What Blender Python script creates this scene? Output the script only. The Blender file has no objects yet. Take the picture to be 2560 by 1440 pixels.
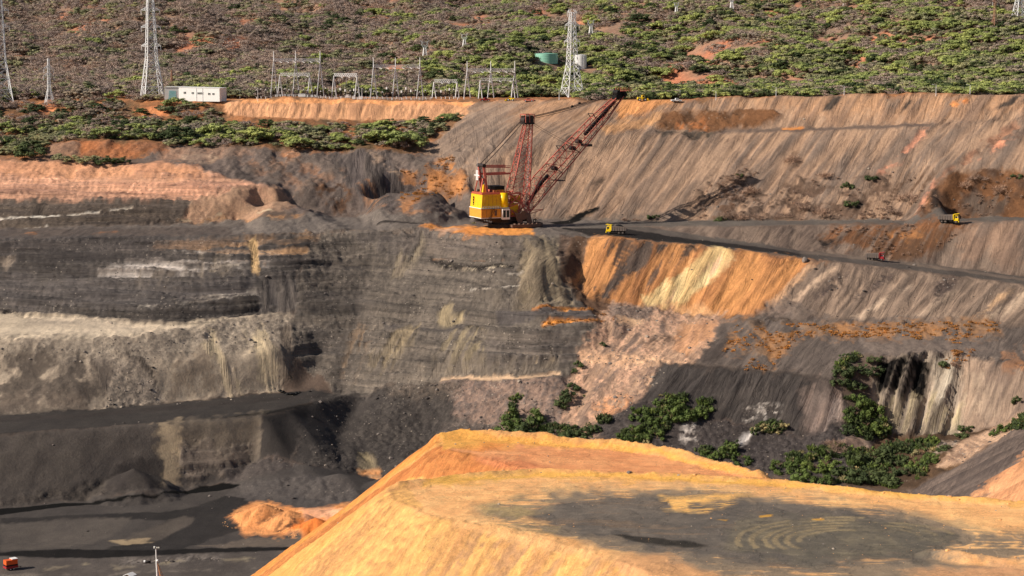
import bpy, bmesh, math, random
import numpy as np
import mathutils
from mathutils import Vector, Matrix
scene = bpy.context.scene
C = scene.collection
R = math.radians
random.seed(7); np.random.seed(7)
# ------------------------------------------------------------------ camera
cam = bpy.data.cameras.new('camera'); cam_o = bpy.data.objects.new('camera', cam); C.objects.link(cam_o)
cam.sensor_width = 36.0; cam.lens = 36.0*5000/2560
cam_o.location = (0, 0, 184.0)
cam_o.rotation_euler = (math.pi/2-math.atan(620/5000), 0, 0)
cam.clip_start = 1.0; cam.clip_end = 9000.0
scene.camera = cam_o
scene.render.resolution_x = 1024; scene.render.resolution_y = 576
# ------------------------------------------------------------------ daylight: low sun from the left, behind the camera
SUN_EL, SUN_AZ = 33.0, -107.0      # azimuth from +y towards +x, where the sun stands
world = bpy.data.worlds.new('World'); scene.world = world; world.use_nodes = True
wn = world.node_tree; wn.nodes.clear()
wo = wn.nodes.new('ShaderNodeOutputWorld'); wb = wn.nodes.new('ShaderNodeBackground'); sky = wn.nodes.new('ShaderNodeTexSky')
sky.sky_type = 'NISHITA'; sky.sun_disc = False
sky.sun_elevation = R(SUN_EL); sky.sun_rotation = R(SUN_AZ); sky.altitude = 300; sky.dust_density = 2.0
wb.inputs['Strength'].default_value = 0.05
wn.links.new(sky.outputs[0], wb.inputs['Color']); wn.links.new(wb.outputs[0], wo.inputs['Surface'])
sun = bpy.data.lights.new('sun', 'SUN'); sun_o = bpy.data.objects.new('sun', sun); C.objects.link(sun_o)
sun.energy = 4.4; sun.angle = R(0.53); sun.color = (1.0, 0.90, 0.76)
sd = Vector((math.sin(R(SUN_AZ))*math.cos(R(SUN_EL)), math.cos(R(SUN_AZ))*math.cos(R(SUN_EL)), math.sin(R(SUN_EL))))
sun_o.rotation_euler = (-sd).to_track_quat('-Z', 'Y').to_euler()
sun_o.location = sd*500
scene.view_settings.view_transform = 'Standard'; scene.view_settings.look = 'None'
scene.view_settings.exposure = 0.35; scene.view_settings.gamma = 1.0
scene.view_settings.use_curve_mapping = False
scene.cycles.max_bounces = 4; scene.cycles.diffuse_bounces = 2; scene.cycles.glossy_bounces = 1; scene.cycles.transparent_max_bounces = 4
# ------------------------------------------------------------------ survey data, metres (x east, y away, z up)
BREAKLINES = [
 [(-460.0,1262.0,148.5),(-440.0,1262.0,148.5),(-420.0,1262.0,148.5),(-400.0,1262.0,148.5),(-380.0,1262.0,148.5),(-360.0,1262.0,148.5),(-340.0,1262.0,148.5),(-320.0,1262.0,148.5),(-300.0,1262.0,148.5),(-280.0,1262.0,148.5),(-260.0,1262.0,148.5),(-240.0,1262.0,148.5),(-220.0,1262.0,148.5),(-200.0,1262.0,148.5),(-180.0,1262.0,148.5),(-160.0,1262.0,148.5),(-140.0,1262.0,148.5),(-120.0,1262.0,148.5),(-100.0,1262.0,148.5),(-80.0,1262.0,148.5),(-60.0,1262.0,148.5),(-40.0,1262.0,148.5),(-20.0,1262.0,148.5),(0.0,1262.0,148.5),(20.0,1262.0,148.5),(40.0,1262.0,148.5),(60.0,1262.0,148.5),(80.0,1262.0,148.5),(100.0,1262.0,148.5),(120.0,1262.0,148.5),(140.0,1262.0,148.5),(160.0,1262.0,148.5),(180.0,1262.0,148.5),(200.0,1262.0,148.5),(220.0,1262.0,148.5),(240.0,1262.0,148.5),(260.0,1262.0,148.5),(280.0,1262.0,148.5),(300.0,1262.0,148.5),(320.0,1262.0,148.5),(340.0,1262.0,148.5),(360.0,1262.0,148.5),(380.0,1262.0,148.5),(400.0,1262.0,148.5),(420.0,1262.0,148.5),(440.0,1262.0,148.5),(460.0,1262.0,148.5)],
 [(-460.0,1290.0,149.8),(-440.0,1290.0,149.8),(-420.0,1290.0,150.0),(-400.0,1290.0,150.3),(-380.0,1290.0,150.2),(-360.0,1290.0,149.9),(-340.0,1290.0,149.8),(-320.0,1290.0,149.8),(-300.0,1290.0,149.9),(-280.0,1290.0,150.0),(-260.0,1290.0,149.8),(-240.0,1290.0,149.8),(-220.0,1290.0,150.0),(-200.0,1290.0,150.0),(-180.0,1290.0,149.7),(-160.0,1290.0,149.8),(-140.0,1290.0,150.2),(-120.0,1290.0,150.3),(-100.0,1290.0,150.3),(-80.0,1290.0,150.1),(-60.0,1290.0,149.9),(-40.0,1290.0,150.0),(-20.0,1290.0,150.3),(0.0,1290.0,150.3),(20.0,1290.0,150.2),(40.0,1290.0,150.1),(60.0,1290.0,149.9),(80.0,1290.0,149.7),(100.0,1290.0,149.8),(120.0,1290.0,149.9),(140.0,1290.0,149.8),(160.0,1290.0,149.5),(180.0,1290.0,149.4),(200.0,1290.0,149.6),(220.0,1290.0,149.4),(240.0,1290.0,150.0),(260.0,1290.0,150.3),(280.0,1290.0,150.4),(300.0,1290.0,150.5),(320.0,1290.0,150.6),(340.0,1290.0,150.6),(360.0,1290.0,150.5),(380.0,1290.0,150.3),(400.0,1290.0,150.2),(420.0,1290.0,150.2),(440.0,1290.0,150.2),(460.0,1290.0,150.1)],
 [(-438.0,1235.0,145.4),(-376.5,1235.0,145.4),(-315.0,1235.0,145.4),(-283.0,1235.0,145.4),(-228.2,1232.0,147.9),(-197.7,1225.0,148.2),(-176.7,1215.0,146.5)],
 [(-175.1,1212.9,143.5),(-169.2,1210.0,146.7),(-163.4,1206.4,148.7),(-158.4,1205.8,148.6),(-153.5,1203.1,149.0),(-148.5,1203.0,148.8),(-143.6,1201.9,150.6),(-138.6,1199.3,149.5),(-133.8,1198.6,149.0),(-129.0,1198.3,150.3),(-124.2,1198.7,150.2),(-119.4,1199.0,149.9),(-114.6,1197.3,148.4),(-109.8,1197.8,148.3),(-105.0,1197.7,148.5),(-100.2,1196.9,149.8),(-95.3,1196.4,148.1),(-90.5,1195.3,148.5),(-86.0,1195.3,148.7),(-81.5,1194.3,148.7),(-77.0,1193.5,148.7),(-72.5,1193.5,148.0),(-68.0,1192.0,148.4),(-63.5,1191.9,148.0),(-59.0,1190.9,148.6),(-54.5,1190.8,148.1),(-49.8,1188.6,147.9),(-45.0,1186.6,147.9),(-40.2,1185.7,148.1),(-35.4,1183.8,148.0),(-30.7,1182.2,148.0),(-25.9,1179.4,148.2),(-21.1,1178.7,149.0),(-16.5,1174.9,147.8),(-11.8,1171.7,148.0),(-7.2,1168.7,149.6),(-2.5,1165.0,149.0),(2.1,1160.9,149.0),(6.8,1157.8,149.4),(11.4,1155.0,150.0),(16.1,1151.1,149.1),(20.9,1149.5,149.7),(25.6,1146.4,150.7),(30.4,1143.4,150.7),(35.2,1140.6,151.3),(40.0,1138.0,149.8),(44.8,1134.6,151.3),(49.6,1131.7,150.2),(55.2,1130.7,150.2),(60.7,1129.7,150.2),(66.3,1127.8,150.0),(71.8,1126.8,151.1),(77.7,1126.3,150.4),(83.6,1122.8,150.8),(89.4,1122.4,151.2),(94.6,1121.0,150.2),(99.7,1120.9,150.6),(104.9,1120.5,152.1),(110.3,1118.6,152.8),(115.7,1116.8,153.0),(121.2,1116.2,152.6),(126.6,1115.5,153.5),(131.2,1114.7,151.8),(135.7,1111.5,152.5),(140.3,1110.2,152.9),(144.9,1109.9,153.1),(149.4,1108.5,152.5),(154.0,1108.2,153.5),(158.6,1105.0,152.6),(163.9,1104.8,152.9),(169.1,1102.8,154.1),(174.4,1101.2,154.7),(179.6,1100.4,153.8),(184.2,1097.9,153.6),(188.8,1097.6,155.3),(193.4,1094.8,153.6),(197.9,1094.7,155.0),(202.5,1092.0,155.1),(207.1,1091.9,154.8),(211.7,1089.6,154.4),(216.2,1088.2,155.4),(220.8,1086.7,154.4),(225.6,1086.4,155.9),(230.3,1085.0,155.6),(235.0,1081.8,154.4),(239.8,1081.3,155.8),(244.5,1080.5,155.3),(249.3,1079.2,154.6),(254.0,1076.3,154.8),(258.8,1074.9,154.9),(263.5,1073.2,155.0),(268.2,1071.5,155.3),(273.0,1071.9,155.2),(277.9,1070.0,155.7),(282.9,1069.3,156.0),(287.8,1067.8,155.3),(292.7,1066.6,155.2),(297.7,1064.3,156.3),(302.6,1062.9,156.8),(307.5,1062.6,155.4),(312.5,1060.1,155.5),(317.4,1060.0,155.8),(322.3,1057.8,155.8),(326.9,1055.8,156.1),(331.4,1054.5,156.4),(336.0,1052.9,156.3),(340.5,1052.9,156.2),(345.1,1051.4,156.0),(349.6,1049.1,156.8),(354.2,1048.4,157.8),(358.7,1046.0,157.3),(363.3,1045.5,157.3),(367.8,1043.9,158.1),(372.4,1041.5,157.3),(376.9,1040.0,156.9)],
 [(-172.2,1200.0,140.8),(-148.7,1184.0,139.2),(-112.6,1176.0,138.2),(-77.1,1172.0,137.1),(-46.5,1165.0,137.9),(-25.4,1160.0,140.8)],
 [(-21.0,1170.0,146.5),(-36.2,1134.0,133.5),(-49.6,1104.0,121.6)],
 [(-419.0,1180.0,134.9),(-360.2,1180.0,134.9),(-301.3,1180.0,134.9),(-231.7,1185.0,135.9),(-180.1,1188.0,137.0)],
 [(-395.7,1112.0,118.9),(-340.1,1112.0,119.6),(-284.0,1110.0,120.6),(-270.7,1110.0,121.2),(-253.6,1104.0,127.1),(-226.9,1103.0,128.9),(-196.1,1103.0,127.2),(-189.3,1102.0,125.9),(-171.7,1102.0,125.0),(-149.7,1102.0,126.3),(-127.6,1101.0,125.1),(-107.7,1100.0,123.3),(-94.5,1099.0,122.1),(-84.5,1098.0,125.0),(-76.8,1098.0,124.3),(-61.4,1098.0,123.2),(-49.5,1100.0,121.6)],
 [(-251.5,1094.0,122.2),(-222.8,1093.0,121.6),(-191.8,1090.0,120.2),(-165.3,1088.0,120.3),(-139.0,1086.0,118.9),(-112.5,1082.0,115.3),(-93.2,1084.0,117.3),(-83.1,1094.0,122.4),(-64.7,1078.0,113.4),(-47.5,1080.0,115.4),(-34.7,1084.0,119.5),(-25.7,1072.0,115.9)],
 [(-136.3,1064.0,109.6),(-110.0,1056.0,106.3),(-89.3,1062.0,108.0),(-67.5,1053.0,104.5),(-46.5,1054.0,104.4),(-27.6,1060.0,106.0),(-22.1,1052.0,102.4)],
 [(-383.7,1078.0,119.8),(-329.8,1078.0,119.8),(-275.4,1076.0,120.0),(-253.4,1074.0,119.6),(-242.2,1072.0,119.1),(-220.4,1070.0,117.5),(-202.9,1068.0,117.9),(-183.7,1068.0,118.7),(-170.6,1066.0,117.6),(-161.6,1063.0,115.4),(-152.5,1058.0,112.1),(-134.8,1052.0,109.2),(-123.7,1047.0,105.7)],
 [(-370.3,1038.0,101.8),(-318.3,1038.0,101.8),(-266.1,1037.0,101.7),(-203.5,1036.0,101.4),(-166.1,1036.0,101.2),(-137.1,1036.0,101.6),(-116.3,1036.0,100.5)],
 [(-354.6,992.0,89.5),(-304.8,992.0,89.5),(-257.7,1002.6,89.5),(-218.6,1008.1,90.0),(-172.2,1021.3,90.0),(-148.8,1029.4,90.5),(-125.5,1042.4,91.0),(-111.5,1048.6,91.5),(-94.8,1050.0,91.8),(-80.2,1052.5,92.0),(-49.2,1067.3,92.0),(-34.0,1059.9,92.0),(-21.0,1048.6,91.5),(-4.2,1047.1,91.0),(10.5,1048.0,90.5),(35.7,1045.5,90.3),(66.9,1041.8,90.0),(107.8,1033.0,91.0),(148.8,1029.8,91.5),(188.5,1021.0,92.5),(224.2,1015.6,94.0),(258.0,1004.5,96.0),(305.1,994.2,98.5),(358.2,981.2,101.0)],
 [(48.6,1108.0,137.5),(70.5,1104.0,134.6),(103.2,1100.0,133.7),(131.2,1096.0,134.9),(148.2,1092.0,136.0),(187.7,1081.0,137.6),(228.0,1068.0,140.4),(269.0,1054.0,143.9),(317.8,1042.0,146.9),(373.6,1030.0,149.4)],
 [(48.5,1104.0,136.3),(70.2,1099.0,133.5),(102.7,1095.0,132.6),(130.7,1091.0,133.9),(147.5,1087.0,134.9),(186.8,1076.0,136.5),(226.9,1063.0,139.4),(267.8,1049.0,142.9),(316.4,1037.0,145.8),(371.9,1025.0,148.3)],
 [(213.5,1015.0,107.3),(230.4,1028.0,116.2),(249.7,1023.0,118.0),(267.4,1012.0,115.7)],
 [(56.9,1012.4,90.0),(81.3,1012.4,90.0),(104.6,1001.7,91.0),(124.3,998.4,91.3),(145.3,1005.0,91.5),(184.0,996.3,92.5),(217.8,986.5,94.0),(251.7,979.7,96.0),(297.6,969.2,98.5),(349.9,958.4,101.0)],
 [(43.6,986.8,89.6),(63.8,992.0,88.5),(83.4,988.9,86.8),(112.8,985.0,84.0),(141.8,979.5,81.0),(180.3,974.4,77.0),(209.0,970.4,74.5),(246.6,956.7,71.0),(290.0,940.5,67.0),(339.0,923.3,62.0)],
 [(29.2,968.3,89.8),(38.8,964.4,89.4),(62.0,964.8,88.0),(81.4,964.3,86.3),(110.0,960.3,83.6),(138.2,953.9,80.6),(156.3,947.5,79.0),(175.3,946.6,76.6),(203.1,942.6,74.0),(239.0,926.6,70.6),(280.6,909.5,66.6),(328.0,892.7,61.5)],
 [(-338.1,945.2,89.0),(-291.8,949.0,89.0),(-246.1,956.7,89.0),(-190.7,968.5,89.0),(-152.4,972.5,89.0),(-123.4,975.5,89.5),(-94.7,982.6,90.0),(-65.5,987.8,90.5),(-39.7,988.8,90.6),(-23.6,978.4,90.0),(-5.8,962.3,89.8),(9.7,962.3,89.8),(20.6,976.4,89.8)],
 [(-339.8,948.0,72.2),(-292.1,948.0,72.2),(-243.8,946.0,72.5),(-195.8,944.0,72.7),(-157.6,943.0,72.8),(-129.4,945.0,73.3),(-110.9,950.0,73.9)],
 [(-333.4,927.8,56.5),(-286.5,927.8,56.5),(-239.4,926.4,56.5),(-189.1,916.0,55.5),(-161.3,907.3,54.5),(-133.4,920.0,55.5),(-115.5,932.4,57.0),(-102.0,936.3,58.0)],
 [(-315.7,877.2,52.0),(-271.3,877.2,52.0),(-227.0,877.2,52.0),(-201.5,882.0,52.0),(-176.2,889.2,52.0),(-159.3,895.7,52.5),(-133.2,916.1,54.0),(-112.6,929.5,55.5)],
 [(-313.2,868.0,35.6),(-269.1,868.0,36.5),(-225.1,868.0,38.3),(-191.0,873.0,40.1),(-157.2,882.0,40.1),(-130.0,892.0,40.6),(-109.5,902.0,42.7)],
 [(-295.0,814.9,22.0),(-258.6,831.5,23.0),(-220.5,848.0,24.0),(-195.9,853.6,24.0),(-172.1,865.0,24.0),(-147.7,877.0,24.5),(-122.4,887.3,25.0),(-105.4,895.8,25.5),(-89.1,896.1,26.0)],
 [(-282.1,778.4,22.0),(-247.0,793.4,23.0),(-209.9,806.5,24.0),(-179.0,815.0,24.0),(-147.9,827.0,24.2),(-122.5,837.1,24.5),(-107.1,843.4,24.7),(-97.4,856.8,25.0),(-86.6,870.9,25.6)],
 [(-269.4,739.8,0.0),(-237.4,758.9,0.0),(-202.8,775.6,0.0),(-174.1,789.5,0.0),(-144.7,805.3,0.0),(-126.4,815.0,0.0),(-117.0,819.7,1.5),(-108.3,830.5,6.0),(-104.4,826.7,8.0),(-93.2,824.5,9.0),(-85.2,819.5,8.0),(-72.1,822.3,4.0),(-60.7,826.4,0.0),(-47.0,822.6,0.0),(-29.9,812.8,0.5)],
 [(-118.3,805.3,0.0),(-100.7,795.2,0.0),(-83.8,789.5,0.0),(-68.6,800.2,0.0)],
 [(-75.6,864.0,11.3),(-57.7,860.0,10.4),(-38.5,859.0,8.8)],
 [(-105.5,953.0,74.7),(-92.8,961.0,74.4),(-79.9,968.0,74.2),(-68.3,970.0,74.0),(-44.5,962.0,74.5),(-24.9,950.0,75.5),(-5.7,940.0,77.3),(11.3,938.0,78.7),(22.8,946.0,79.2),(30.8,958.0,80.7)],
 [(-98.7,941.0,62.5),(-86.0,948.0,62.4),(-72.9,952.0,62.1),(-43.7,943.0,64.2),(-24.5,934.0,66.3),(-5.6,925.0,68.2),(13.0,923.0,66.7),(26.3,931.0,63.8)],
 [(-95.7,929.0,51.4),(-82.8,932.0,50.8),(-71.7,934.0,50.3),(-43.0,925.0,51.2),(-24.1,916.0,52.5),(-5.5,909.0,54.6),(12.8,906.0,55.8),(31.3,911.0,56.2),(40.7,916.0,56.4)],
 [(-93.5,926.0,50.0),(-82.5,928.0,49.5),(-71.3,929.0,49.1),(-42.7,919.0,50.2),(-23.9,910.0,51.5),(-5.5,903.0,53.6),(12.7,900.0,54.8),(31.0,904.0,55.0),(44.1,910.0,55.2)],
 [(-89.0,916.0,38.7),(-70.2,913.0,38.6),(-42.0,903.0,40.2),(-23.6,895.0,41.4),(-5.4,889.0,42.6),(12.6,888.0,43.1),(28.9,893.0,44.1)],
 [(-76.6,899.0,23.8),(-58.1,896.0,28.0),(-39.8,892.0,30.6),(-19.8,887.0,33.3),(0.0,882.0,34.6),(21.4,882.0,35.4)],
 [(-58.0,893.0,26.7),(-39.6,887.0,30.0),(-19.6,881.0,33.0),(0.0,876.0,34.6),(21.3,876.0,35.0)],
 [(-39.0,872.0,15.2),(-22.9,866.0,16.3),(-5.3,864.0,16.3)],
 [(-33.2,858.0,9.9),(-17.5,858.0,10.8),(-5.2,858.0,12.2),(20.7,848.0,14.2),(37.7,843.0,14.5),(54.3,834.0,12.2),(78.9,824.0,9.1),(102.7,812.0,5.2),(133.8,800.0,3.9),(155.9,796.0,3.1)],
 [(33.3,975.0,86.8),(32.5,962.0,80.3),(30.6,948.0,72.2),(33.0,936.0,65.1)],
 [(33.9,935.0,63.3),(47.2,936.0,61.1),(60.4,936.0,59.9),(79.2,934.0,56.2),(97.4,928.0,55.3),(115.3,921.0,57.1),(142.3,915.0,55.6),(169.2,911.0,56.2),(195.5,905.0,57.0),(230.9,893.0,56.0),(272.1,880.0,54.3),(319.4,868.0,53.4)],
 [(47.6,905.0,48.7),(76.4,900.0,48.6),(103.4,897.0,49.0),(130.1,894.0,49.5),(165.6,890.0,50.1),(200.2,884.0,51.0),(226.3,874.0,49.6),(266.9,862.0,47.2),(313.2,850.0,46.5)],
 [(36.1,893.0,44.1),(50.2,886.0,41.6),(65.9,880.0,41.3),(83.2,874.0,41.2),(108.9,867.0,40.0),(125.8,862.0,39.1),(138.1,857.0,38.0),(144.9,862.0,41.9),(152.7,867.0,45.9),(169.6,864.0,47.1),(187.3,865.0,48.0),(203.2,858.0,46.1),(220.1,849.0,43.7),(259.9,838.0,40.7),(305.6,828.0,39.9)],
 [(29.9,868.0,26.7),(55.9,860.0,28.1),(66.0,855.0,26.9),(81.2,850.0,22.9),(106.3,843.0,18.7),(122.7,838.0,16.5),(135.2,842.0,19.2),(142.7,846.0,20.2),(158.3,846.0,15.6),(175.1,844.0,15.0),(188.4,842.0,15.7),(199.4,838.0,18.3),(216.3,832.0,26.0),(253.3,815.0,29.6),(295.8,800.0,32.4)],
 [(162.0,790.0,3.8),(181.4,795.0,14.3),(208.1,800.0,29.1),(250.3,808.0,52.1),(299.1,815.0,79.6)],
 [(158.0,740.0,3.0),(206.0,740.0,30.0),(250.0,740.0,55.0),(300.0,740.0,83.0),(400.0,740.0,100.0)],
 [(158.0,690.0,3.0),(206.0,690.0,30.0),(250.0,690.0,55.0),(300.0,690.0,83.0),(400.0,690.0,100.0)],
 [(158.0,640.0,3.0),(206.0,640.0,30.0),(250.0,640.0,55.0),(300.0,640.0,83.0),(400.0,640.0,100.0)],
 [(158.0,590.0,3.0),(206.0,590.0,30.0),(250.0,590.0,55.0),(300.0,590.0,83.0),(400.0,590.0,100.0)],
 [(-300.0,718.0,0.0),(-170.0,719.0,0.0),(-140.0,714.0,0.0),(-100.0,718.0,0.0),(-60.0,722.0,0.0),(0.0,725.0,0.0),(60.0,730.0,0.0),(130.0,760.0,1.0)],
 [(-300.0,712.0,1.8),(-170.0,713.0,1.8),(-140.0,708.0,1.8),(-100.0,711.0,1.8),(-60.0,714.0,1.6),(0.0,716.0,1.0),(60.0,718.0,1.0)],
 [(-420.0,640.0,2.0),(-200.0,640.0,2.0),(0.0,640.0,1.5),(150.0,640.0,1.5)],
 [(-420.0,590.0,2.0),(-200.0,590.0,2.0),(0.0,590.0,1.5),(150.0,590.0,1.5)],
 [(-420.0,760.0,0.0),(-300.0,760.0,0.0),(-200.0,770.0,0.0),(-100.0,775.0,0.0),(0.0,780.0,0.0),(100.0,775.0,2.0)],
]
HEAPS = [(-70.9,807.5,18.0,7.0,1.5),(-154.2,799.5,20.0,11.0,1.1),(-52.5,803.9,14.0,6.0,1.4),(-95.8,755.6,12.0,6.5,1.2),(-85.8,749.2,11.0,5.5,1.2),(-73.9,736.6,11.0,5.5,1.1),(-77.9,762.2,9.0,2.5,2.0),(-65.4,762.2,10.0,3.5,1.5),(-101.5,752.4,9.0,4.0,1.1)]
DUMP_EDGE = [(27.4,340.7),(25.9,344.5),(24.7,347.0),(23.2,349.9),(21.5,352.4),(19.0,355.9),(17.3,358.3),(15.4,360.9),(13.8,363.1),(11.5,366.2),(9.8,368.4),(7.5,370.9),(5.2,373.2),(1.6,376.5),(-0.8,378.6),(-3.4,380.7),(-5.6,382.2),(-8.6,384.0),(-10.5,385.3),(-12.4,386.7),(-13.8,388.0),(-15.6,389.8),(-16.9,391.3),(-18.3,393.5),(-19.5,395.7),(-21.2,399.3),(-22.3,401.8),(-23.4,404.5),(-24.4,406.9),(-25.5,410.1),(-26.1,412.2),(-26.4,414.1),(-26.3,415.5),(-25.8,417.2),(-25.2,418.4),(-24.2,419.6),(-23.1,420.7),(-21.1,422.2),(-19.7,423.1),(-18.0,424.1),(-16.4,424.9),(-14.0,425.9),(-12.2,426.5),(-10.2,427.2),(-8.3,427.8),(-5.6,428.6),(-3.7,429.1),(-1.6,429.8),(0.2,430.4),(2.9,431.3),(4.1,432.0),(4.6,432.9),(4.4,433.9),(3.1,435.3),(2.1,436.5),(0.7,438.0),(-0.7,439.5),(-3.0,441.9),(-4.5,443.6),(-6.2,445.3),(-7.7,446.7),(-9.7,448.6),(-11.0,449.9),(-12.3,451.2),(-13.3,452.3),(-14.6,453.7),(-15.4,454.9),(-16.2,456.5),(-16.8,458.2),(-17.6,460.8),(-17.9,462.6),(-18.2,464.6),(-18.1,466.3),(-17.9,468.7),(-17.5,470.1),(-16.6,471.2),(-15.5,471.9),(-13.6,472.3),(-12.2,472.5),(-10.3,472.4),(-8.6,472.2),(-5.8,471.6),(-3.9,471.1),(-1.7,470.4),(0.4,469.7),(3.4,468.7),(5.5,467.9),(7.8,466.9),(9.9,466.0),(12.8,464.7),(14.9,463.7),(17.3,462.6),(19.5,461.6),(22.7,460.1),(24.8,459.1),(27.0,457.8),(28.9,456.6),(31.4,454.9),(33.1,453.6),(35.0,451.8),(36.7,450.1),(39.1,447.5),(40.7,445.5),(42.5,443.1),(44.0,440.8),(46.2,437.3),(47.7,435.1),(49.2,432.9),(50.4,431.1),(52.1,429.0),(53.3,427.5),(54.6,426.0),(55.8,424.7),(57.4,422.9),(58.8,421.7),(60.5,420.3),(62.2,419.1),(64.9,417.4),(66.8,416.3),(69.0,415.1),(71.0,414.0),(74.0,412.6),(76.0,411.6),(78.3,410.6),(80.4,409.6),(83.2,408.4),(85.3,407.5),(87.7,406.7),(89.9,406.0),(93.1,405.0),(95.2,404.4),(97.5,403.8),(99.5,403.3),(102.1,402.6),(104.9,402.0),(109.1,401.0),(114.0,399.9),(122.2,398.2),(128.1,394.0),(134.8,385.1),(141.1,373.5),(150.1,352.7),(155.0,338.1),(158.6,321.5),(160.0,306.7),(160.0,285.3),(155.2,273.7),(142.8,265.3),(125.7,262.0),(94.3,262.0),(75.7,265.6),(59.5,274.8),(49.4,287.6),(39.7,311.0),(34.1,324.4),(29.7,335.1)]
BERMS = [([(-17.1,468.4),(-11.5,469.9),(-2.9,468.0),(6.6,464.6),(15.9,460.4),(26.0,455.8),(33.9,450.3),(41.4,442.0),(48.4,431.4),(53.7,425.0)],3.2,1.7),([(-23.8,416.0),(-11.3,424.6),(5.7,429.8),(19.2,427.8),(36.4,425.4),(53.3,421.4),(58.9,418.7),(67.5,413.3),(76.8,408.8),(86.0,404.8),(96.0,401.9),(104.5,399.8),(130.6,394.5)],2.6,0.9),([(77.2,358.9),(83.1,355.4),(92.4,352.1),(108.2,347.2)],3.0,1.4)]
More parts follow.
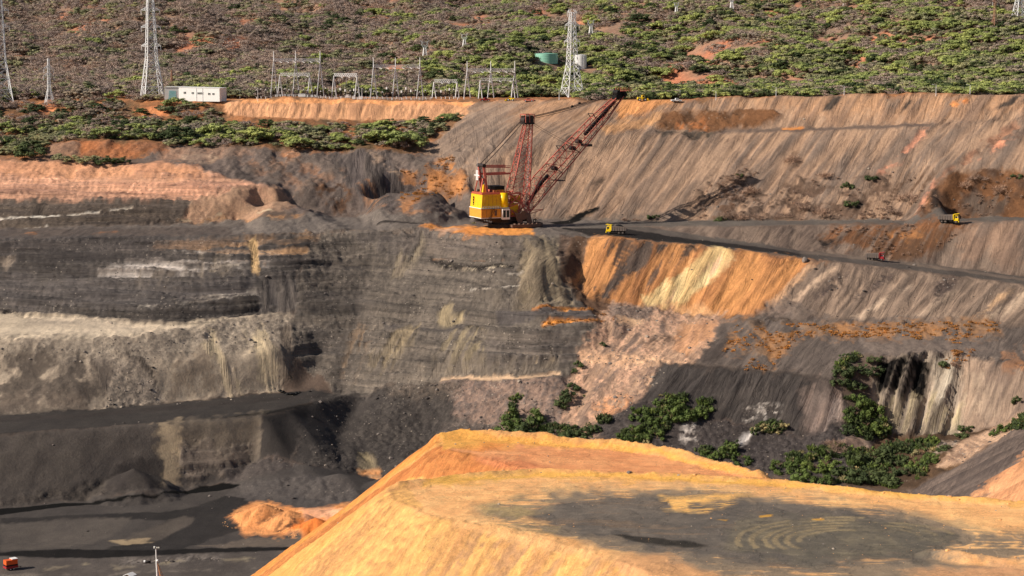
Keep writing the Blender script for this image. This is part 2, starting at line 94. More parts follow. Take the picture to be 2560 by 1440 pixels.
PIT_ZONES = [
 ([(-444.9,1269.3),(-427.4,1270.2),(-409.8,1271.2),(-392.2,1272.1),(-374.6,1273.0),(-357.0,1274.0),(-339.4,1275.1),(-321.7,1276.2),(-304.0,1277.1),(-286.2,1277.9),(-268.5,1279.0),(-250.8,1280.5),(-232.9,1281.3),(-214.9,1281.5),(-197.1,1282.7),(-179.5,1285.9),(-161.4,1286.1),(-143.2,1284.2),(-125.1,1284.2),(-107.1,1284.9),(-89.1,1286.2),(-71.2,1288.6),(-53.3,1295.2),(-35.0,1289.8),(-16.8,1288.4),(1.3,1289.4),(19.4,1290.7),(37.6,1292.9),(56.0,1297.2),(75.1,1312.1),(93.4,1310.6),(111.9,1311.7),(141.7,1425.5),(158.6,1398.3),(174.8,1370.5),(193.2,1365.0),(207.6,1333.7),(223.0,1314.1),(239.4,1303.2),(257.1,1300.0),(275.2,1298.9),(293.1,1297.4),(311.3,1297.2),(329.5,1297.2),(347.8,1297.4),(366.8,1300.3),(386.5,1304.9),(405.4,1306.9),(424.9,1310.4),(444.6,1314.1),(495.5,1406.2),(361.2,1023.0),(348.0,1026.3),(334.8,1029.7),(321.4,1033.0),(308.1,1036.7),(294.7,1040.5),(281.2,1044.3),(267.8,1048.8),(254.8,1055.9),(241.8,1063.3),(228.2,1069.3),(214.3,1074.5),(200.3,1079.7),(186.1,1084.9),(171.6,1089.2),(157.1,1093.9),(142.4,1098.3),(127.5,1102.1),(112.4,1104.9),(97.3,1108.4),(81.9,1109.7),(66.5,1111.6),(51.0,1112.5),(35.6,1116.2),(20.1,1120.0),(4.5,1124.1),(-13.4,1116.5),(-31.0,1107.5),(-48.2,1097.0),(-63.4,1093.3),(-78.6,1091.7),(-94.1,1094.6),(-109.3,1093.9),(-124.4,1092.0),(-139.5,1090.0),(-154.6,1089.2),(-169.8,1088.9),(-185.1,1089.5),(-200.3,1088.9),(-215.1,1087.0),(-229.9,1084.9),(-244.4,1082.0),(-259.2,1080.4),(-274.7,1081.9),(-290.5,1084.2),(-305.6,1084.1),(-320.8,1084.0),(-335.7,1083.3),(-350.5,1082.0),(-365.0,1080.2),(-379.8,1079.1),(-411.5,1171.6)],(122,92,66),(165,110,70),'b',10,1.0,1.0),
 ([(-431.6,1230.6),(-413.6,1230.9),(-395.7,1231.2),(-377.7,1231.5),(-359.8,1231.8),(-341.8,1232.1),(-323.8,1232.5),(-305.8,1232.8),(-287.8,1233.1),(-269.1,1230.1),(-250.3,1226.6),(-231.7,1223.4),(-213.3,1220.2),(-194.8,1216.8),(-176.8,1215.5),(-169.9,1183.0),(-150.5,1173.8),(-132.4,1173.1),(-114.3,1172.8),(-96.3,1173.2),(-78.2,1172.7),(-59.9,1168.3),(-41.7,1161.0),(-48.4,1100.4),(-64.0,1096.4),(-79.7,1095.7),(-96.2,1104.1),(-111.8,1101.8),(-127.5,1100.3),(-143.9,1099.6),(-160.6,1101.0),(-177.5,1103.5),(-193.6,1101.2),(-209.3,1099.1),(-225.2,1097.9),(-241.4,1098.3),(-258.6,1102.8),(-278.7,1118.6),(-295.1,1118.6),(-311.4,1118.2),(-327.7,1117.8),(-343.9,1117.3),(-360.0,1116.2),(-376.0,1115.1),(-392.0,1114.1)],(98,80,58),(140,95,62),'b',10,1.0,1.0),
 ([(-229.0,1209.1),(-203.5,1215.9),(-200.7,1198.6),(-219.2,1194.9)],(215,145,95),(190,120,80),'b',5,1.0,1.0),
 ([(-299.2,1230.6),(-281.6,1239.7),(-273.9,1204.9),(-288.5,1205.8)],(205,135,90),(160,105,70),'b',6,1,0.7),
 ([(-174.7,1211.1),(-169.2,1249.0),(-144.6,1200.1),(-126.3,1196.4),(-109.4,1207.1),(-90.9,1201.4),(-73.6,1200.8),(-55.9,1193.5),(-38.4,1187.3),(-21.1,1176.3),(-18.6,1169.3),(-25.3,1151.9),(-46.4,1162.5),(-62.9,1168.3),(-79.5,1172.5),(-96.0,1173.4),(-112.4,1173.9),(-130.3,1177.6),(-148.5,1181.7),(-172.0,1198.1)],(220,166,120),(188,140,104),'s',4,1.0,1.0),
 ([(-169.2,1249.0),(-144.9,1200.3),(-126.9,1196.3),(-110.2,1205.7),(-92.4,1204.5),(-74.4,1199.3),(-56.5,1193.6),(-38.7,1187.3),(-21.1,1176.3),(-21.0,1170.4),(-38.5,1181.1),(-56.1,1186.0),(-73.8,1190.0),(-91.4,1191.5),(-109.1,1194.1),(-126.6,1192.8),(-144.5,1196.1),(-163.1,1204.1)],(222,156,100),(205,142,94),'b',4,0.9,1.0),
 ([(-21.1,1174.8),(-2.3,1163.3),(16.1,1151.8),(34.8,1138.5),(53.3,1130.8),(71.8,1125.6),(90.8,1130.0),(108.4,1118.1),(126.5,1114.5),(144.4,1110.0),(166.1,1132.2),(179.8,1100.8),(195.5,1094.5),(211.2,1089.7),(226.8,1084.6),(242.4,1080.3),(306.3,1278.3),(273.4,1072.7),(287.3,1068.5),(300.5,1062.5),(381.4,1285.4),(399.9,1287.4),(358.9,1105.7),(354.3,1046.6),(367.4,1042.4),(360.8,1021.9),(356.8,1008.7),(352.9,995.7),(347.7,979.2),(335.0,982.3),(322.2,985.4),(309.3,988.5),(296.6,992.2),(283.8,996.2),(270.8,999.7),(257.6,1003.1),(244.2,1007.5),(230.7,1012.0),(211.9,992.5),(201.4,1011.5),(188.3,1019.8),(168.5,1023.8),(148.5,1027.3),(132.2,1029.1),(115.8,1030.7),(99.5,1033.4),(83.3,1037.1),(66.8,1040.6),(48.1,1042.9),(29.4,1045.0),(10.5,1046.8),(-5.2,1046.3),(-21.0,1046.8),(-22.2,1053.8),(-27.9,1072.0),(-49.5,1100.8),(-35.7,1137.1)],(170,139,112),(120,104,91),'s',5,1.0,1.0),
 ([(-21.1,1174.8),(-2.3,1163.3),(16.1,1151.8),(34.8,1138.5),(53.3,1130.8),(71.8,1125.6),(90.8,1130.0),(108.4,1118.1),(126.5,1114.5),(144.4,1110.0),(166.1,1132.2),(179.8,1100.8),(195.5,1094.5),(211.2,1089.7),(226.8,1084.6),(242.4,1080.3),(306.3,1278.3),(273.4,1072.7),(287.3,1068.5),(300.5,1062.5),(381.4,1285.4),(399.9,1287.4),(358.9,1105.7),(354.3,1046.6),(367.4,1042.4),(364.9,1034.5),(351.4,1037.3),(337.8,1039.9),(324.1,1042.3),(310.4,1045.2),(296.7,1048.1),(283.0,1051.3),(269.1,1054.4),(254.3,1059.7),(239.3,1065.0),(224.1,1070.2),(208.7,1075.0),(193.2,1080.0),(177.4,1084.3),(162.2,1091.6),(146.8,1098.5),(131.0,1104.6),(115.1,1110.3),(98.8,1113.6),(82.1,1113.4),(65.5,1114.0),(48.8,1112.7),(32.3,1117.1),(15.7,1121.1),(-1.1,1129.2),(-18.2,1140.0)],(190,146,108),(146,118,96),'s',14,0.75,1.0),
 ([(-48.4,1100.4),(-35.1,1134.4),(-21.0,1170.4),(2.3,1152.4),(-4.4,1105.3),(-10.7,1073.7),(-16.9,1050.7),(-22.2,1052.5),(-34.9,1074.5)],(150,130,112),(128,112,98),'s',16,0.8,1.0),
 ([(61.0,1178.3),(77.1,1138.6),(93.9,1121.7),(80.2,1117.9),(64.5,1114.6),(59.9,1112.1)],(222,158,100),(196,138,90),'s',5,1.0,1.0),
 ([(48.5,1104.5),(62.1,1112.1),(84.4,1114.2),(90.9,1111.5),(70.6,1105.0),(52.7,1099.2)],(205,156,108),(180,138,100),'s',5,1.0,1.0),
 ([(84.4,1114.2),(97.8,1115.0),(112.8,1110.0),(128.0,1107.4),(142.9,1102.5),(146.7,1098.0),(135.6,1096.3),(109.6,1098.3),(94.5,1101.2),(79.2,1103.0)],(84,64,48),(112,78,52),'b',6,1.0,1.0),
 ([(90.5,1106.4),(105.9,1106.4),(107.5,1099.5),(92.3,1101.3)],(190,120,70),(150,98,62),'b',6,0.8,0.6),
 ([(79.2,1102.0),(90.1,1100.5),(87.5,1095.4),(81.0,1095.9)],(60,53,48),(80,70,60),'b',4,1.0,1.0),
 ([(89.9,1099.1),(111.8,1097.8),(106.8,1091.8),(96.0,1093.2)],(62,55,48),(80,70,60),'b',5,1.0,1.0),
 ([(114.1,1099.1),(130.2,1096.5),(146.1,1092.4),(166.9,1086.4),(187.6,1080.6),(206.9,1074.6),(226.0,1068.6),(225.0,1064.0),(206.1,1070.1),(186.8,1076.1),(166.3,1081.9),(145.5,1087.8),(129.7,1092.3),(113.7,1095.2)],(120,102,88),(105,90,80),'p',4,1.0,1.0),
 ([(147.1,1092.2),(158.7,1089.8),(158.5,1088.0),(146.8,1089.6)],(225,150,80),(205,130,70),'p',3,1.0,1.0),
 ([(104.7,1044.1),(90.0,1043.8),(75.4,1043.6),(60.8,1045.4),(46.2,1046.2),(29.4,1047.9),(12.6,1049.4),(12.5,1037.4),(29.1,1036.7),(45.7,1035.3),(60.6,1040.8),(75.1,1040.1),(89.8,1040.6),(104.4,1040.9)],(110,100,90),(100,90,80),'p',6,0.7,1.0),
 ([(174.7,1099.2),(182.3,1100.4),(174.0,1093.8),(167.9,1093.9)],(72,64,58),(82,72,62),'s',3,1.0,1.0),
 ([(214.4,1084.8),(217.0,1083.7),(211.5,1080.3),(208.5,1080.3)],(78,68,60),(88,76,66),'s',3,1.0,1.0),
 ([(254.8,1065.3),(268.6,1070.4),(272.8,1070.3),(265.2,1064.7)],(78,68,60),(88,76,66),'s',3,1.0,1.0),
 ([(234.8,1076.0),(244.8,1078.3),(245.2,1074.8),(236.4,1073.4)],(225,160,100),(190,120,70),'b',4,1,0.7),
 ([(60.5,1081.4),(78.2,1087.9),(96.2,1094.7),(109.4,1084.0),(122.3,1073.1),(109.6,1052.5),(88.7,1053.9),(67.7,1055.0)],(172,144,118),(140,116,96),'s',30,0.5,1.0),
 ([(89.7,1040.2),(97.5,1057.8),(121.4,1064.8),(130.7,1052.1),(151.6,1051.4),(172.5,1050.8),(192.4,1045.0),(196.9,1034.6),(178.6,1023.2),(163.8,1026.5),(148.8,1029.8),(133.5,1031.1),(118.1,1032.3),(103.9,1035.8)],(96,76,62),(74,60,50),'b',18,0.9,0.5),
 ([(117.2,1065.4),(128.3,1069.2),(131.2,1057.3),(118.9,1040.5),(108.0,1034.9),(100.0,1038.0)],(84,66,54),(110,86,68),'b',14,0.85,0.55),
 ([(143.1,1068.4),(152.4,1074.1),(150.8,1061.5),(143.7,1055.3)],(104,82,66),(120,98,80),'s',8,0.8,0.7),
 ([(180.4,1034.2),(203.9,1039.4),(218.6,1041.1),(220.9,1031.6),(203.4,1024.4),(192.4,1020.1),(178.6,1023.2)],(96,74,58),(76,58,46),'s',16,0.9,0.55),
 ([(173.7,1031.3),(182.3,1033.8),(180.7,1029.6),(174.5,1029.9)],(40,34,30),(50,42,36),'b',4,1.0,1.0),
 ([(218.8,1064.6),(222.1,1062.0),(209.4,1052.7),(206.1,1054.3)],(196,138,108),(160,110,88),'b',6,0.9,0.65),
 ([(207.0,1054.9),(209.1,1051.5),(200.3,1048.4),(191.1,1043.4),(192.8,1047.2)],(196,138,108),(160,110,88),'b',6,0.9,0.65),
 ([(218.5,1029.9),(218.4,1024.0),(209.3,1005.8),(202.3,998.3),(209.1,1022.5)],(196,138,108),(160,110,88),'b',6,0.9,0.65),
 ([(264.0,1050.6),(266.0,1041.2),(246.8,1037.8),(231.0,1031.0),(218.7,1025.6),(214.6,1024.9),(222.6,1030.2),(243.6,1042.4)],(150,112,88),(70,54,46),'b',6,1,0.9),
 ([(253.6,1041.1),(261.4,1039.1),(248.0,1034.0),(239.1,1030.7)],(226,160,120),(190,128,100),'b',4,0.9,0.7),
 ([(213.3,1023.6),(228.4,1028.2),(244.3,1026.2),(260.6,1017.5),(274.2,1014.9),(289.0,1017.1),(281.6,988.4),(269.9,996.4),(257.6,1003.1),(240.7,1008.3),(222.0,1005.9),(201.7,995.2)],(112,78,52),(74,56,44),'b',8,1.0,1.0),
 ([(228.6,1018.5),(242.5,1017.3),(251.5,1012.0),(246.6,1007.6),(227.5,1012.4)],(104,90,78),(88,76,66),'s',8,0.8,1.0),
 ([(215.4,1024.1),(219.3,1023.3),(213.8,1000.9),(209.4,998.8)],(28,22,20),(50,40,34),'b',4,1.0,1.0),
 ([(-30.8,1099.6),(-19.8,1103.8),(-19.7,1093.8),(-28.3,1089.8)],(60,54,50),(150,130,112),'b',4,0.9,0.5),
 ([(-14.3,1098.3),(-3.3,1100.6),(-3.9,1090.0),(-14.1,1088.5)],(60,54,50),(150,130,112),'b',4,0.9,0.5),
 ([(42.8,1068.6),(49.3,1070.6),(48.1,1066.9),(41.6,1064.9)],(80,66,56),(110,94,80),'s',4,0.8,1.0),
 ([(-193.6,1101.2),(-172.6,1107.4),(-149.8,1102.6),(-128.7,1100.7),(-107.7,1100.3),(-84.5,1099.1),(-66.9,1097.7),(-49.5,1099.9),(-27.9,1072.0),(-21.5,1052.3),(-20.5,1044.7),(-46.9,1016.2),(-62.0,1014.0),(-80.1,1050.6),(-95.4,1045.1),(-107.2,1008.0),(-121.1,1023.5),(-124.0,1048.8),(-152.5,1058.3),(-167.9,1062.4),(-183.8,1068.8),(-205.5,1081.8),(-195.4,1098.6)],(116,102,92),(92,82,74),'b',8,1.0,1.0),
 ([(-193.3,1099.6),(-176.3,1103.2),(-158.6,1102.7),(-140.1,1095.6),(-154.6,1089.5),(-168.0,1076.8),(-193.5,1075.0)],(150,118,96),(118,100,86),'b',8,1.0,1.0),
 ([(-181.5,1080.9),(-174.9,1093.8),(-156.8,1089.7),(-167.0,1070.7)],(178,150,122),(140,118,100),'b',6,0.9,0.7),
 ([(-100.9,1097.6),(-83.4,1098.3),(-65.3,1089.4),(-58.0,1072.6),(-61.0,1014.3),(-79.9,1048.5),(-89.2,1060.5)],(104,94,88),(84,76,70),'s',8,1.0,1.0),
 ([(-148.8,1095.1),(-127.1,1096.8),(-105.5,1099.5),(-90.7,1079.6),(-97.5,1057.5),(-114.4,1057.5),(-137.0,1069.2)],(140,106,82),(96,84,74),'b',14,0.8,0.6),
 ([(-103.8,1057.8),(-93.9,1066.0),(-84.7,1056.9),(-88.6,1051.2),(-101.3,1051.9)],(78,60,48),(110,78,54),'b',8,0.9,0.75),
 ([(-60.6,1081.5),(-51.8,1078.9),(-49.0,1039.3),(-54.8,1011.2),(-59.3,1038.9),(-58.1,1074.0)],(180,126,82),(124,96,74),'b',6,0.95,0.65),
 ([(-49.6,1077.6),(-41.3,1087.7),(-32.6,1087.8),(-24.6,1067.2),(-22.8,1054.0),(-34.1,1064.1),(-51.8,1033.5),(-50.6,1074.2)],(182,124,74),(120,88,64),'b',7,1,0.75),
 ([(-80.7,1059.8),(-73.0,1072.1),(-65.8,1025.2),(-75.1,1039.2)],(170,120,80),(110,94,82),'s',8,0.7,0.5),
 ([(-78.8,1095.6),(-69.8,1090.9),(-60.5,1079.7),(-65.8,1078.0),(-75.9,1084.7)],(190,160,130),(120,104,92),'b',6,0.8,0.5),
 ([(-53.2,1020.8),(-37.5,1033.3),(-21.5,1050.2),(-21.5,1048.8),(-37.1,1022.8),(-52.8,1011.2)],(176,128,88),(130,108,92),'b',5,0.8,0.6),
 ([(-256.5,1116.6),(-227.1,1104.0),(-211.6,1103.7),(-196.2,1103.7),(-188.9,1099.4),(-207.1,1090.5),(-226.7,1090.7),(-246.4,1090.9)],(172,110,70),(120,86,64),'b',7,1.0,1.0),
 ([(-256.5,1116.6),(-238.3,1104.6),(-235.3,1089.9),(-253.1,1082.1)],(150,118,94),(118,96,80),'b',6,0.8,1.0),
 ([(-127.3,1098.5),(-105.4,1098.5),(-107.0,1091.9),(-122.3,1092.4)],(190,130,86),(130,106,90),'b',6,0.9,0.5),
 ([(-379.8,1079.1),(-362.5,1079.1),(-345.2,1079.0),(-327.9,1078.9),(-310.5,1078.3),(-293.0,1077.6),(-275.6,1076.7),(-258.9,1074.4),(-242.4,1072.6),(-220.5,1070.3),(-202.2,1069.7),(-183.8,1068.8),(-168.6,1066.8),(-161.7,1063.4),(-152.5,1058.3),(-134.9,1053.0),(-124.0,1048.8),(-114.0,1053.4),(-137.2,1037.3),(-153.7,1036.2),(-170.3,1036.3),(-186.9,1036.1),(-203.5,1036.0),(-218.3,1036.1),(-233.0,1036.2),(-247.8,1036.3),(-262.5,1036.5),(-277.3,1036.7),(-292.1,1036.9),(-306.9,1037.1),(-321.7,1037.4),(-336.5,1037.5),(-351.3,1037.7),(-366.1,1037.8)],(196,148,114),(170,128,102),'h',5,1.0,1.0),
 ([(-379.8,1079.1),(-362.5,1079.1),(-345.2,1079.0),(-327.9,1078.9),(-310.5,1078.3),(-293.0,1077.6),(-275.6,1076.7),(-258.9,1074.4),(-242.4,1072.6),(-220.5,1070.3),(-202.2,1069.7),(-183.8,1068.8),(-166.1,1064.7),(-160.9,1057.8),(-179.7,1056.3),(-198.8,1056.4),(-218.0,1057.2),(-233.5,1057.6),(-249.1,1058.2),(-264.8,1059.4),(-280.6,1060.5),(-296.4,1061.5),(-312.2,1062.6),(-328.0,1063.6),(-343.7,1064.2),(-359.5,1064.8),(-375.2,1065.4)],(204,148,106),(182,130,96),'b',8,0.7,1.0),
 ([(-168.1,1035.5),(-151.2,1041.0),(-134.6,1049.7),(-118.1,1052.6),(-111.0,1024.9),(-130.5,1016.4),(-148.6,1028.1),(-172.1,1020.3),(-171.4,1029.5)],(172,136,108),(138,112,90),'b',8,1.0,1.0),
 ([(-230.8,1047.7),(-215.7,1049.3),(-200.5,1050.5),(-185.3,1051.7),(-168.1,1049.6),(-151.1,1047.5),(-162.9,1042.0),(-180.2,1041.6),(-197.6,1041.6),(-215.0,1041.9)],(228,172,130),(205,148,114),'h',10,0.7,1.0),
 ([(-366.1,1037.8),(-351.3,1037.7),(-336.5,1037.5),(-321.7,1037.4),(-306.9,1037.1),(-292.1,1036.9),(-277.3,1036.7),(-262.5,1036.5),(-247.8,1036.3),(-233.0,1036.2),(-218.3,1036.1),(-203.5,1036.0),(-184.8,1035.9),(-166.1,1036.0),(-170.2,1021.8),(-186.5,1017.1),(-202.5,1012.3),(-218.4,1007.4),(-238.0,1004.6),(-257.5,1001.8),(-272.9,999.2),(-288.1,996.3),(-303.3,993.5),(-319.0,992.9),(-334.9,992.5),(-350.7,992.1)],(104,90,74),(80,70,60),'h',4,1.0,1.0),
 ([(-366.1,1037.8),(-351.3,1037.7),(-336.5,1037.5),(-321.7,1037.4),(-306.9,1037.1),(-292.1,1036.9),(-277.3,1036.7),(-262.5,1036.5),(-247.8,1036.3),(-233.0,1036.2),(-218.3,1036.1),(-203.5,1036.0),(-184.8,1035.9),(-166.1,1036.0),(-167.7,1032.2),(-182.6,1030.9),(-197.4,1029.6),(-212.3,1028.5),(-227.2,1027.8),(-242.2,1027.4),(-257.1,1027.1),(-272.0,1026.5),(-286.9,1025.8),(-301.7,1025.1),(-316.7,1024.9),(-331.7,1024.9),(-346.7,1024.9),(-361.7,1024.9)],(88,78,68),(98,86,74),'h',6,0.8,1.0),
 ([(-250.9,1034.2),(-240.5,1034.3),(-237.2,1010.0),(-244.0,1008.6)],(70,62,54),(84,74,64),'s',6,0.8,1.0),
 ([(-318.1,1003.1),(-303.5,1004.8),(-289.3,1008.1),(-275.0,1011.3),(-260.5,1014.3),(-248.9,1016.8),(-231.3,1020.4),(-231.0,1018.6),(-248.5,1015.0),(-260.1,1012.5),(-274.5,1009.3),(-288.7,1006.0),(-302.9,1002.7),(-317.5,1000.9)],(240,232,212),(220,208,188),'p',2,1,0.85),
 ([(-231.2,1019.7),(-213.7,1024.4),(-196.0,1028.9),(-195.9,1027.9),(-213.5,1023.2),(-230.9,1018.4)],(225,214,194),(200,186,164),'p',2,1,0.5),
 ([(-246.3,1005.4),(-234.7,1007.8),(-234.4,1006.3),(-245.8,1003.5)],(225,214,194),(200,186,164),'p',2,1,0.6),
 ([(-170.6,1024.1),(-156.9,1029.1),(-141.1,1034.3),(-122.9,1021.3),(-122.5,1017.6),(-141.1,1033.9),(-156.8,1028.3),(-170.4,1022.7)],(216,196,160),(170,146,116),'p',3,1,0.5),
 ([(-144.5,1025.5),(-140.8,1031.5),(-139.9,1024.7),(-143.0,1014.7)],(235,222,196),(235,222,196),'p',2,1.0,1.0),
 ([(-172.5,1023.0),(-156.8,1027.8),(-141.0,1033.3),(-121.4,1008.4),(-105.8,1014.1),(-105.0,1006.8),(-120.6,1001.2),(-140.5,1029.3),(-156.1,1023.1),(-171.3,1015.8)],(176,130,86),(140,112,86),'b',4,0.8,0.5),
 ([(-350.7,992.1),(-334.9,992.5),(-319.0,992.9),(-303.3,993.5),(-288.1,996.3),(-272.9,999.2),(-257.5,1001.8),(-243.2,1003.9),(-228.9,1005.9),(-214.6,1008.4),(-200.5,1012.4),(-186.3,1016.3),(-172.1,1020.3),(-156.5,1025.8),(-140.8,1031.5),(-121.7,1002.5),(-107.2,1008.0),(-95.3,1043.6),(-80.0,1049.8),(-62.0,1013.6),(-46.9,1016.2),(-21.0,1046.8),(-5.2,1046.3),(10.5,1046.8),(35.6,1044.4),(51.3,1042.5),(66.8,1040.6),(64.4,1001.5),(39.3,977.2),(24.3,968.3),(9.7,963.6),(-6.8,970.6),(-23.6,979.4),(-37.6,986.1),(-51.6,987.8),(-65.5,988.5),(-80.2,985.9),(-94.8,982.9),(-109.2,979.3),(-123.5,976.1),(-137.2,975.5),(-150.8,974.9),(-164.2,973.1),(-177.5,971.2),(-190.9,969.4),(-204.1,966.9),(-217.4,964.4),(-230.5,961.9),(-243.7,959.7),(-256.8,957.5),(-269.8,955.4),(-282.8,953.2),(-295.7,951.1),(-319.4,982.3),(-333.3,981.9),(-347.1,981.4)],(112,103,94),(96,88,80),'b',4,1.0,1.0),
 ([(-350.7,992.1),(-334.9,992.5),(-319.0,992.9),(-303.3,993.5),(-288.1,996.3),(-272.9,999.2),(-257.5,1001.8),(-242.6,1002.5),(-227.5,1002.6),(-212.6,1003.5),(-197.9,1005.6),(-180.9,1008.8),(-163.7,1011.0),(-146.2,1011.5),(-133.0,973.9),(-147.5,972.8),(-162.0,971.5),(-176.3,969.9),(-190.7,968.3),(-203.9,965.8),(-217.1,963.4),(-230.3,960.9),(-243.4,958.6),(-256.5,956.6),(-269.6,954.6),(-282.6,952.8),(-295.7,951.0),(-319.4,982.2),(-333.2,981.8),(-347.1,981.4)],(92,82,74),(80,72,66),'b',6,1.0,1.0),
 ([(-242.2,988.4),(-226.4,988.8),(-210.7,989.9),(-195.2,991.8),(-193.6,983.4),(-208.9,981.0),(-224.2,979.1),(-239.6,977.7)],(150,104,70),(110,90,76),'b',4,0.8,0.5),
 ([(-68.6,1005.1),(-44.1,999.3),(-44.0,996.6),(-68.3,1001.4)],(50,45,42),(60,54,50),'p',3,1.0,1.0),
 ([(-44.0,996.6),(-22.3,1009.9),(-6.1,1008.1),(10.1,1005.1),(10.7,965.1),(-1.9,960.6),(-19.5,972.8),(-35.6,985.1),(-45.7,990.1)],(224,152,78),(196,128,68),'b',5,1.0,1.0),
 ([(-38.0,996.2),(-22.1,999.4),(-31.5,979.8),(-39.6,986.1)],(196,160,132),(170,136,110),'b',5,0.9,1.0),
 ([(-20.8,1035.6),(-4.2,1039.1),(12.6,1043.8),(29.3,1044.6),(32.6,1014.8),(10.1,1005.1),(-5.1,1006.3),(-20.2,1006.8)],(100,90,82),(82,74,68),'b',5,1.0,1.0),
 ([(19.7,1031.7),(29.4,1046.0),(35.8,1050.4),(41.8,1052.6),(46.5,1053.4),(47.5,1051.8),(40.0,1048.8),(36.7,1045.5),(31.0,1028.7),(22.5,1019.7)],(16,15,14),(26,23,21),'p',3,1.0,1.0),  # dragline's cast shadow, painted black into the bench and slope toe
 ([(24.4,1011.8),(45.3,1025.5),(66.8,1040.6),(83.3,1037.3),(99.6,1033.8),(115.9,1031.3),(132.3,1030.1),(148.6,1028.6),(163.9,1025.9),(179.0,1022.9),(194.0,1020.0),(204.4,994.8),(222.4,1007.6),(237.9,1009.6),(251.8,1005.0),(265.8,1001.0),(279.7,997.5),(293.5,993.9),(307.2,990.2),(321.0,987.3),(334.8,984.3),(348.4,981.4),(341.3,961.0),(328.7,963.6),(315.9,966.1),(303.2,968.7),(290.4,971.4),(277.7,974.4),(264.8,977.4),(251.8,980.3),(235.0,983.7),(217.9,986.9),(203.6,990.7),(189.5,995.8),(174.9,999.2),(160.1,1002.1),(145.2,1004.8),(124.6,1000.8),(104.6,1001.8),(85.0,1007.8),(64.6,1005.1),(44.5,1007.1)],(112,104,94),(100,92,84),'p',3,1.0,1.0),
 ([(56.9,1012.6),(74.2,1012.8),(91.1,1008.5),(107.6,1002.0),(124.4,999.6),(145.4,1005.7),(164.9,1001.6),(184.2,997.3),(201.0,991.6),(218.0,987.2),(235.1,984.3),(252.0,980.9),(264.9,977.9),(277.8,974.9),(290.6,971.9),(303.3,969.1),(316.1,966.7),(328.8,964.2),(341.5,961.8),(337.5,948.6),(334.0,937.2),(329.9,924.2),(318.2,928.2),(306.4,932.2),(294.4,936.3),(282.6,941.0),(270.6,945.9),(258.5,950.8),(246.3,955.6),(233.5,959.8),(220.4,963.8),(207.2,967.5),(193.8,970.7),(180.2,973.4),(161.0,976.1),(141.7,978.7),(127.2,981.0),(112.6,983.2),(98.1,985.8),(83.4,988.5),(69.5,988.4),(55.6,989.4)],(132,114,98),(112,96,84),'s',4,1.0,1.0),
 ([(153.0,989.1),(160.4,998.7),(184.1,996.6),(201.0,991.2),(217.8,986.6),(228.9,982.7),(216.5,979.5),(200.1,975.4),(186.4,975.3),(171.6,980.8)],(134,92,62),(96,72,54),'s',9,1,0.85),
 ([(183.0,990.2),(207.9,986.2),(211.2,982.8),(191.5,982.4)],(165,112,66),(120,86,58),'b',8,0.9,0.6),
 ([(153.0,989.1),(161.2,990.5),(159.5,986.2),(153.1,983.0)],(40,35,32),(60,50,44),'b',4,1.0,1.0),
 ([(224.9,982.7),(238.3,981.2),(251.8,980.3),(247.7,961.7),(231.4,966.5),(215.0,971.4)],(150,122,100),(124,102,86),'s',10,0.8,1.0),
 ([(20.1,999.4),(35.0,1005.1),(50.0,1008.8),(65.1,1012.7),(84.3,999.2),(98.6,991.3),(113.0,986.9),(127.4,983.0),(141.7,978.7),(155.3,977.2),(168.8,975.6),(182.2,973.9),(195.5,971.5),(208.7,969.2),(221.3,964.5),(233.8,959.7),(246.2,955.0),(258.4,950.1),(270.4,945.2),(282.3,940.3),(294.3,935.8),(306.3,931.9),(318.2,928.1),(329.9,924.2),(319.7,895.0),(308.4,899.1),(297.0,903.2),(285.5,907.4),(274.0,912.0),(262.5,917.0),(250.9,922.1),(239.2,927.4),(227.3,932.6),(215.3,937.9),(203.2,943.2),(187.9,946.3),(172.5,948.7),(156.5,948.6),(138.3,954.8),(124.3,958.0),(110.2,961.3),(95.9,963.4),(81.5,965.3),(62.1,965.9),(39.4,981.1),(23.7,984.4)],(104,95,86),(88,80,73),'p',3,1.0,1.0),
 ([(24.2,1003.8),(40.3,1003.5),(56.4,1003.8),(69.9,994.1),(83.3,987.2),(97.8,983.6),(112.3,980.0),(126.3,974.0),(140.2,968.1),(138.8,958.6),(124.8,961.9),(110.6,965.2),(96.1,966.3),(81.7,967.5),(68.0,967.4),(54.5,969.1),(33.6,982.8)],(38,35,33),(54,49,46),'p',4,1.0,1.0),
 ([(141.7,978.7),(161.0,976.4),(180.3,974.1),(199.1,970.0),(217.4,964.3),(231.0,956.1),(244.4,947.9),(258.3,942.7),(272.1,937.6),(285.7,932.5),(283.2,924.3),(269.7,929.3),(256.0,934.3),(242.2,939.3),(228.9,947.4),(215.5,955.5),(197.3,961.2),(178.9,966.5),(159.5,966.9),(140.4,969.7)],(150,130,110),(120,106,94),'p',4,0.7,1.0),
 ([(-347.1,981.4),(-333.3,981.9),(-319.4,982.3),(-295.7,951.1),(-282.8,953.2),(-269.8,955.4),(-256.8,957.5),(-243.7,959.7),(-230.5,961.9),(-217.4,964.4),(-204.1,966.9),(-190.9,969.4),(-177.5,971.2),(-164.2,973.1),(-150.8,974.9),(-137.2,975.5),(-123.5,976.1),(-109.1,979.0),(-94.7,982.4),(-103.6,952.8),(-102.0,936.1),(-118.0,929.7),(-133.4,919.9),(-147.4,913.3),(-161.3,907.5),(-175.0,911.2),(-188.9,915.5),(-202.9,917.1),(-216.8,918.2),(-230.8,919.2),(-244.8,920.4),(-258.8,921.7),(-273.0,923.0),(-287.1,924.3),(-301.2,925.4),(-315.3,926.2),(-329.2,926.7),(-332.0,936.7)],(96,88,78),(72,66,60),'h',4,1.0,1.0),
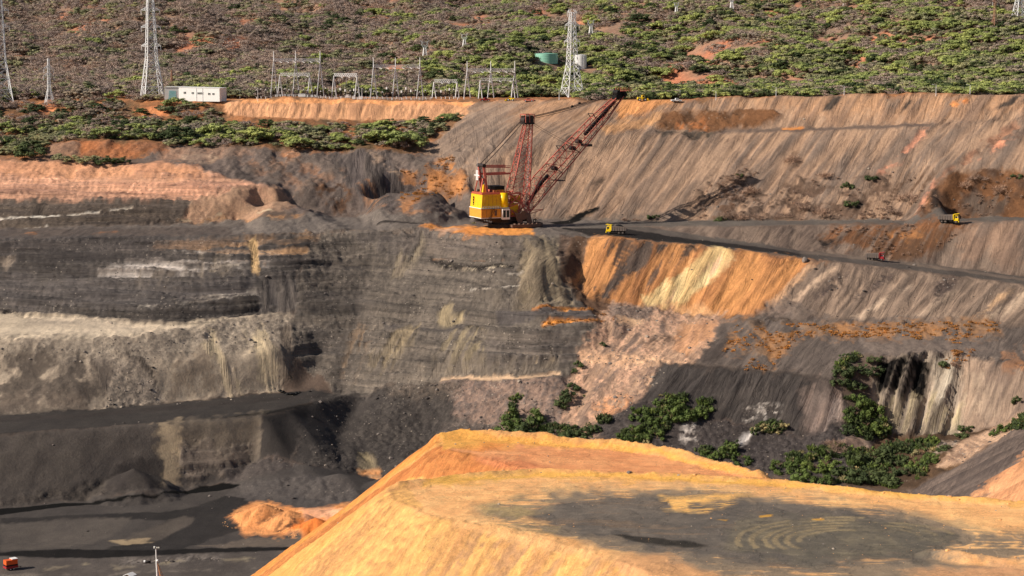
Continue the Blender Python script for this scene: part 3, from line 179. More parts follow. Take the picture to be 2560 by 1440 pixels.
 ([(-347.6,983.0),(-333.7,983.3),(-319.8,983.6),(-297.3,956.2),(-284.1,957.7),(-270.8,959.2),(-257.6,960.7),(-244.3,962.1),(-230.9,963.6),(-217.5,965.2),(-204.2,967.2),(-190.9,969.4),(-174.6,971.2),(-158.3,972.9),(-141.9,974.1),(-125.4,975.1),(-124.2,965.4),(-140.4,963.3),(-156.6,961.7),(-172.8,960.3),(-189.0,958.8),(-202.3,957.2),(-215.6,955.7),(-228.9,954.4),(-242.2,953.1),(-255.5,951.9),(-268.7,950.6),(-282.0,949.7),(-295.3,948.8),(-307.2,944.0),(-320.3,942.9),(-333.5,942.0)],(88,80,72),(74,68,62),'h',8,1.0,1.0),
 ([(-199.6,944.1),(-182.3,953.9),(-168.0,956.1),(-153.6,958.5),(-139.2,961.2),(-126.0,963.8),(-112.8,967.3),(-111.9,958.6),(-128.4,952.6),(-145.1,948.6),(-162.8,945.7),(-180.5,943.6)],(210,196,176),(120,108,94),'h',8,0.9,0.55),
 ([(-154.7,961.8),(-141.9,966.9),(-128.9,972.1),(-114.2,974.8),(-99.6,978.6),(-84.8,982.1),(-70.1,983.3),(-55.2,981.9),(-54.9,975.8),(-74.6,975.6),(-93.5,968.4),(-108.3,961.3),(-123.3,957.7),(-138.4,955.2)],(176,136,94),(110,94,78),'h',8,0.9,0.55),
 ([(-174.6,965.5),(-160.8,968.1),(-146.9,970.6),(-132.9,973.1),(-128.8,970.9),(-141.8,966.3),(-154.7,961.8),(-173.9,960.9)],(140,112,86),(90,80,70),'h',6,0.8,0.6),
 ([(-128.8,970.9),(-125.0,972.4),(-120.3,948.5),(-123.5,946.5)],(205,170,120),(180,150,110),'s',3,1.0,1.0),
 ([(-244.7,950.2),(-241.4,952.4),(-237.0,949.8),(-244.4,948.6)],(140,126,110),(120,108,94),'b',5,1.0,1.0),
 ([(-181.0,925.0),(-165.2,925.6),(-149.9,929.4),(-135.6,933.9),(-121.3,940.1),(-121.2,939.4),(-135.4,933.0),(-149.8,928.3),(-165.0,924.5),(-180.8,923.9)],(222,210,190),(150,136,118),'p',2,0.95,0.55),
 ([(-176.7,921.8),(-161.1,923.4),(-146.0,928.4),(-132.7,933.1),(-119.3,939.2),(-119.2,938.5),(-132.5,932.3),(-145.9,927.4),(-161.0,922.3),(-176.5,920.6)],(222,210,190),(150,136,118),'p',2,0.95,0.55),
 ([(-197.0,940.1),(-180.6,944.1),(-180.4,943.1),(-196.8,939.1)],(222,210,190),(150,136,118),'p',2,0.95,0.55),
 ([(-160.7,926.3),(-148.2,930.1),(-135.6,934.3),(-121.4,941.1),(-121.3,940.4),(-135.5,933.4),(-148.0,929.0),(-160.5,925.2)],(222,210,190),(150,136,118),'p',2,0.95,0.55),
 ([(-141.6,950.4),(-130.4,952.6),(-130.2,951.5),(-141.4,949.3)],(222,210,190),(150,136,118),'p',2,0.95,0.55),
 ([(-180.5,943.6),(-166.4,946.4),(-152.3,949.8),(-138.2,953.8),(-132.8,942.0),(-147.1,935.9),(-162.0,934.7),(-177.2,935.4)],(150,136,116),(100,90,80),'s',10,0.6,0.6),
 ([(-332.2,937.2),(-318.1,937.7),(-304.4,939.4),(-292.3,946.7),(-277.9,946.6),(-263.4,946.3),(-248.9,945.9),(-234.4,945.4),(-219.9,944.9),(-205.4,944.3),(-186.0,942.4),(-166.7,940.4),(-151.7,941.4),(-136.8,943.1),(-121.9,946.0),(-121.0,937.7),(-136.1,930.9),(-151.3,926.1),(-166.6,922.5),(-182.4,922.6),(-196.0,924.3),(-209.6,926.0),(-223.3,927.7),(-237.0,929.5),(-250.5,930.1),(-263.9,930.4),(-277.3,930.8),(-290.7,931.1),(-303.5,929.6),(-316.8,929.4),(-330.0,929.3)],(100,92,84),(82,76,70),'h',10,0.7,1.0),
 ([(-220.6,926.2),(-206.2,924.7),(-191.9,923.3),(-177.6,921.6),(-163.5,920.5),(-149.2,924.6),(-135.0,929.7),(-120.9,936.8),(-106.2,940.8),(-105.7,935.0),(-119.8,928.8),(-133.4,920.4),(-147.5,914.0),(-161.5,908.8),(-175.1,911.6),(-188.9,915.5),(-204.7,921.2)],(58,53,48),(84,76,66),'h',5,0.95,0.85),
 ([(-240.1,929.8),(-227.4,923.3),(-226.5,911.9),(-235.1,909.4)],(52,48,44),(70,62,55),'b',4,1.0,1.0),
 ([(-121.4,941.1),(-107.1,949.3),(-99.2,946.1),(-102.0,936.1),(-118.5,931.9)],(70,66,64),(104,96,88),'s',6,1.0,1.0),
 ([(-329.2,926.7),(-314.3,926.7),(-299.4,927.0),(-284.4,926.8),(-269.3,926.4),(-254.2,926.1),(-239.2,925.6),(-222.3,922.2),(-205.6,918.8),(-188.9,915.5),(-175.0,911.2),(-161.3,907.5),(-147.4,913.3),(-133.4,919.9),(-112.9,932.5),(-110.8,930.1),(-133.2,916.2),(-146.5,906.2),(-159.4,896.4),(-176.2,889.3),(-188.9,885.7),(-201.5,882.2),(-213.6,880.5),(-225.7,878.9),(-238.0,878.6),(-250.4,878.5),(-262.9,878.5),(-275.3,878.4),(-287.7,878.3),(-300.1,878.2),(-312.5,878.2)],(200,180,148),(176,158,130),'h',4,1.0,1.0),
 ([(-226.6,919.9),(-211.1,917.1),(-195.7,914.3),(-180.4,911.7),(-161.0,905.6),(-163.6,899.4),(-178.3,900.7),(-193.0,901.4),(-207.9,902.5),(-222.8,904.1)],(190,170,140),(160,144,120),'h',5,1.0,1.0),
 ([(-312.5,878.2),(-298.3,878.2),(-284.1,878.1),(-269.9,878.1),(-255.7,878.1),(-241.4,878.1),(-227.3,878.1),(-214.5,880.6),(-201.7,883.1),(-189.1,886.5),(-176.3,889.9),(-162.0,897.4),(-147.8,906.9),(-133.3,916.8),(-119.7,926.1),(-105.6,934.0),(-101.4,930.3),(-102.5,904.1),(-105.2,894.3),(-119.5,887.8),(-133.6,881.7),(-147.5,875.8),(-159.9,870.1),(-172.0,864.5),(-183.9,858.6),(-195.7,852.8),(-206.7,847.9),(-217.3,842.3),(-228.2,838.0),(-239.0,834.0),(-249.7,830.0),(-260.3,826.0),(-270.8,822.1),(-281.2,818.3),(-291.5,814.4),(-301.8,844.8),(-310.2,869.9)],(170,154,132),(128,115,99),'b',4,1,1,0.45),
 ([(-227.3,878.1),(-214.5,880.4),(-201.7,882.8),(-188.9,886.0),(-176.2,889.3),(-161.8,896.4),(-147.7,906.1),(-133.2,916.2),(-119.6,925.4),(-105.5,933.6),(-101.5,912.3),(-116.0,903.4),(-130.6,896.7),(-145.3,890.2),(-159.8,884.0),(-174.4,879.2),(-187.2,876.4),(-200.1,874.5),(-213.0,873.3),(-225.9,871.8)],(178,163,142),(134,122,107),'r',10,0.9,1.0),
 ([(-310.9,872.6),(-297.3,872.6),(-283.6,872.7),(-270.0,872.7),(-256.4,872.7),(-242.8,872.7),(-229.1,872.7),(-215.9,874.3),(-195.3,877.4),(-181.8,870.9),(-181.7,860.4),(-193.2,855.5),(-204.9,852.1),(-216.6,849.2),(-228.1,845.6),(-239.4,841.9),(-250.7,838.1),(-261.8,834.6),(-272.9,831.0),(-283.9,827.7),(-295.0,824.6),(-305.4,855.5)],(88,79,70),(76,69,62),'b',14,0.9,0.8,0.4),
 ([(-222.5,856.9),(-205.9,860.0),(-189.3,864.3),(-178.2,860.6),(-192.2,855.1),(-206.2,850.9),(-220.3,847.2)],(124,110,94),(100,89,78),'b',8,0.8,0.7,0.3),
 ([(-173.6,885.0),(-167.8,887.4),(-158.3,877.1),(-164.6,872.6)],(70,63,57),(84,76,68),'s',6,1.0,1.0),
 ([(-189.5,879.5),(-182.0,882.1),(-173.3,872.1),(-179.9,870.2)],(86,78,70),(104,94,84),'s',8,0.8,1.0),
 ([(-178.3,870.8),(-174.6,879.9),(-167.7,881.5),(-152.6,874.0),(-171.7,862.9),(-178.2,862.1)],(176,160,140),(120,110,98),'r',6,1.0,1.0),
 ([(-141.6,897.9),(-135.1,903.0),(-122.7,889.8),(-122.4,887.2),(-127.5,885.4),(-134.1,888.8)],(206,186,148),(176,158,130),'s',10,0.8,0.7),
 ([(-120.0,913.9),(-113.0,916.5),(-107.5,899.4),(-108.9,895.3),(-114.0,892.5),(-116.1,896.0)],(222,200,158),(192,172,140),'s',10,0.85,1.0),
 ([(-151.3,890.0),(-141.6,897.9),(-129.5,887.2),(-139.4,880.8),(-152.8,876.0)],(140,124,104),(116,103,88),'b',10,0.8,0.8,0.3),
 ([(-105.1,929.0),(-97.9,933.0),(-97.4,908.0),(-105.3,895.2),(-107.4,898.7)],(112,100,86),(130,116,100),'s',6,1.0,1.0),
 ([(-291.5,814.4),(-280.0,819.8),(-268.4,825.2),(-256.6,830.7),(-244.7,836.2),(-232.6,841.7),(-220.3,847.2),(-208.2,850.5),(-195.9,853.8),(-184.0,858.9),(-171.9,864.0),(-159.8,869.7),(-147.5,875.4),(-134.9,880.7),(-122.3,886.1),(-105.9,892.0),(-89.0,895.6),(-68.9,893.5),(-68.4,886.2),(-86.7,872.2),(-107.2,844.4),(-121.0,838.9),(-134.6,833.4),(-148.1,828.0),(-163.7,821.9),(-179.1,815.9),(-190.7,811.8),(-202.3,807.9),(-213.7,804.0),(-225.0,800.1),(-236.2,796.2),(-247.3,792.4),(-258.1,788.2),(-268.8,784.0),(-279.5,779.9)],(70,65,60),(58,54,51),'p',4,1.0,1.0),
 ([(-263.2,819.4),(-252.2,824.4),(-241.1,829.4),(-229.8,834.5),(-218.4,839.8),(-202.4,844.3),(-186.2,848.9),(-173.2,855.7),(-159.8,861.8),(-146.2,867.5),(-129.6,874.6),(-112.7,881.5),(-99.5,883.6),(-86.4,887.3),(-85.5,877.8),(-98.5,874.4),(-111.5,872.3),(-128.2,865.3),(-144.6,858.1),(-158.1,852.4),(-171.3,846.2),(-184.2,839.6),(-200.3,835.2),(-216.1,830.8),(-227.4,825.7),(-238.6,820.7),(-249.6,815.7),(-260.6,810.9)],(58,53,49),(68,62,58),'p',5,1.0,1.0),
 ([(-148.2,828.9),(-135.6,834.0),(-122.7,839.0),(-111.9,847.5),(-100.8,856.1),(-88.3,869.8),(-75.5,886.4),(-72.0,887.0),(-91.1,862.4),(-107.2,844.0),(-122.5,837.6),(-135.4,833.0)],(28,26,24),(44,41,38),'p',3,1.0,1.0),
 ([(-279.5,779.9),(-268.8,784.0),(-258.1,788.2),(-247.3,792.4),(-236.2,796.2),(-225.0,800.1),(-213.7,804.0),(-202.3,807.9),(-190.7,811.8),(-179.1,815.9),(-167.5,820.6),(-155.7,825.3),(-143.8,830.0),(-131.7,834.8),(-119.5,839.6),(-107.2,844.4),(-105.5,833.1),(-102.8,813.4),(-115.0,816.8),(-126.2,814.0),(-136.4,803.8),(-145.2,787.7),(-156.1,784.8),(-167.9,786.2),(-179.3,785.9),(-189.5,780.6),(-199.6,775.4),(-209.6,770.2),(-219.4,765.0),(-229.0,759.8),(-238.5,754.7),(-247.9,749.7),(-257.2,744.7),(-266.4,739.8),(-276.2,768.8)],(84,77,70),(70,64,58),'b',3,1,1,0.15),
 ([(-203.6,778.8),(-190.9,785.8),(-178.0,792.8),(-166.5,800.2),(-163.6,785.5),(-178.1,788.2),(-190.7,782.5),(-203.1,776.8)],(70,64,58),(78,71,64),'b',4,1.0,1.0),
 ([(-149.5,826.5),(-144.8,828.7),(-139.3,830.7),(-138.2,820.2),(-137.1,809.5),(-141.8,794.1),(-146.5,817.8)],(166,146,116),(140,124,100),'b',9,1,1,0.12),
 ([(-140.1,830.5),(-123.7,836.9),(-107.1,843.5),(-106.4,829.0),(-114.2,823.6),(-125.1,818.1),(-135.8,812.1),(-137.9,821.0)],(114,102,86),(94,85,74),'b',10,0.85,1,0.15),
 ([(-138.9,822.0),(-123.8,827.9),(-108.8,835.1),(-114.2,823.6),(-125.1,818.1),(-135.8,812.1)],(112,100,86),(120,106,90),'h',10,0.7,1.0),
 ([(-107.1,843.5),(-97.3,855.9),(-85.0,872.7),(-89.2,843.5),(-93.2,824.4),(-106.3,828.5)],(62,57,53),(54,50,47),'p',3,1.0,1.0),
 ([(-121.6,823.1),(-110.3,829.7),(-97.5,825.1),(-85.1,819.0),(-85.6,807.3),(-101.9,805.5),(-118.6,806.9)],(78,71,66),(70,64,60),'b',6,1.0,1.0),
 ([(-166.3,799.2),(-162.5,805.4),(-153.8,812.0),(-144.6,815.9),(-141.1,794.9),(-151.6,786.0),(-163.6,785.5)],(74,68,62),(68,62,58),'p',4,1.0,1.0),
 ([(-86.7,872.2),(-68.8,892.0),(-58.0,894.5),(-39.7,889.0),(-27.9,877.8),(-16.5,869.8),(-5.3,863.6),(-5.2,856.4),(-18.3,856.9),(-31.3,855.7),(-29.8,812.4),(-44.3,804.9),(-59.3,808.1),(-72.9,821.9),(-85.4,821.4),(-93.2,824.4),(-89.2,843.5)],(82,76,70),(66,61,57),'r',6,1.0,1.0),
 ([(-88.1,868.5),(-75.3,883.6),(-79.6,850.2),(-85.6,823.4),(-92.4,824.5),(-89.2,843.5)],(80,74,69),(70,65,60),'p',8,1.0,1.0),
 ([(-72.0,887.0),(-57.8,890.0),(-64.0,875.4),(-69.9,859.5),(-81.2,830.3),(-78.9,862.2)],(66,61,57),(80,74,68),'p',10,0.7,1.0),
 ([(-66.1,831.8),(-56.3,837.1),(-52.4,802.9),(-62.6,807.7)],(210,140,80),(170,130,90),'h',4,1.0,1.0),
 ([(-67.0,843.5),(-60.6,849.7),(-56.3,837.1),(-66.1,831.8)],(160,144,110),(120,108,88),'s',4,1.0,1.0),
 ([(-266.4,739.8),(-256.2,745.5),(-245.8,751.3),(-235.3,757.3),(-224.7,763.3),(-213.8,769.1),(-202.7,774.9),(-192.0,780.0),(-181.2,785.2),(-169.7,787.8),(-156.9,784.4),(-145.5,787.5),(-136.2,803.9),(-125.4,814.2),(-112.9,813.8),(-98.8,814.3),(-85.4,821.4),(-72.8,823.9),(-60.3,829.3),(-45.9,804.4),(-27.8,755.6),(-37.1,734.6),(-45.5,709.0),(-53.7,689.8),(-61.6,671.8),(-69.0,654.7),(-76.1,638.5),(-85.8,638.4),(-95.4,638.3),(-105.1,638.3),(-114.8,638.2),(-124.4,638.1),(-134.1,638.0),(-143.7,637.9),(-153.4,637.8),(-163.0,637.8),(-172.7,637.7),(-182.3,637.6),(-191.9,637.5),(-201.6,637.4),(-211.2,637.4),(-220.9,637.4),(-230.6,637.4),(-246.1,681.9)],(84,78,72),(72,67,63),'p',3,1.0,1.0),
 ([(-112.4,809.9),(-95.8,809.8),(-82.8,812.4),(-68.9,804.4),(-61.5,792.6),(-69.7,775.6),(-84.5,780.8),(-99.5,786.0),(-117.1,796.6)],(84,78,73),(74,69,65),'b',6,1.0,1.0),
 ([(-198.3,757.6),(-187.2,759.9),(-176.1,762.2),(-164.8,764.2),(-153.5,766.2),(-135.1,768.8),(-124.1,779.0),(-117.1,796.6),(-106.9,793.0),(-112.2,762.2),(-120.1,742.9),(-127.6,724.5),(-136.7,702.3),(-147.7,700.0),(-141.5,727.5),(-132.9,755.6),(-144.2,755.6),(-155.5,755.6),(-166.9,755.6),(-181.4,751.8),(-195.8,747.9)],(48,45,43),(58,54,51),'p',3,1.0,1.0),
 ([(-195.8,747.9),(-181.7,753.1),(-167.4,758.2),(-147.4,758.9),(-147.7,736.7),(-160.7,706.9),(-172.2,703.4),(-183.6,700.0)],(100,92,83),(88,81,74),'p',5,0.85,1.0),
 ([(-143.5,730.5),(-134.8,749.2),(-127.8,762.2),(-120.5,755.6),(-121.6,733.6),(-130.3,723.3),(-141.8,721.5)],(102,93,83),(90,82,74),'p',5,0.85,1.0),
 ([(-149.6,723.3),(-140.0,727.5),(-131.1,727.5),(-121.3,731.7),(-124.0,720.9),(-134.0,719.2),(-144.0,717.4)],(176,154,120),(140,124,100),'p',2,0.9,0.8),
 ([(-124.7,782.5),(-106.4,789.5),(-97.8,747.3),(-112.7,724.5),(-121.9,691.7),(-134.5,694.4),(-147.2,697.2),(-138.4,707.5),(-130.5,724.5),(-122.6,749.2)],(50,47,45),(60,56,53),'p',3,1.0,1.0),
 ([(-114.7,708.8),(-98.3,727.5),(-86.4,727.5),(-74.4,726.5),(-75.5,709.1),(-89.8,707.4),(-104.1,705.8)],(114,102,89),(96,87,79),'p',2.5,1.0,1.0),
 ([(-224.5,693.2),(-214.2,694.6),(-203.9,696.0),(-193.6,697.4),(-183.3,698.8),(-172.5,701.7),(-161.6,704.6),(-149.1,703.4),(-136.7,702.3),(-126.1,703.5),(-115.5,704.6),(-105.5,705.5),(-95.5,706.4),(-85.5,707.5),(-75.5,708.5),(-75.0,703.9),(-84.9,702.3),(-94.8,700.8),(-104.6,699.3),(-114.4,697.8),(-125.4,695.6),(-136.4,693.3),(-147.3,691.1),(-158.9,692.1),(-170.5,693.2),(-182.1,694.3),(-192.7,694.0),(-203.3,693.7),(-213.9,693.4)],(22,20,19),(36,33,31),'p',2,1.0,1.0),
 ([(-248.5,688.7),(-237.4,689.4),(-226.4,690.2),(-215.3,690.9),(-204.1,691.7),(-193.0,692.4),(-181.9,693.2),(-170.3,692.3),(-158.7,691.4),(-147.2,690.5),(-136.3,692.8),(-125.3,695.0),(-114.3,697.3),(-104.5,698.6),(-94.6,699.9),(-84.8,701.4),(-74.9,702.8),(-70.2,658.0),(-80.1,657.9),(-89.9,657.8),(-99.8,657.7),(-109.6,657.6),(-119.4,657.6),(-129.3,657.5),(-139.1,657.4),(-148.9,657.4),(-158.8,657.3),(-168.6,657.2),(-178.4,657.2),(-188.2,657.1),(-198.0,657.0),(-207.9,657.0),(-217.7,657.0),(-227.6,657.0),(-237.4,657.0)],(102,94,86),(86,79,73),'p',3,1.0,1.0),
 ([(-162.6,677.7),(-151.5,684.2),(-136.9,681.0),(-123.8,685.9),(-110.5,690.9),(-100.6,691.5),(-90.8,692.2),(-90.3,688.3),(-100.1,687.7),(-109.9,687.1),(-123.1,682.2),(-136.1,677.3),(-150.7,680.4),(-161.8,674.0)],(176,162,130),(130,118,100),'p',5,0.9,0.5),
 ([(-175.6,668.7),(-162.2,669.8),(-148.7,670.9),(-139.2,672.0),(-129.8,673.1),(-120.3,674.2),(-110.8,675.3),(-100.0,677.5),(-89.2,679.7),(-88.9,677.1),(-99.7,674.8),(-110.4,672.7),(-119.9,671.6),(-129.3,670.5),(-138.7,669.4),(-148.1,668.3),(-161.6,667.2),(-175.0,666.1)],(150,138,122),(120,110,98),'p',4,0.8,0.5),
 ([(-138.4,688.9),(-126.4,690.4),(-114.4,691.9),(-102.3,693.4),(-101.5,687.9),(-112.5,686.1),(-123.5,684.2),(-134.3,682.4)],(120,112,104),(140,130,118),'r',4,0.8,0.6),
 ([(-109.8,762.2),(-107.8,775.6),(-103.0,788.1),(-94.1,781.1),(-82.1,772.2),(-68.6,781.1),(-61.3,789.5),(-57.3,736.7),(-71.4,726.6),(-75.5,723.3),(-83.9,731.9),(-98.7,730.5),(-104.5,746.1)],(238,166,104),(220,146,88),'s',4,1.0,1.0),
 ([(-84.4,772.2),(-71.4,777.0),(-64.9,756.3),(-79.5,747.5)],(226,172,132),(210,150,110),'b',4,1.0,1.0),
 ([(-84.7,739.5),(-77.9,747.3),(-64.9,756.3),(-65.7,730.1),(-75.5,723.3)],(232,132,62),(214,120,58),'s',4,1.0,1.0),
 ([(-90.6,751.5),(-85.6,748.2),(-97.5,744.9),(-99.7,744.3)],(60,46,38),(110,78,56),'s',3,0.95,0.8),
 ([(-83.2,747.1),(-79.6,749.2),(-84.3,735.6),(-90.1,733.6),(-89.4,741.1)],(60,46,38),(110,78,56),'s',3,0.95,0.8),
 ([(-96.1,752.2),(-93.8,752.3),(-98.0,749.2)],(60,46,38),(110,78,56),'s',3,0.95,0.8),
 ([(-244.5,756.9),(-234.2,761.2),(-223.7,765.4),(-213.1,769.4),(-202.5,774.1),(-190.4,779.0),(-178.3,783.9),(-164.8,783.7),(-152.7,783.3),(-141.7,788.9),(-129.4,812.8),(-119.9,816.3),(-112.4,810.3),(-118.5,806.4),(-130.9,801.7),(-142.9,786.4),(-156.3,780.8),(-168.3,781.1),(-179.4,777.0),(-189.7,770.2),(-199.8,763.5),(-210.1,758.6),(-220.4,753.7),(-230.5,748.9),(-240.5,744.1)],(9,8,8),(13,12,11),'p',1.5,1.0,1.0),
 ([(-103.6,952.8),(-94.7,982.4),(-80.1,985.4),(-65.5,988.0),(-39.7,988.3),(-23.6,978.1),(-5.8,962.9),(20.5,972.4),(30.9,958.9),(33.0,936.1),(40.6,912.9),(36.1,892.9),(28.6,880.7),(21.4,877.9),(7.7,876.6),(-5.9,878.3),(-19.7,882.0),(-32.3,885.7),(-45.1,889.9),(-58.0,893.9),(-75.6,887.5),(-87.9,903.3),(-99.1,906.7),(-105.1,929.0),(-102.0,936.1)],(116,105,90),(88,80,70),'x',5,1.0,1.0),
 ([(-82.9,982.4),(-69.3,985.3),(-55.5,986.9),(-39.6,985.2),(-23.5,975.6),(-5.8,960.0),(-7.6,949.2),(-25.1,959.9),(-42.9,970.0),(-58.9,975.6),(-74.7,977.9)],(108,98,86),(92,84,76),'x',8,0.8,1.0),
 ([(-55.4,984.3),(-39.0,982.9),(-22.5,973.4),(-6.3,961.5),(9.6,960.3),(7.6,943.9),(-15.3,953.9),(-29.0,962.3),(-42.9,970.0)],(100,90,80),(120,106,90),'x',10,0.8,1.0),
 ([(-66.0,963.3),(-54.8,972.2),(-41.4,981.2),(-42.9,970.0),(-53.9,956.5)],(150,136,112),(110,98,84),'s',10,0.8,0.6),
 ([(5.8,959.4),(21.3,963.8),(22.7,941.2),(29.8,922.1),(16.6,915.3),(3.7,915.6),(1.9,933.2)],(166,148,118),(128,114,94),'s',10,0.95,1.0),
 ([(7.5,926.1),(12.1,927.3),(13.0,917.1),(8.3,916.5)],(205,190,130),(150,134,104),'s',5,0.9,0.5),
 ([(23.4,968.8),(33.4,978.9),(32.4,959.7),(30.5,947.2),(23.7,939.8),(22.0,951.4)],(88,72,60),(112,92,74),'h',6,1.0,1.0),
 ([(-111.9,958.6),(-98.1,965.8),(-84.1,973.1),(-58.7,973.3),(-54.5,966.3),(-69.3,969.5),(-83.5,965.1),(-107.5,953.7)],(64,59,54),(84,76,68),'h',8,0.9,0.7),
 ([(-104.4,941.1),(-88.9,948.0),(-73.1,954.2),(-60.9,943.1),(-72.2,941.9),(-87.0,937.5),(-101.8,933.6)],(74,68,62),(92,84,74),'h',10,0.8,0.7),
 ([(-39.9,967.4),(-27.9,954.7),(-15.2,946.1),(0.8,941.0),(0.8,938.2),(-15.2,943.0),(-28.7,951.7),(-39.1,962.6)],(44,40,36),(66,60,54),'r',3,1.0,1.0),
 ([(-33.8,958.4),(-24.9,950.5),(-11.4,942.9),(0.9,940.5),(0.9,939.1),(-11.4,941.6),(-24.8,949.0),(-33.7,956.8)],(216,200,170),(130,116,98),'r',2,1,0.45),
 ([(-7.0,935.4),(1.9,934.9),(4.9,935.7),(4.9,935.0),(1.9,934.3),(-7.0,934.6)],(230,220,200),(205,190,168),'p',2,1,0.75),
 ([(-19.7,933.2),(-16.9,931.9),(-16.9,931.2),(-19.7,932.5)],(236,226,206),(215,200,178),'p',1.5,1.0,1.0),
 ([(-14.1,930.7),(-10.1,929.3),(-10.1,928.6),(-14.1,929.9)],(236,226,206),(215,200,178),'p',1.5,1.0,1.0),
 ([(-4.7,927.4),(3.7,928.2),(3.7,927.5),(-4.7,926.7)],(236,226,206),(215,200,178),'p',1.5,1.0,1.0),
 ([(-46.2,956.5),(-32.5,948.9),(-20.8,940.4),(-11.3,932.2),(-11.2,930.4),(-20.8,938.5),(-32.4,946.9),(-46.1,954.3)],(56,51,46),(90,82,72),'h',4,0.9,0.6),
 ([(-38.9,966.0),(-19.2,953.1),(-3.8,946.1),(-3.8,945.2),(-19.2,952.2),(-38.8,965.1)],(180,126,84),(130,108,88),'p',2,0.8,0.5),
 ([(-33.8,929.2),(-28.2,930.6),(-22.3,918.4),(-24.0,915.7),(-34.4,921.6)],(168,150,114),(140,126,100),'s',5,0.9,1.0),
 ([(-18.7,930.0),(3.7,925.2),(5.5,916.6),(-16.7,921.8)],(92,84,76),(112,102,88),'s',8,0.8,0.8),
 ([(9.2,914.0),(22.2,917.9),(37.3,924.7),(43.7,921.1),(43.6,918.6),(37.2,922.4),(22.2,916.3),(9.2,912.8)],(226,150,72),(196,128,70),'b',3,1,0.8),
 ([(13.7,905.5),(27.6,910.3),(40.6,913.2),(47.3,918.4),(47.1,914.9),(40.4,909.4),(27.5,906.9),(13.7,901.8)],(228,152,70),(196,126,64),'b',3,1,0.9),
 ([(-7.4,915.5),(8.6,913.2),(24.7,916.2),(41.0,923.5),(40.6,912.9),(18.3,907.8),(5.5,907.3),(-7.3,909.3)],(84,77,70),(96,88,80),'h',4,1.0,1.0),
 ([(-60.2,931.9),(-37.2,920.9),(-22.2,914.5),(-22.1,910.4),(-37.0,916.8),(-60.1,929.5)],(92,85,80),(84,78,72),'p',4,1.0,1.0),
 ([(-75.0,927.4),(-71.9,937.1),(-66.9,919.3),(-73.2,902.2),(-78.7,902.6)],(150,122,92),(120,104,86),'s',8,0.7,0.7),
 ([(-97.2,925.3),(-75.0,927.4),(-77.6,912.8),(-92.3,911.8)],(76,70,63),(98,89,78),'h',12,0.8,0.8),
 ([(-66.6,914.7),(-55.9,922.6),(-41.0,921.7),(-51.3,905.1),(-62.0,900.0)],(142,126,98),(104,94,80),'s',10,0.8,0.6),
 ([(-33.1,908.9),(-22.0,906.0),(-12.7,893.8),(-16.2,887.8),(-28.9,892.0)],(158,142,110),(120,108,90),'s',12,0.8,0.7),
 ([(-14.6,900.8),(1.2,897.2),(16.9,897.5),(32.8,901.3),(28.8,889.2),(15.6,886.9),(2.4,886.5),(-10.8,888.7)],(118,106,92),(94,86,77),'h',12,0.8,1.0),
 ([(9.0,888.4),(19.8,891.1),(19.7,884.9),(10.7,883.8)],(176,156,126),(130,116,98),'r',8,0.8,0.5),
 ([(-29.0,894.9),(-14.4,890.0),(0.0,886.6),(14.4,886.3),(28.8,888.2),(21.4,881.6),(7.7,881.2),(-6.0,882.5),(-19.8,886.1),(-35.2,890.9),(-50.8,895.3)],(128,116,100),(112,102,90),'s',8,0.8,1.0),
 ([(-32.4,887.7),(-19.7,883.0),(-5.9,878.9),(7.7,877.1),(21.4,878.5),(30.3,880.5),(31.7,867.4),(20.7,847.8),(7.8,852.4),(-5.2,857.5),(-22.9,866.0)],(158,132,114),(112,100,92),'r',6,1.0,1.0),
 ([(-58.0,894.5),(-45.1,890.5),(-32.3,886.0),(-19.7,882.0),(-26.7,876.4),(-40.3,881.6),(-53.8,884.2)],(70,64,58),(110,98,86),'r',8,0.8,1.0),
 ([(-32.5,890.5),(-19.8,886.7),(1.8,881.3),(21.4,882.1),(21.4,880.2),(1.8,877.4),(-19.7,883.8),(-32.4,888.8)],(228,192,152),(190,160,130),'p',3,1.0,1.0),
 ([(-31.8,869.0),(-18.5,865.4),(-5.3,863.9),(-3.5,856.9),(-17.4,857.2),(-31.3,855.7)],(116,104,94),(86,79,73),'r',6,0.8,1.0),
 ([(29.2,969.4),(39.2,974.8),(34.7,956.9),(30.3,938.7),(52.9,937.4),(52.1,920.8),(40.6,912.9),(30.1,933.6),(22.7,939.3)],(104,80,62),(84,66,52),'b',6,1.0,1.0),
 ([(39.3,977.2),(62.1,965.9),(81.5,965.3),(95.9,963.4),(110.2,961.3),(124.3,958.0),(138.3,954.8),(152.7,948.5),(140.0,939.2),(127.5,929.8),(115.4,921.7),(97.4,927.3),(79.1,933.3),(60.4,935.0),(47.2,935.4),(34.0,935.5),(28.7,937.7),(34.7,956.9)],(206,146,92),(172,118,76),'s',4,1.0,1.0),
 ([(42.6,963.9),(62.1,965.4),(53.4,946.2),(41.4,933.8),(30.2,937.6)],(84,72,64),(120,94,74),'s',5,0.95,0.5),
 ([(62.0,964.7),(77.5,964.7),(69.4,957.9),(53.4,946.2),(43.4,936.1),(37.7,935.5),(53.7,953.3)],(84,74,67),(104,88,76),'s',5,1,0.9),
 ([(79.5,964.2),(91.0,963.6),(84.8,958.5),(68.7,947.3),(58.7,939.7),(61.0,946.8)],(88,76,68),(124,98,78),'s',5,0.95,0.6),
 ([(81.5,965.3),(91.1,964.2),(88.6,958.1),(81.0,958.6)],(62,50,42),(84,66,52),'b',5,0.95,0.65),
 ([(99.0,966.1),(108.2,960.6),(105.7,955.2),(91.2,943.1),(77.4,936.0),(62.3,935.1),(60.6,938.9),(80.3,949.8)],(240,212,152),(218,182,124),'s',5,1.0,1.0),
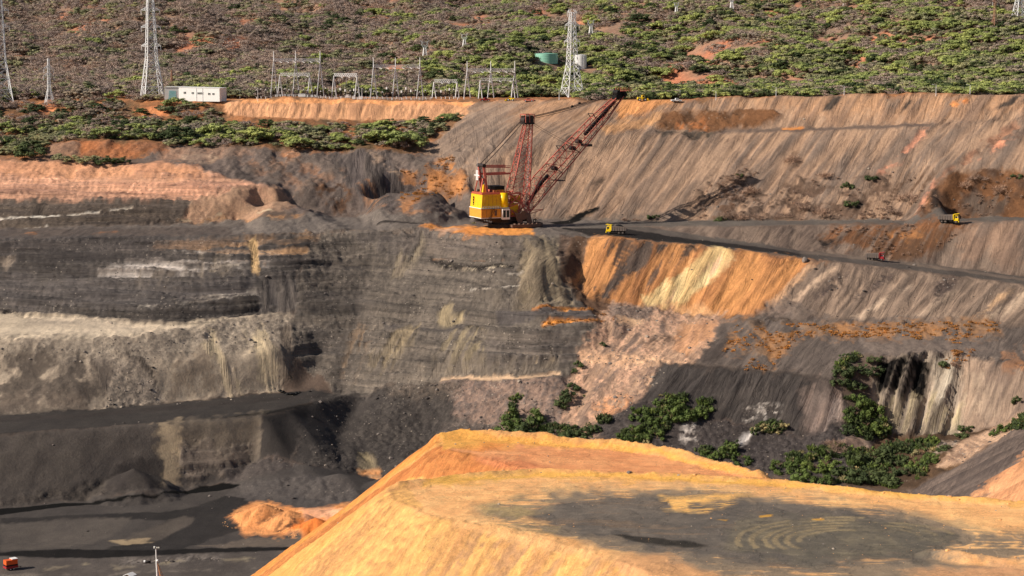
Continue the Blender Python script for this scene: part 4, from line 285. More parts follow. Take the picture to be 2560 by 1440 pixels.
 ([(100.2,957.6),(106.8,957.2),(91.3,944.0),(77.5,936.9),(69.9,936.2),(84.9,947.2)],(244,200,160),(228,180,130),'s',6,0.8,0.6),
 ([(109.5,954.7),(123.8,953.8),(138.1,953.7),(139.1,946.9),(127.2,934.6),(115.5,923.0),(95.7,929.7),(90.5,933.9),(99.8,943.7)],(206,146,90),(186,130,82),'s',8,1.0,1.0),
 ([(68.0,936.2),(90.6,935.8),(97.4,927.3),(79.1,933.3)],(216,168,118),(196,150,108),'b',6,0.8,1.0),
 ([(143.7,952.1),(159.2,947.7),(175.4,947.4),(188.7,944.8),(201.9,942.2),(214.5,937.3),(226.9,932.2),(239.2,927.4),(250.9,922.1),(262.5,917.0),(274.0,912.0),(285.5,907.4),(297.0,903.2),(308.4,899.1),(319.7,895.0),(290.0,810.4),(278.9,811.5),(288.6,875.9),(277.2,879.2),(265.8,882.6),(254.2,886.0),(242.6,889.4),(230.9,892.9),(218.7,896.2),(206.4,899.5),(194.0,902.8),(181.7,906.8),(169.2,910.7),(155.9,913.5),(142.5,916.3),(128.9,918.6),(115.3,920.9),(125.7,930.0)],(152,130,110),(118,102,88),'s',5,1.0,1.0),
 ([(152.6,945.7),(154.4,944.6),(132.8,927.6),(129.4,927.0),(140.9,936.4)],(222,190,158),(195,167,139),'s',4,0.9,0.85),
 ([(143.5,950.7),(145.6,949.5),(127.5,929.8),(121.1,923.4),(115.4,921.7),(121.8,929.2),(132.5,940.0)],(226,180,138),(198,158,121),'s',4,0.9,0.85),
 ([(184.0,931.6),(188.9,932.6),(172.8,920.9),(160.3,912.6),(156.7,913.1),(167.1,920.1)],(206,180,152),(181,158,133),'s',4,0.9,0.85),
 ([(226.5,920.8),(234.6,923.9),(220.4,910.1),(213.7,904.7)],(216,176,134),(190,154,117),'s',4,0.9,0.85),
 ([(237.5,920.6),(243.9,916.3),(221.7,899.8),(214.4,899.5)],(200,174,146),(176,153,128),'s',4,0.9,0.85),
 ([(206.1,929.7),(209.6,928.3),(186.9,907.5),(183.6,909.2)],(180,156,132),(158,137,116),'s',4,0.9,0.85),
 ([(177.3,942.0),(183.2,942.7),(172.8,932.2),(160.3,923.9),(156.5,923.4),(167.1,931.7)],(98,84,76),(76,66,60),'r',6,0.95,0.8),
 ([(202.3,938.8),(212.0,940.0),(205.8,928.0),(195.2,921.6)],(98,84,76),(76,66,60),'r',6,0.95,0.8),
 ([(151.4,939.7),(161.0,940.5),(145.9,927.4),(137.9,923.7)],(98,84,76),(76,66,60),'r',6,0.95,0.8),
 ([(119.7,927.1),(134.6,926.6),(142.6,917.3),(133.1,915.2),(111.4,919.5)],(120,104,92),(100,88,78),'b',8,1.0,1.0),
 ([(47.2,935.4),(63.1,933.8),(79.1,933.3),(97.4,927.3),(105.9,919.6),(94.9,902.9),(81.7,877.5),(65.9,880.2),(55.9,860.1),(48.3,848.5),(34.4,844.6),(20.7,847.8),(24.9,876.3),(30.6,889.1),(36.4,900.7),(40.6,912.9)],(190,154,124),(140,117,100),'s',7,1.0,1.0),
 ([(47.2,935.4),(63.1,933.8),(79.1,933.3),(97.4,927.3),(94.9,902.9),(81.7,877.5),(68.6,868.3),(55.9,860.1),(45.0,852.6),(34.4,844.6),(20.7,847.8),(24.9,876.3),(32.5,892.9),(40.6,912.9)],(222,176,142),(176,142,118),'r',8,0.9,0.45),
 ([(51.5,910.2),(65.0,920.1),(78.9,930.2),(67.1,897.3),(49.8,878.7),(38.6,865.3),(33.6,871.4),(42.2,887.4)],(132,112,98),(110,96,86),'s',10,0.85,0.42),
 ([(60.8,883.7),(79.1,888.0),(63.3,867.8),(48.6,855.3),(41.7,854.8),(51.1,868.7)],(140,118,102),(116,100,90),'r',9,0.85,0.5),
 ([(45.2,933.3),(67.9,935.3),(63.3,921.6),(47.8,909.6)],(150,128,112),(120,104,92),'r',6,1.0,1.0),
 ([(48.3,919.3),(63.3,921.6),(57.3,915.2),(47.9,912.9)],(238,196,152),(226,180,138),'p',5,1.0,1.0),
 ([(28.9,891.0),(50.5,890.9),(66.2,884.4),(81.7,877.5),(64.0,878.5),(48.3,883.4),(32.3,886.7)],(234,190,148),(214,168,130),'r',6,0.85,0.8),
 ([(58.2,898.6),(81.3,914.7),(76.1,896.1),(61.1,887.3)],(104,84,70),(140,114,94),'s',7,0.9,0.6),
 ([(78.0,920.0),(97.0,923.6),(90.8,898.5),(78.7,884.1),(72.0,889.1)],(214,158,112),(180,136,106),'s',8,0.8,1.0),
 ([(35.1,863.9),(49.2,866.8),(51.9,852.0),(38.1,851.2)],(222,160,112),(190,140,106),'r',8,0.8,0.6),
 ([(97.0,923.6),(115.3,920.9),(128.8,917.7),(142.2,914.6),(155.7,912.7),(169.2,910.7),(182.4,907.8),(195.5,904.9),(207.4,900.8),(219.2,896.9),(230.9,892.9),(242.6,889.4),(254.2,886.0),(265.8,882.6),(277.2,879.2),(288.6,875.9),(278.9,811.5),(290.0,810.4),(258.1,719.3),(254.1,737.3),(250.6,758.6),(247.1,781.5),(254.5,843.1),(243.2,845.4),(231.8,847.7),(220.4,850.2),(209.6,855.5),(198.6,860.8),(187.4,865.8),(169.9,865.3),(152.8,867.8),(145.0,862.6),(138.2,857.5),(123.7,862.6),(108.9,867.4),(95.3,871.1),(81.5,875.0),(90.4,894.4)],(116,104,94),(96,86,78),'s',6,1.0,1.0),
 ([(103.4,914.4),(114.5,914.1),(128.0,911.9),(141.5,909.6),(155.1,909.0),(168.8,908.4),(182.0,905.7),(195.1,903.0),(218.2,900.5),(219.6,890.9),(199.0,878.4),(182.8,886.2),(166.1,893.3),(148.4,895.4),(130.6,897.3),(121.5,883.3),(112.3,865.9),(102.0,868.0),(110.9,884.3),(95.0,885.9)],(166,120,78),(116,94,74),'b',10,0.9,0.62),
 ([(94.8,901.9),(100.5,904.1),(92.3,876.4),(81.6,876.3)],(84,76,70),(74,66,60),'s',6,1.0,1.0),
 ([(105.9,919.6),(126.2,919.1),(132.8,913.1),(110.2,909.2)],(60,50,42),(90,76,64),'b',6,0.9,0.7),
 ([(153.2,891.2),(168.7,887.3),(183.8,882.4),(199.0,878.4),(214.2,867.9),(195.3,861.6),(178.5,864.5),(161.8,869.0)],(124,110,98),(104,92,82),'b',8,0.8,1.0),
 ([(185.1,862.5),(196.6,867.5),(204.8,872.9),(198.1,858.0),(188.1,860.0)],(172,118,66),(126,90,60),'b',6,1,0.7),
 ([(212.0,858.5),(226.8,876.2),(238.9,875.1),(250.9,873.8),(241.4,838.6),(227.5,844.1),(213.6,850.3)],(196,130,74),(150,112,84),'s',8,0.8,0.5),
 ([(65.9,880.2),(83.2,874.4),(96.1,870.8),(108.9,867.4),(125.8,862.4),(138.2,857.5),(145.4,853.1),(142.7,845.7),(122.7,837.7),(106.2,842.7),(93.7,846.3),(81.1,849.8),(68.4,853.5),(55.9,860.1)],(80,74,69),(60,55,52),'s',4,1.0,1.0),
 ([(66.0,880.4),(83.2,874.5),(96.1,871.0),(109.0,867.5),(125.8,862.5),(138.2,857.6),(138.1,856.9),(125.7,861.4),(108.8,866.4),(96.0,869.8),(83.1,873.2),(65.9,879.0)],(50,46,42),(74,66,60),'p',3,1.0,1.0),
 ([(82.4,864.9),(99.7,862.6),(116.8,859.7),(123.7,845.8),(111.0,847.5),(98.3,848.9)],(74,68,63),(86,79,73),'s',12,0.7,1.0),
 ([(98.6,852.2),(115.8,851.7),(113.6,847.2),(99.8,847.0)],(226,216,200),(130,120,110),'r',5,0.9,0.5),
 ([(127.0,858.2),(144.3,857.3),(142.4,843.9),(126.0,837.4)],(160,136,120),(120,106,96),'s',8,0.85,1.0),
 ([(129.5,850.7),(145.3,852.0),(140.1,840.3),(127.7,837.1)],(196,176,160),(130,112,100),'s',7,0.8,0.5),
 ([(34.6,852.1),(55.9,860.1),(68.4,853.5),(81.1,849.8),(93.7,846.3),(106.2,842.7),(122.7,837.7),(142.7,845.7),(158.1,845.2),(145.3,819.9),(133.8,799.7),(118.3,805.6),(102.6,811.6),(90.8,817.6),(78.9,823.7),(66.6,828.6),(54.3,833.6),(37.7,842.7)],(84,77,73),(62,56,53),'r',6,1.0,1.0),
 ([(72.1,845.0),(79.2,847.6),(78.2,835.9),(71.4,836.1)],(216,206,192),(130,120,112),'r',4,0.9,0.6),
 ([(97.1,837.8),(102.6,840.7),(100.0,832.8),(95.6,831.4)],(226,218,206),(150,140,130),'s',3,0.9,0.7),
 ([(159.3,864.5),(169.8,864.9),(187.4,865.8),(195.2,860.8),(197.2,853.3),(190.9,838.1),(174.9,843.1),(158.1,845.2),(156.2,855.0)],(168,152,132),(108,97,86),'s',5,1,1,3.2),
 ([(159.3,864.5),(168.0,864.4),(183.4,863.0),(178.3,852.8),(169.6,852.8),(165.0,856.4),(158.1,856.3)],(12,11,10),(24,21,19),'s',3,1,0.85,3.2),  # shadows in the cliff flutes, painted into its colour as black streaks
 ([(183.3,862.4),(195.5,862.7),(186.7,851.8),(179.9,852.5)],(150,138,120),(205,192,168),'s',6,0.8,0.6),
 ([(159.6,854.6),(181.6,852.2),(192.9,848.1),(189.9,841.3),(176.0,844.3),(161.6,845.3)],(176,160,126),(116,104,90),'s',6,0.9,0.8),
 ([(195.5,862.7),(208.0,856.2),(220.3,849.6),(231.6,847.1),(243.0,844.8),(254.4,842.6),(246.9,781.1),(250.5,758.3),(254.0,737.2),(258.1,719.3),(247.5,688.3),(242.6,702.6),(237.6,717.5),(232.3,733.1),(227.2,750.4),(222.0,769.4),(216.5,789.4),(216.1,831.2),(199.1,836.7),(190.9,838.1),(191.6,850.7)],(164,140,118),(126,108,94),'s',7,1.0,1.0),
 ([(194.0,854.3),(202.4,853.5),(212.8,846.5),(207.7,838.1),(195.4,843.5)],(176,154,130),(146,126,108),'s',8,0.8,1.0),
 ([(158.1,845.2),(173.4,844.1),(188.1,840.8),(199.1,836.7),(216.1,831.2),(207.9,799.0),(194.6,797.1),(181.4,794.9),(161.9,789.1),(148.4,796.8),(133.8,799.7),(145.3,819.9)],(96,74,54),(64,50,38),'b',6,1.0,1.0),
 ([(177.4,830.1),(189.0,829.3),(182.2,813.3),(173.3,818.2)],(190,172,150),(120,100,84),'r',5,0.9,0.6),
 ([(141.4,837.5),(150.4,840.3),(150.4,830.2),(139.5,825.7)],(150,128,110),(120,100,86),'b',5,1.0,1.0),
 ([(187.5,822.5),(203.7,835.1),(216.8,833.8),(207.9,799.0),(188.3,797.4),(181.4,794.9),(173.2,801.5)],(196,162,132),(150,122,100),'r',5,0.95,1.0),
 ([(161.9,789.1),(181.4,794.9),(194.8,797.7),(208.2,800.5),(226.5,830.9),(237.8,834.3),(249.7,839.5),(264.3,853.0),(278.4,865.7),(292.4,876.7),(306.9,888.8),(327.7,917.9),(290.2,811.2),(289.6,808.2),(256.3,713.9),(246.9,686.6),(238.3,661.4),(230.2,637.9),(222.7,615.9),(220.9,610.0),(221.3,610.0),(211.9,610.0),(202.6,610.0),(193.2,610.0),(187.4,621.9),(181.5,634.5),(175.3,647.7),(168.8,661.4),(162.1,675.8),(153.8,685.0),(143.4,685.8),(152.5,736.2)],(112,98,88),(84,74,68),'s',3,1.0,1.0),
 ([(175.5,741.1),(186.5,749.5),(197.6,758.1),(208.5,763.6),(219.6,769.2),(230.9,775.1),(242.3,781.1),(252.9,785.2),(270.9,811.4),(280.5,811.5),(290.5,812.7),(289.8,809.3),(259.5,723.4),(249.4,693.9),(240.1,666.8),(231.5,641.6),(223.5,618.2),(220.9,610.0),(221.3,610.0),(212.3,610.0),(203.3,610.0),(194.2,610.0),(188.3,620.1),(182.6,632.2),(176.7,644.7),(170.5,657.8),(164.1,671.4),(157.1,684.5),(166.1,712.3)],(214,158,112),(196,140,98),'s',8,1.0,1.0),
 ([(163.7,786.2),(180.8,792.2),(194.1,794.8),(207.4,797.3),(205.5,789.7),(192.3,787.2),(179.1,784.7),(162.2,778.7)],(140,122,108),(110,96,86),'s',5,0.8,1.0),
]
DUMP_ZONES = [
 ([(-160.0,200.0),(160.0,200.0),(160.0,620.0),(-160.0,620.0)],(246,190,114),(206,152,98),'s',4,1.0,1.0),
 ([(-18.0,461.0),(-14.0,478.0),(10.0,484.0),(20.0,530.0),(-130.0,560.0),(-130.0,472.0),(-60.0,464.0)],(232,160,84),(214,140,74),'s',10,1.0,1.0),
 ([(8.0,437.0),(-15.0,460.0),(-60.0,464.0),(-130.0,472.0),(-130.0,452.0),(-60.0,446.0),(-30.0,442.0)],(186,116,66),(214,142,82),'s',8,1.0,1.0),  # near face of the rear lobe: shade from the left sun put into its colour
 ([(-27.0,424.0),(-60.0,446.0),(-130.0,452.0),(-130.0,380.0),(-60.0,400.0),(-24.0,412.0)],(240,182,100),(228,168,96),'s',30,0.8,1.0),
 ([(0.0,370.0),(30.0,340.0),(20.0,300.0),(-60.0,300.0),(-60.0,360.0)],(202,158,110),(226,178,122),'s',40,0.8,0.5),
 ([(-4.7,379.0),(2.3,374.2),(9.1,368.2),(16.2,359.0),(23.0,349.8),(25.3,342.0),(18.8,349.0),(12.1,354.8),(5.1,360.8),(-2.1,366.0),(-9.6,370.5),(-17.1,374.2),(-24.8,378.0),(-14.0,378.5)],(187,142,102),(213,163,117),'s',30,0.85,0.5),
 ([(-22.1,400.5),(-11.9,388.8),(-2.3,380.5),(9.1,369.5),(16.2,360.0),(14.8,360.0),(6.1,369.5),(-3.1,378.0),(-11.0,384.8),(-19.3,393.8)],(225,175,117),(217,161,106),'b',6,0.8,1.0),
 ([(-18.3,474.3),(-5.7,467.2),(6.6,463.2),(15.9,459.5),(25.0,454.5),(33.8,448.5),(44.0,436.2),(53.6,423.8),(59.6,417.8),(52.3,420.5),(44.6,422.0),(37.0,423.8),(29.2,425.0),(21.4,426.5),(13.6,427.5),(5.7,428.8),(1.8,438.2),(-6.9,447.5),(-16.0,457.0)],(213,150,99),(200,134,87),'o',4,1.0,1.0),
 ([(-18.5,474.3),(-5.8,467.2),(6.6,463.2),(15.9,459.5),(25.0,454.5),(33.8,448.5),(44.0,436.2),(53.6,423.8),(59.6,417.5),(47.9,427.5),(41.0,437.2),(33.6,446.5),(20.4,455.0),(11.2,457.8),(1.9,460.0),(-9.3,455.5),(-15.8,456.2)],(227,171,87),(224,161,81),'b',5,1.0,1.0),
 ([(-13.0,457.2),(-4.7,461.0),(1.9,456.2),(-7.4,451.8)],(225,153,78),(217,136,71),'b',8,0.8,1.0),
 ([(-9.1,447.5),(5.7,429.5),(12.2,428.0),(6.3,438.8),(-5.5,447.5)],(193,119,78),(204,133,89),'b',8,0.8,1.0),
 ([(-29.7,457.5),(-20.1,449.0),(-10.8,424.0),(-2.6,426.5),(5.7,429.0),(16.0,427.2),(26.2,426.2),(36.3,424.2),(44.8,422.2),(53.1,420.0),(61.2,416.5),(68.5,412.8),(76.5,413.2),(83.7,410.3),(90.9,407.5),(97.2,401.2),(104.4,399.5),(113.1,397.2),(121.8,395.8),(131.2,396.2),(119.9,361.2),(110.4,331.8),(102.3,306.5),(97.2,308.8),(91.9,311.0),(86.5,313.0),(81.2,315.2),(75.7,317.5),(70.2,320.0),(64.5,322.2),(58.8,324.5),(53.1,327.0),(47.2,329.2),(41.2,331.8),(35.2,334.2),(29.2,338.0),(22.9,349.5),(16.2,359.8),(9.1,370.2),(0.5,378.2),(-8.4,385.2),(-17.7,393.2)],(225,175,115),(217,161,104),'o',4,1.0,1.0),
 ([(-29.7,457.5),(-20.1,449.0),(-10.8,424.0),(-2.6,426.5),(5.7,429.0),(16.0,427.2),(26.2,426.2),(36.3,424.2),(44.8,422.2),(53.1,420.0),(61.2,416.5),(68.5,412.8),(76.5,413.2),(83.7,410.3),(90.9,407.5),(97.2,401.2),(104.4,399.5),(113.1,397.2),(121.8,395.8),(131.2,396.2),(130.2,393.2),(121.1,393.2),(112.5,395.2),(103.8,397.0),(96.8,399.2),(89.7,401.8),(82.5,404.2),(75.4,407.2),(68.1,410.2),(60.7,413.0),(52.5,415.2),(44.3,417.8),(36.0,420.0),(25.9,421.5),(15.8,423.0),(5.6,424.8),(-2.6,422.0),(-10.7,419.5),(-18.7,416.5)],(228,175,89),(225,167,85),'b',6,1.0,1.0),
 ([(-9.6,393.5),(1.7,411.5),(10.1,414.2),(18.7,416.8),(27.2,416.5),(35.7,416.0),(48.0,412.2),(56.0,409.8),(64.0,407.0),(70.6,401.8),(77.0,396.5),(83.2,391.5),(92.0,378.0),(99.9,374.0),(107.6,370.2),(97.5,334.2),(91.0,334.2),(84.5,334.2),(78.0,334.2),(71.6,334.2),(65.1,334.2),(58.6,334.2),(52.1,334.2),(45.6,334.2),(39.1,334.2),(28.5,347.2),(21.8,354.5),(14.8,362.0),(7.6,370.5),(0.0,379.0)],(150,134,104),(126,114,92),'o',12,0.55,0.8),
 ([(-6.4,394.5),(2.5,407.0),(10.5,410.0),(18.5,413.0),(26.9,412.2),(35.3,411.5),(47.4,407.8),(55.4,405.0),(63.3,402.2),(72.3,395.2),(81.0,388.2),(88.4,375.8),(99.9,369.8),(91.3,336.8),(84.6,336.8),(77.8,336.8),(71.1,336.8),(64.4,336.8),(57.7,336.8),(51.0,336.8),(44.3,336.8),(37.9,342.2),(31.4,347.8),(24.7,354.8),(17.8,362.0),(10.3,371.0),(2.3,380.2)],(104,97,86),(122,111,94),'o',8,0.8,0.9),
 ([(1.6,389.5),(11.5,403.5),(19.0,405.2),(26.6,407.0),(36.7,404.2),(46.8,401.8),(54.6,399.2),(62.5,397.0),(70.7,390.8),(78.6,384.5),(85.2,371.8),(73.8,352.8),(65.2,351.8),(56.6,351.0),(48.1,350.0),(39.6,354.8),(31.0,359.8),(23.2,365.8),(15.2,371.8),(8.6,380.5)],(84,79,73),(102,94,84),'o',10,0.9,1.0),
 ([(-7.3,398.0),(3.3,407.0),(9.8,399.8),(1.6,389.5),(-5.6,391.2)],(176,150,98),(150,132,96),'o',8,0.6,0.7),
 ([(30.7,407.0),(38.9,405.2),(46.5,399.8),(35.0,389.5),(30.0,396.2)],(227,175,99),(120,108,84),'o',6,0.95,0.55),
 ([(31.3,403.5),(42.5,407.8),(51.5,407.0),(42.8,403.5),(35.9,399.2),(35.3,392.2),(32.2,394.5)],(225,175,102),(220,167,95),'o',5,1,0.9),
 ([(19.1,374.0),(24.4,372.8),(36.8,366.5),(34.3,364.2),(24.1,367.8)],(58,54,48),(70,64,56),'p',4,1.0,1.0),
 ([(45.2,387.8),(53.0,387.0),(60.8,386.2),(70.4,384.5),(79.8,382.8),(84.9,370.2),(74.3,355.5),(67.0,355.5),(59.8,355.5),(52.5,355.5),(45.7,359.8),(38.8,364.2)],(92,86,74),(118,108,86),'o',10,0.8,1.0),
 ([(49.0,389.5),(51.9,390.5),(51.7,388.8),(49.2,387.8)],(227,171,80),(227,171,80),'p',1.5,1.0,1.0),
 ([(59.3,386.8),(61.8,387.5),(61.5,385.8),(59.5,385.5)],(227,171,80),(227,171,80),'p',1.5,1.0,1.0),
 ([(40.3,386.2),(42.7,386.5),(42.1,385.2)],(227,171,80),(227,171,80),'p',1.5,1.0,1.0),
 ([(76.9,357.5),(84.5,354.0),(92.2,351.5),(99.8,349.2),(107.3,347.2),(116.3,350.0),(113.7,342.0),(106.4,344.2),(99.0,346.5),(91.6,348.8),(82.3,352.2)],(225,175,120),(213,158,102),'b',5,1.0,1.0),
 ([(76.9,350.5),(84.4,350.2),(91.8,349.5),(99.3,347.5),(106.7,345.2),(114.5,344.5),(102.3,306.5),(98.4,312.2),(94.2,318.0),(89.9,324.0),(85.5,330.2),(80.9,336.8),(74.8,340.8),(68.6,344.5)],(200,154,110),(204,153,109),'b',8,1.0,1.0),
 ([(-2.3,383.0),(10.7,371.8),(17.2,364.2),(23.4,357.0),(29.7,344.5),(26.1,344.0),(20.7,353.5),(14.8,361.8),(7.6,370.2),(0.0,379.2)],(225,177,120),(215,161,104),'b',6,1.0,1.0),
 ([(17.6,357.2),(27.2,358.5),(36.8,344.5),(42.6,334.2),(34.0,334.2),(25.9,340.2)],(193,144,99),(210,158,109),'b',10,0.9,1.0),
 ([(53.2,363.0),(52.3,364.2),(51.8,365.8),(51.4,367.2),(51.4,368.8),(51.6,370.5),(52.1,372.0),(52.9,373.8),(53.9,375.0),(55.1,376.5),(56.6,377.8),(58.2,378.8),(59.9,379.5),(61.7,380.0),(63.5,380.2),(63.4,378.8),(61.8,378.5),(60.1,378.0),(58.6,377.5),(57.2,376.5),(55.9,375.5),(54.8,374.5),(53.8,373.0),(53.2,371.8),(52.7,370.2),(52.5,369.0),(52.6,367.5),(52.9,366.2),(53.4,365.0),(54.2,364.0)],(186,164,122),(150,134,106),'p',1.2,0.8,0.85),
 ([(50.6,363.0),(49.8,364.5),(49.3,366.2),(49.1,368.0),(49.2,370.0),(49.7,371.8),(50.4,373.5),(51.5,375.2),(52.8,377.0),(54.4,378.5),(56.2,379.8),(58.2,380.8),(60.3,381.5),(62.5,382.0),(64.6,382.2),(64.4,380.8),(62.4,380.5),(60.5,380.2),(58.6,379.5),(56.7,378.5),(55.1,377.5),(53.7,376.2),(52.4,374.8),(51.5,373.2),(50.8,371.5),(50.3,369.8),(50.3,368.2),(50.4,366.5),(50.9,365.0),(51.7,363.8)],(186,164,122),(150,134,106),'p',1.2,0.8,0.85),
 ([(48.3,363.2),(47.6,365.0),(47.2,367.0),(47.3,369.2),(47.6,371.2),(48.3,373.2),(49.4,375.5),(50.7,377.2),(52.4,379.0),(54.3,380.8),(56.5,382.0),(58.8,383.0),(61.2,383.8),(63.6,384.0),(66.1,384.2),(65.8,382.8),(63.5,382.8),(61.2,382.2),(59.0,381.8),(56.9,380.8),(54.9,379.5),(53.2,378.2),(51.6,376.5),(50.3,374.8),(49.4,373.0),(48.7,371.0),(48.4,369.2),(48.4,367.2),(48.7,365.5),(49.3,363.8)],(186,164,122),(150,134,106),'p',1.2,0.8,0.85),
 ([(45.2,363.5),(44.7,365.8),(44.6,368.2),(44.8,370.8),(45.4,373.0),(46.5,375.5),(47.9,377.8),(49.7,380.0),(51.8,381.8),(54.2,383.5),(56.7,384.8),(59.5,386.0),(62.3,386.5),(65.1,386.8),(67.9,386.8),(67.5,385.2),(64.9,385.2),(62.3,385.0),(59.6,384.5),(57.1,383.5),(54.7,382.2),(52.5,380.8),(50.5,379.0),(48.8,377.0),(47.5,375.0),(46.5,372.8),(45.9,370.5),(45.7,368.2),(45.8,366.2),(46.3,364.0)],(186,164,122),(150,134,106),'p',1.2,0.8,0.85),
 ([(42.3,364.8),(41.9,367.2),(42.0,369.8),(42.6,372.5),(43.6,375.2),(45.0,377.8),(46.9,380.2),(49.1,382.5),(51.6,384.2),(54.4,386.0),(57.4,387.2),(60.6,388.2),(63.8,388.8),(67.0,388.8),(70.1,388.5),(69.6,387.0),(66.7,387.2),(63.7,387.2),(60.6,386.8),(57.7,386.0),(54.8,384.8),(52.2,383.2),(49.8,381.5),(47.7,379.2),(46.0,377.2),(44.6,374.8),(43.7,372.2),(43.2,369.8),(43.1,367.5),(43.4,365.0)],(186,164,122),(150,134,106),'p',1.2,0.8,0.85),
 ([(53.7,368.2),(53.7,369.5),(53.9,370.5),(54.3,371.8),(54.9,373.0),(55.7,374.0),(56.6,375.0),(57.6,376.0),(58.8,376.8),(60.0,377.5),(61.3,378.0),(62.7,378.2),(64.0,378.2),(65.3,378.2),(66.6,378.0),(66.1,376.8),(65.0,377.0),(63.8,377.0),(62.6,376.8),(61.5,376.5),(60.4,376.2),(59.3,375.8),(58.3,375.0),(57.3,374.2),(56.5,373.2),(55.9,372.5),(55.4,371.5),(55.0,370.5),(54.9,369.5),(54.8,368.5)],(186,164,122),(150,134,106),'p',1.2,0.8,0.85),
 ([(70.0,380.0),(71.0,380.0),(71.9,379.8),(72.8,379.5),(73.7,379.2),(74.6,379.0),(75.4,378.5),(76.1,378.0),(76.7,377.5),(77.2,376.8),(77.7,376.2),(78.0,375.5),(78.3,374.8),(78.5,374.0),(78.5,373.2),(77.6,373.0),(77.5,373.8),(77.3,374.2),(77.1,375.0),(76.8,375.5),(76.4,376.2),(75.9,376.8),(75.3,377.2),(74.7,377.5),(74.0,378.0),(73.2,378.2),(72.4,378.5),(71.6,378.8),(70.6,378.8),(69.7,378.8)],(172,152,114),(142,128,102),'p',1.5,0.7,0.8),
 ([(10.5,379.0),(9.0,379.5),(7.5,380.0),(6.2,380.8),(5.0,381.5),(3.9,382.2),(3.0,383.2),(2.2,384.2),(1.6,385.5),(1.1,386.5),(0.9,387.8),(0.8,389.0),(0.9,390.2),(1.2,391.2),(1.7,392.5),(2.8,392.0),(2.3,391.0),(2.0,390.0),(1.9,389.0),(2.0,388.0),(2.2,386.8),(2.6,386.0),(3.2,385.0),(3.9,384.0),(4.8,383.2),(5.8,382.5),(6.9,381.8),(8.2,381.2),(9.5,380.8),(10.9,380.2)],(176,154,110),(146,130,100),'p',1.5,0.7,0.8),
 ([(70.3,382.0),(71.6,381.8),(72.9,381.8),(74.1,381.5),(75.3,381.0),(76.4,380.8),(77.4,380.0),(78.4,379.5),(79.2,378.8),(79.9,378.0),(80.5,377.2),(80.9,376.2),(81.3,375.5),(81.5,374.5),(81.6,373.5),(80.6,373.2),(80.6,374.2),(80.4,375.0),(80.0,375.8),(79.6,376.5),(79.0,377.2),(78.4,378.0),(77.6,378.5),(76.7,379.2),(75.7,379.5),(74.7,380.0),(73.6,380.2),(72.5,380.5),(71.3,380.8),(70.1,380.8)],(172,152,114),(142,128,102),'p',1.5,0.7,0.8),
 ([(9.4,377.2),(7.5,377.8),(5.8,378.5),(4.2,379.2),(2.7,380.0),(1.4,381.2),(0.3,382.2),(-0.7,383.5),(-1.4,384.8),(-2.0,386.2),(-2.3,387.5),(-2.4,389.0),(-2.3,390.5),(-1.9,391.8),(-1.3,393.2),(-0.2,392.8),(-0.8,391.5),(-1.1,390.2),(-1.3,389.0),(-1.2,387.8),(-0.9,386.5),(-0.4,385.2),(0.3,384.0),(1.2,383.0),(2.3,382.0),(3.5,381.0),(4.9,380.2),(6.4,379.5),(8.1,379.0),(9.8,378.5)],(176,154,110),(146,130,100),'p',1.5,0.7,0.8),
 ([(70.8,384.5),(72.4,384.5),(74.0,384.2),(75.5,384.0),(77.0,383.5),(78.4,383.0),(79.6,382.2),(80.8,381.5),(81.8,380.5),(82.6,379.5),(83.4,378.5),(84.0,377.5),(84.3,376.2),(84.6,375.2),(84.7,374.0),(83.8,373.8),(83.6,374.8),(83.4,376.0),(83.0,377.0),(82.5,378.0),(81.8,379.0),(80.9,379.8),(80.0,380.5),(78.9,381.2),(77.7,382.0),(76.4,382.5),(75.0,382.8),(73.6,383.0),(72.1,383.2),(70.5,383.2)],(172,152,114),(142,128,102),'p',1.5,0.7,0.8),
 ([(8.3,374.8),(6.1,375.5),(4.1,376.8),(2.2,378.0),(0.5,379.2),(-1.0,380.5),(-2.4,381.8),(-3.5,383.0),(-4.4,384.2),(-5.0,385.8),(-5.4,387.2),(-5.6,389.0),(-5.4,390.8),(-5.0,392.5),(-4.3,394.2),(-3.3,393.8),(-3.9,392.2),(-4.3,390.5),(-4.5,389.0),(-4.3,387.5),(-4.0,386.0),(-3.4,384.5),(-2.5,383.0),(-1.4,382.0),(-0.2,380.8),(1.3,379.5),(2.9,378.5),(4.7,377.5),(6.6,376.8),(8.7,376.0)],(176,154,110),(146,130,100),'p',1.5,0.7,0.8),
]
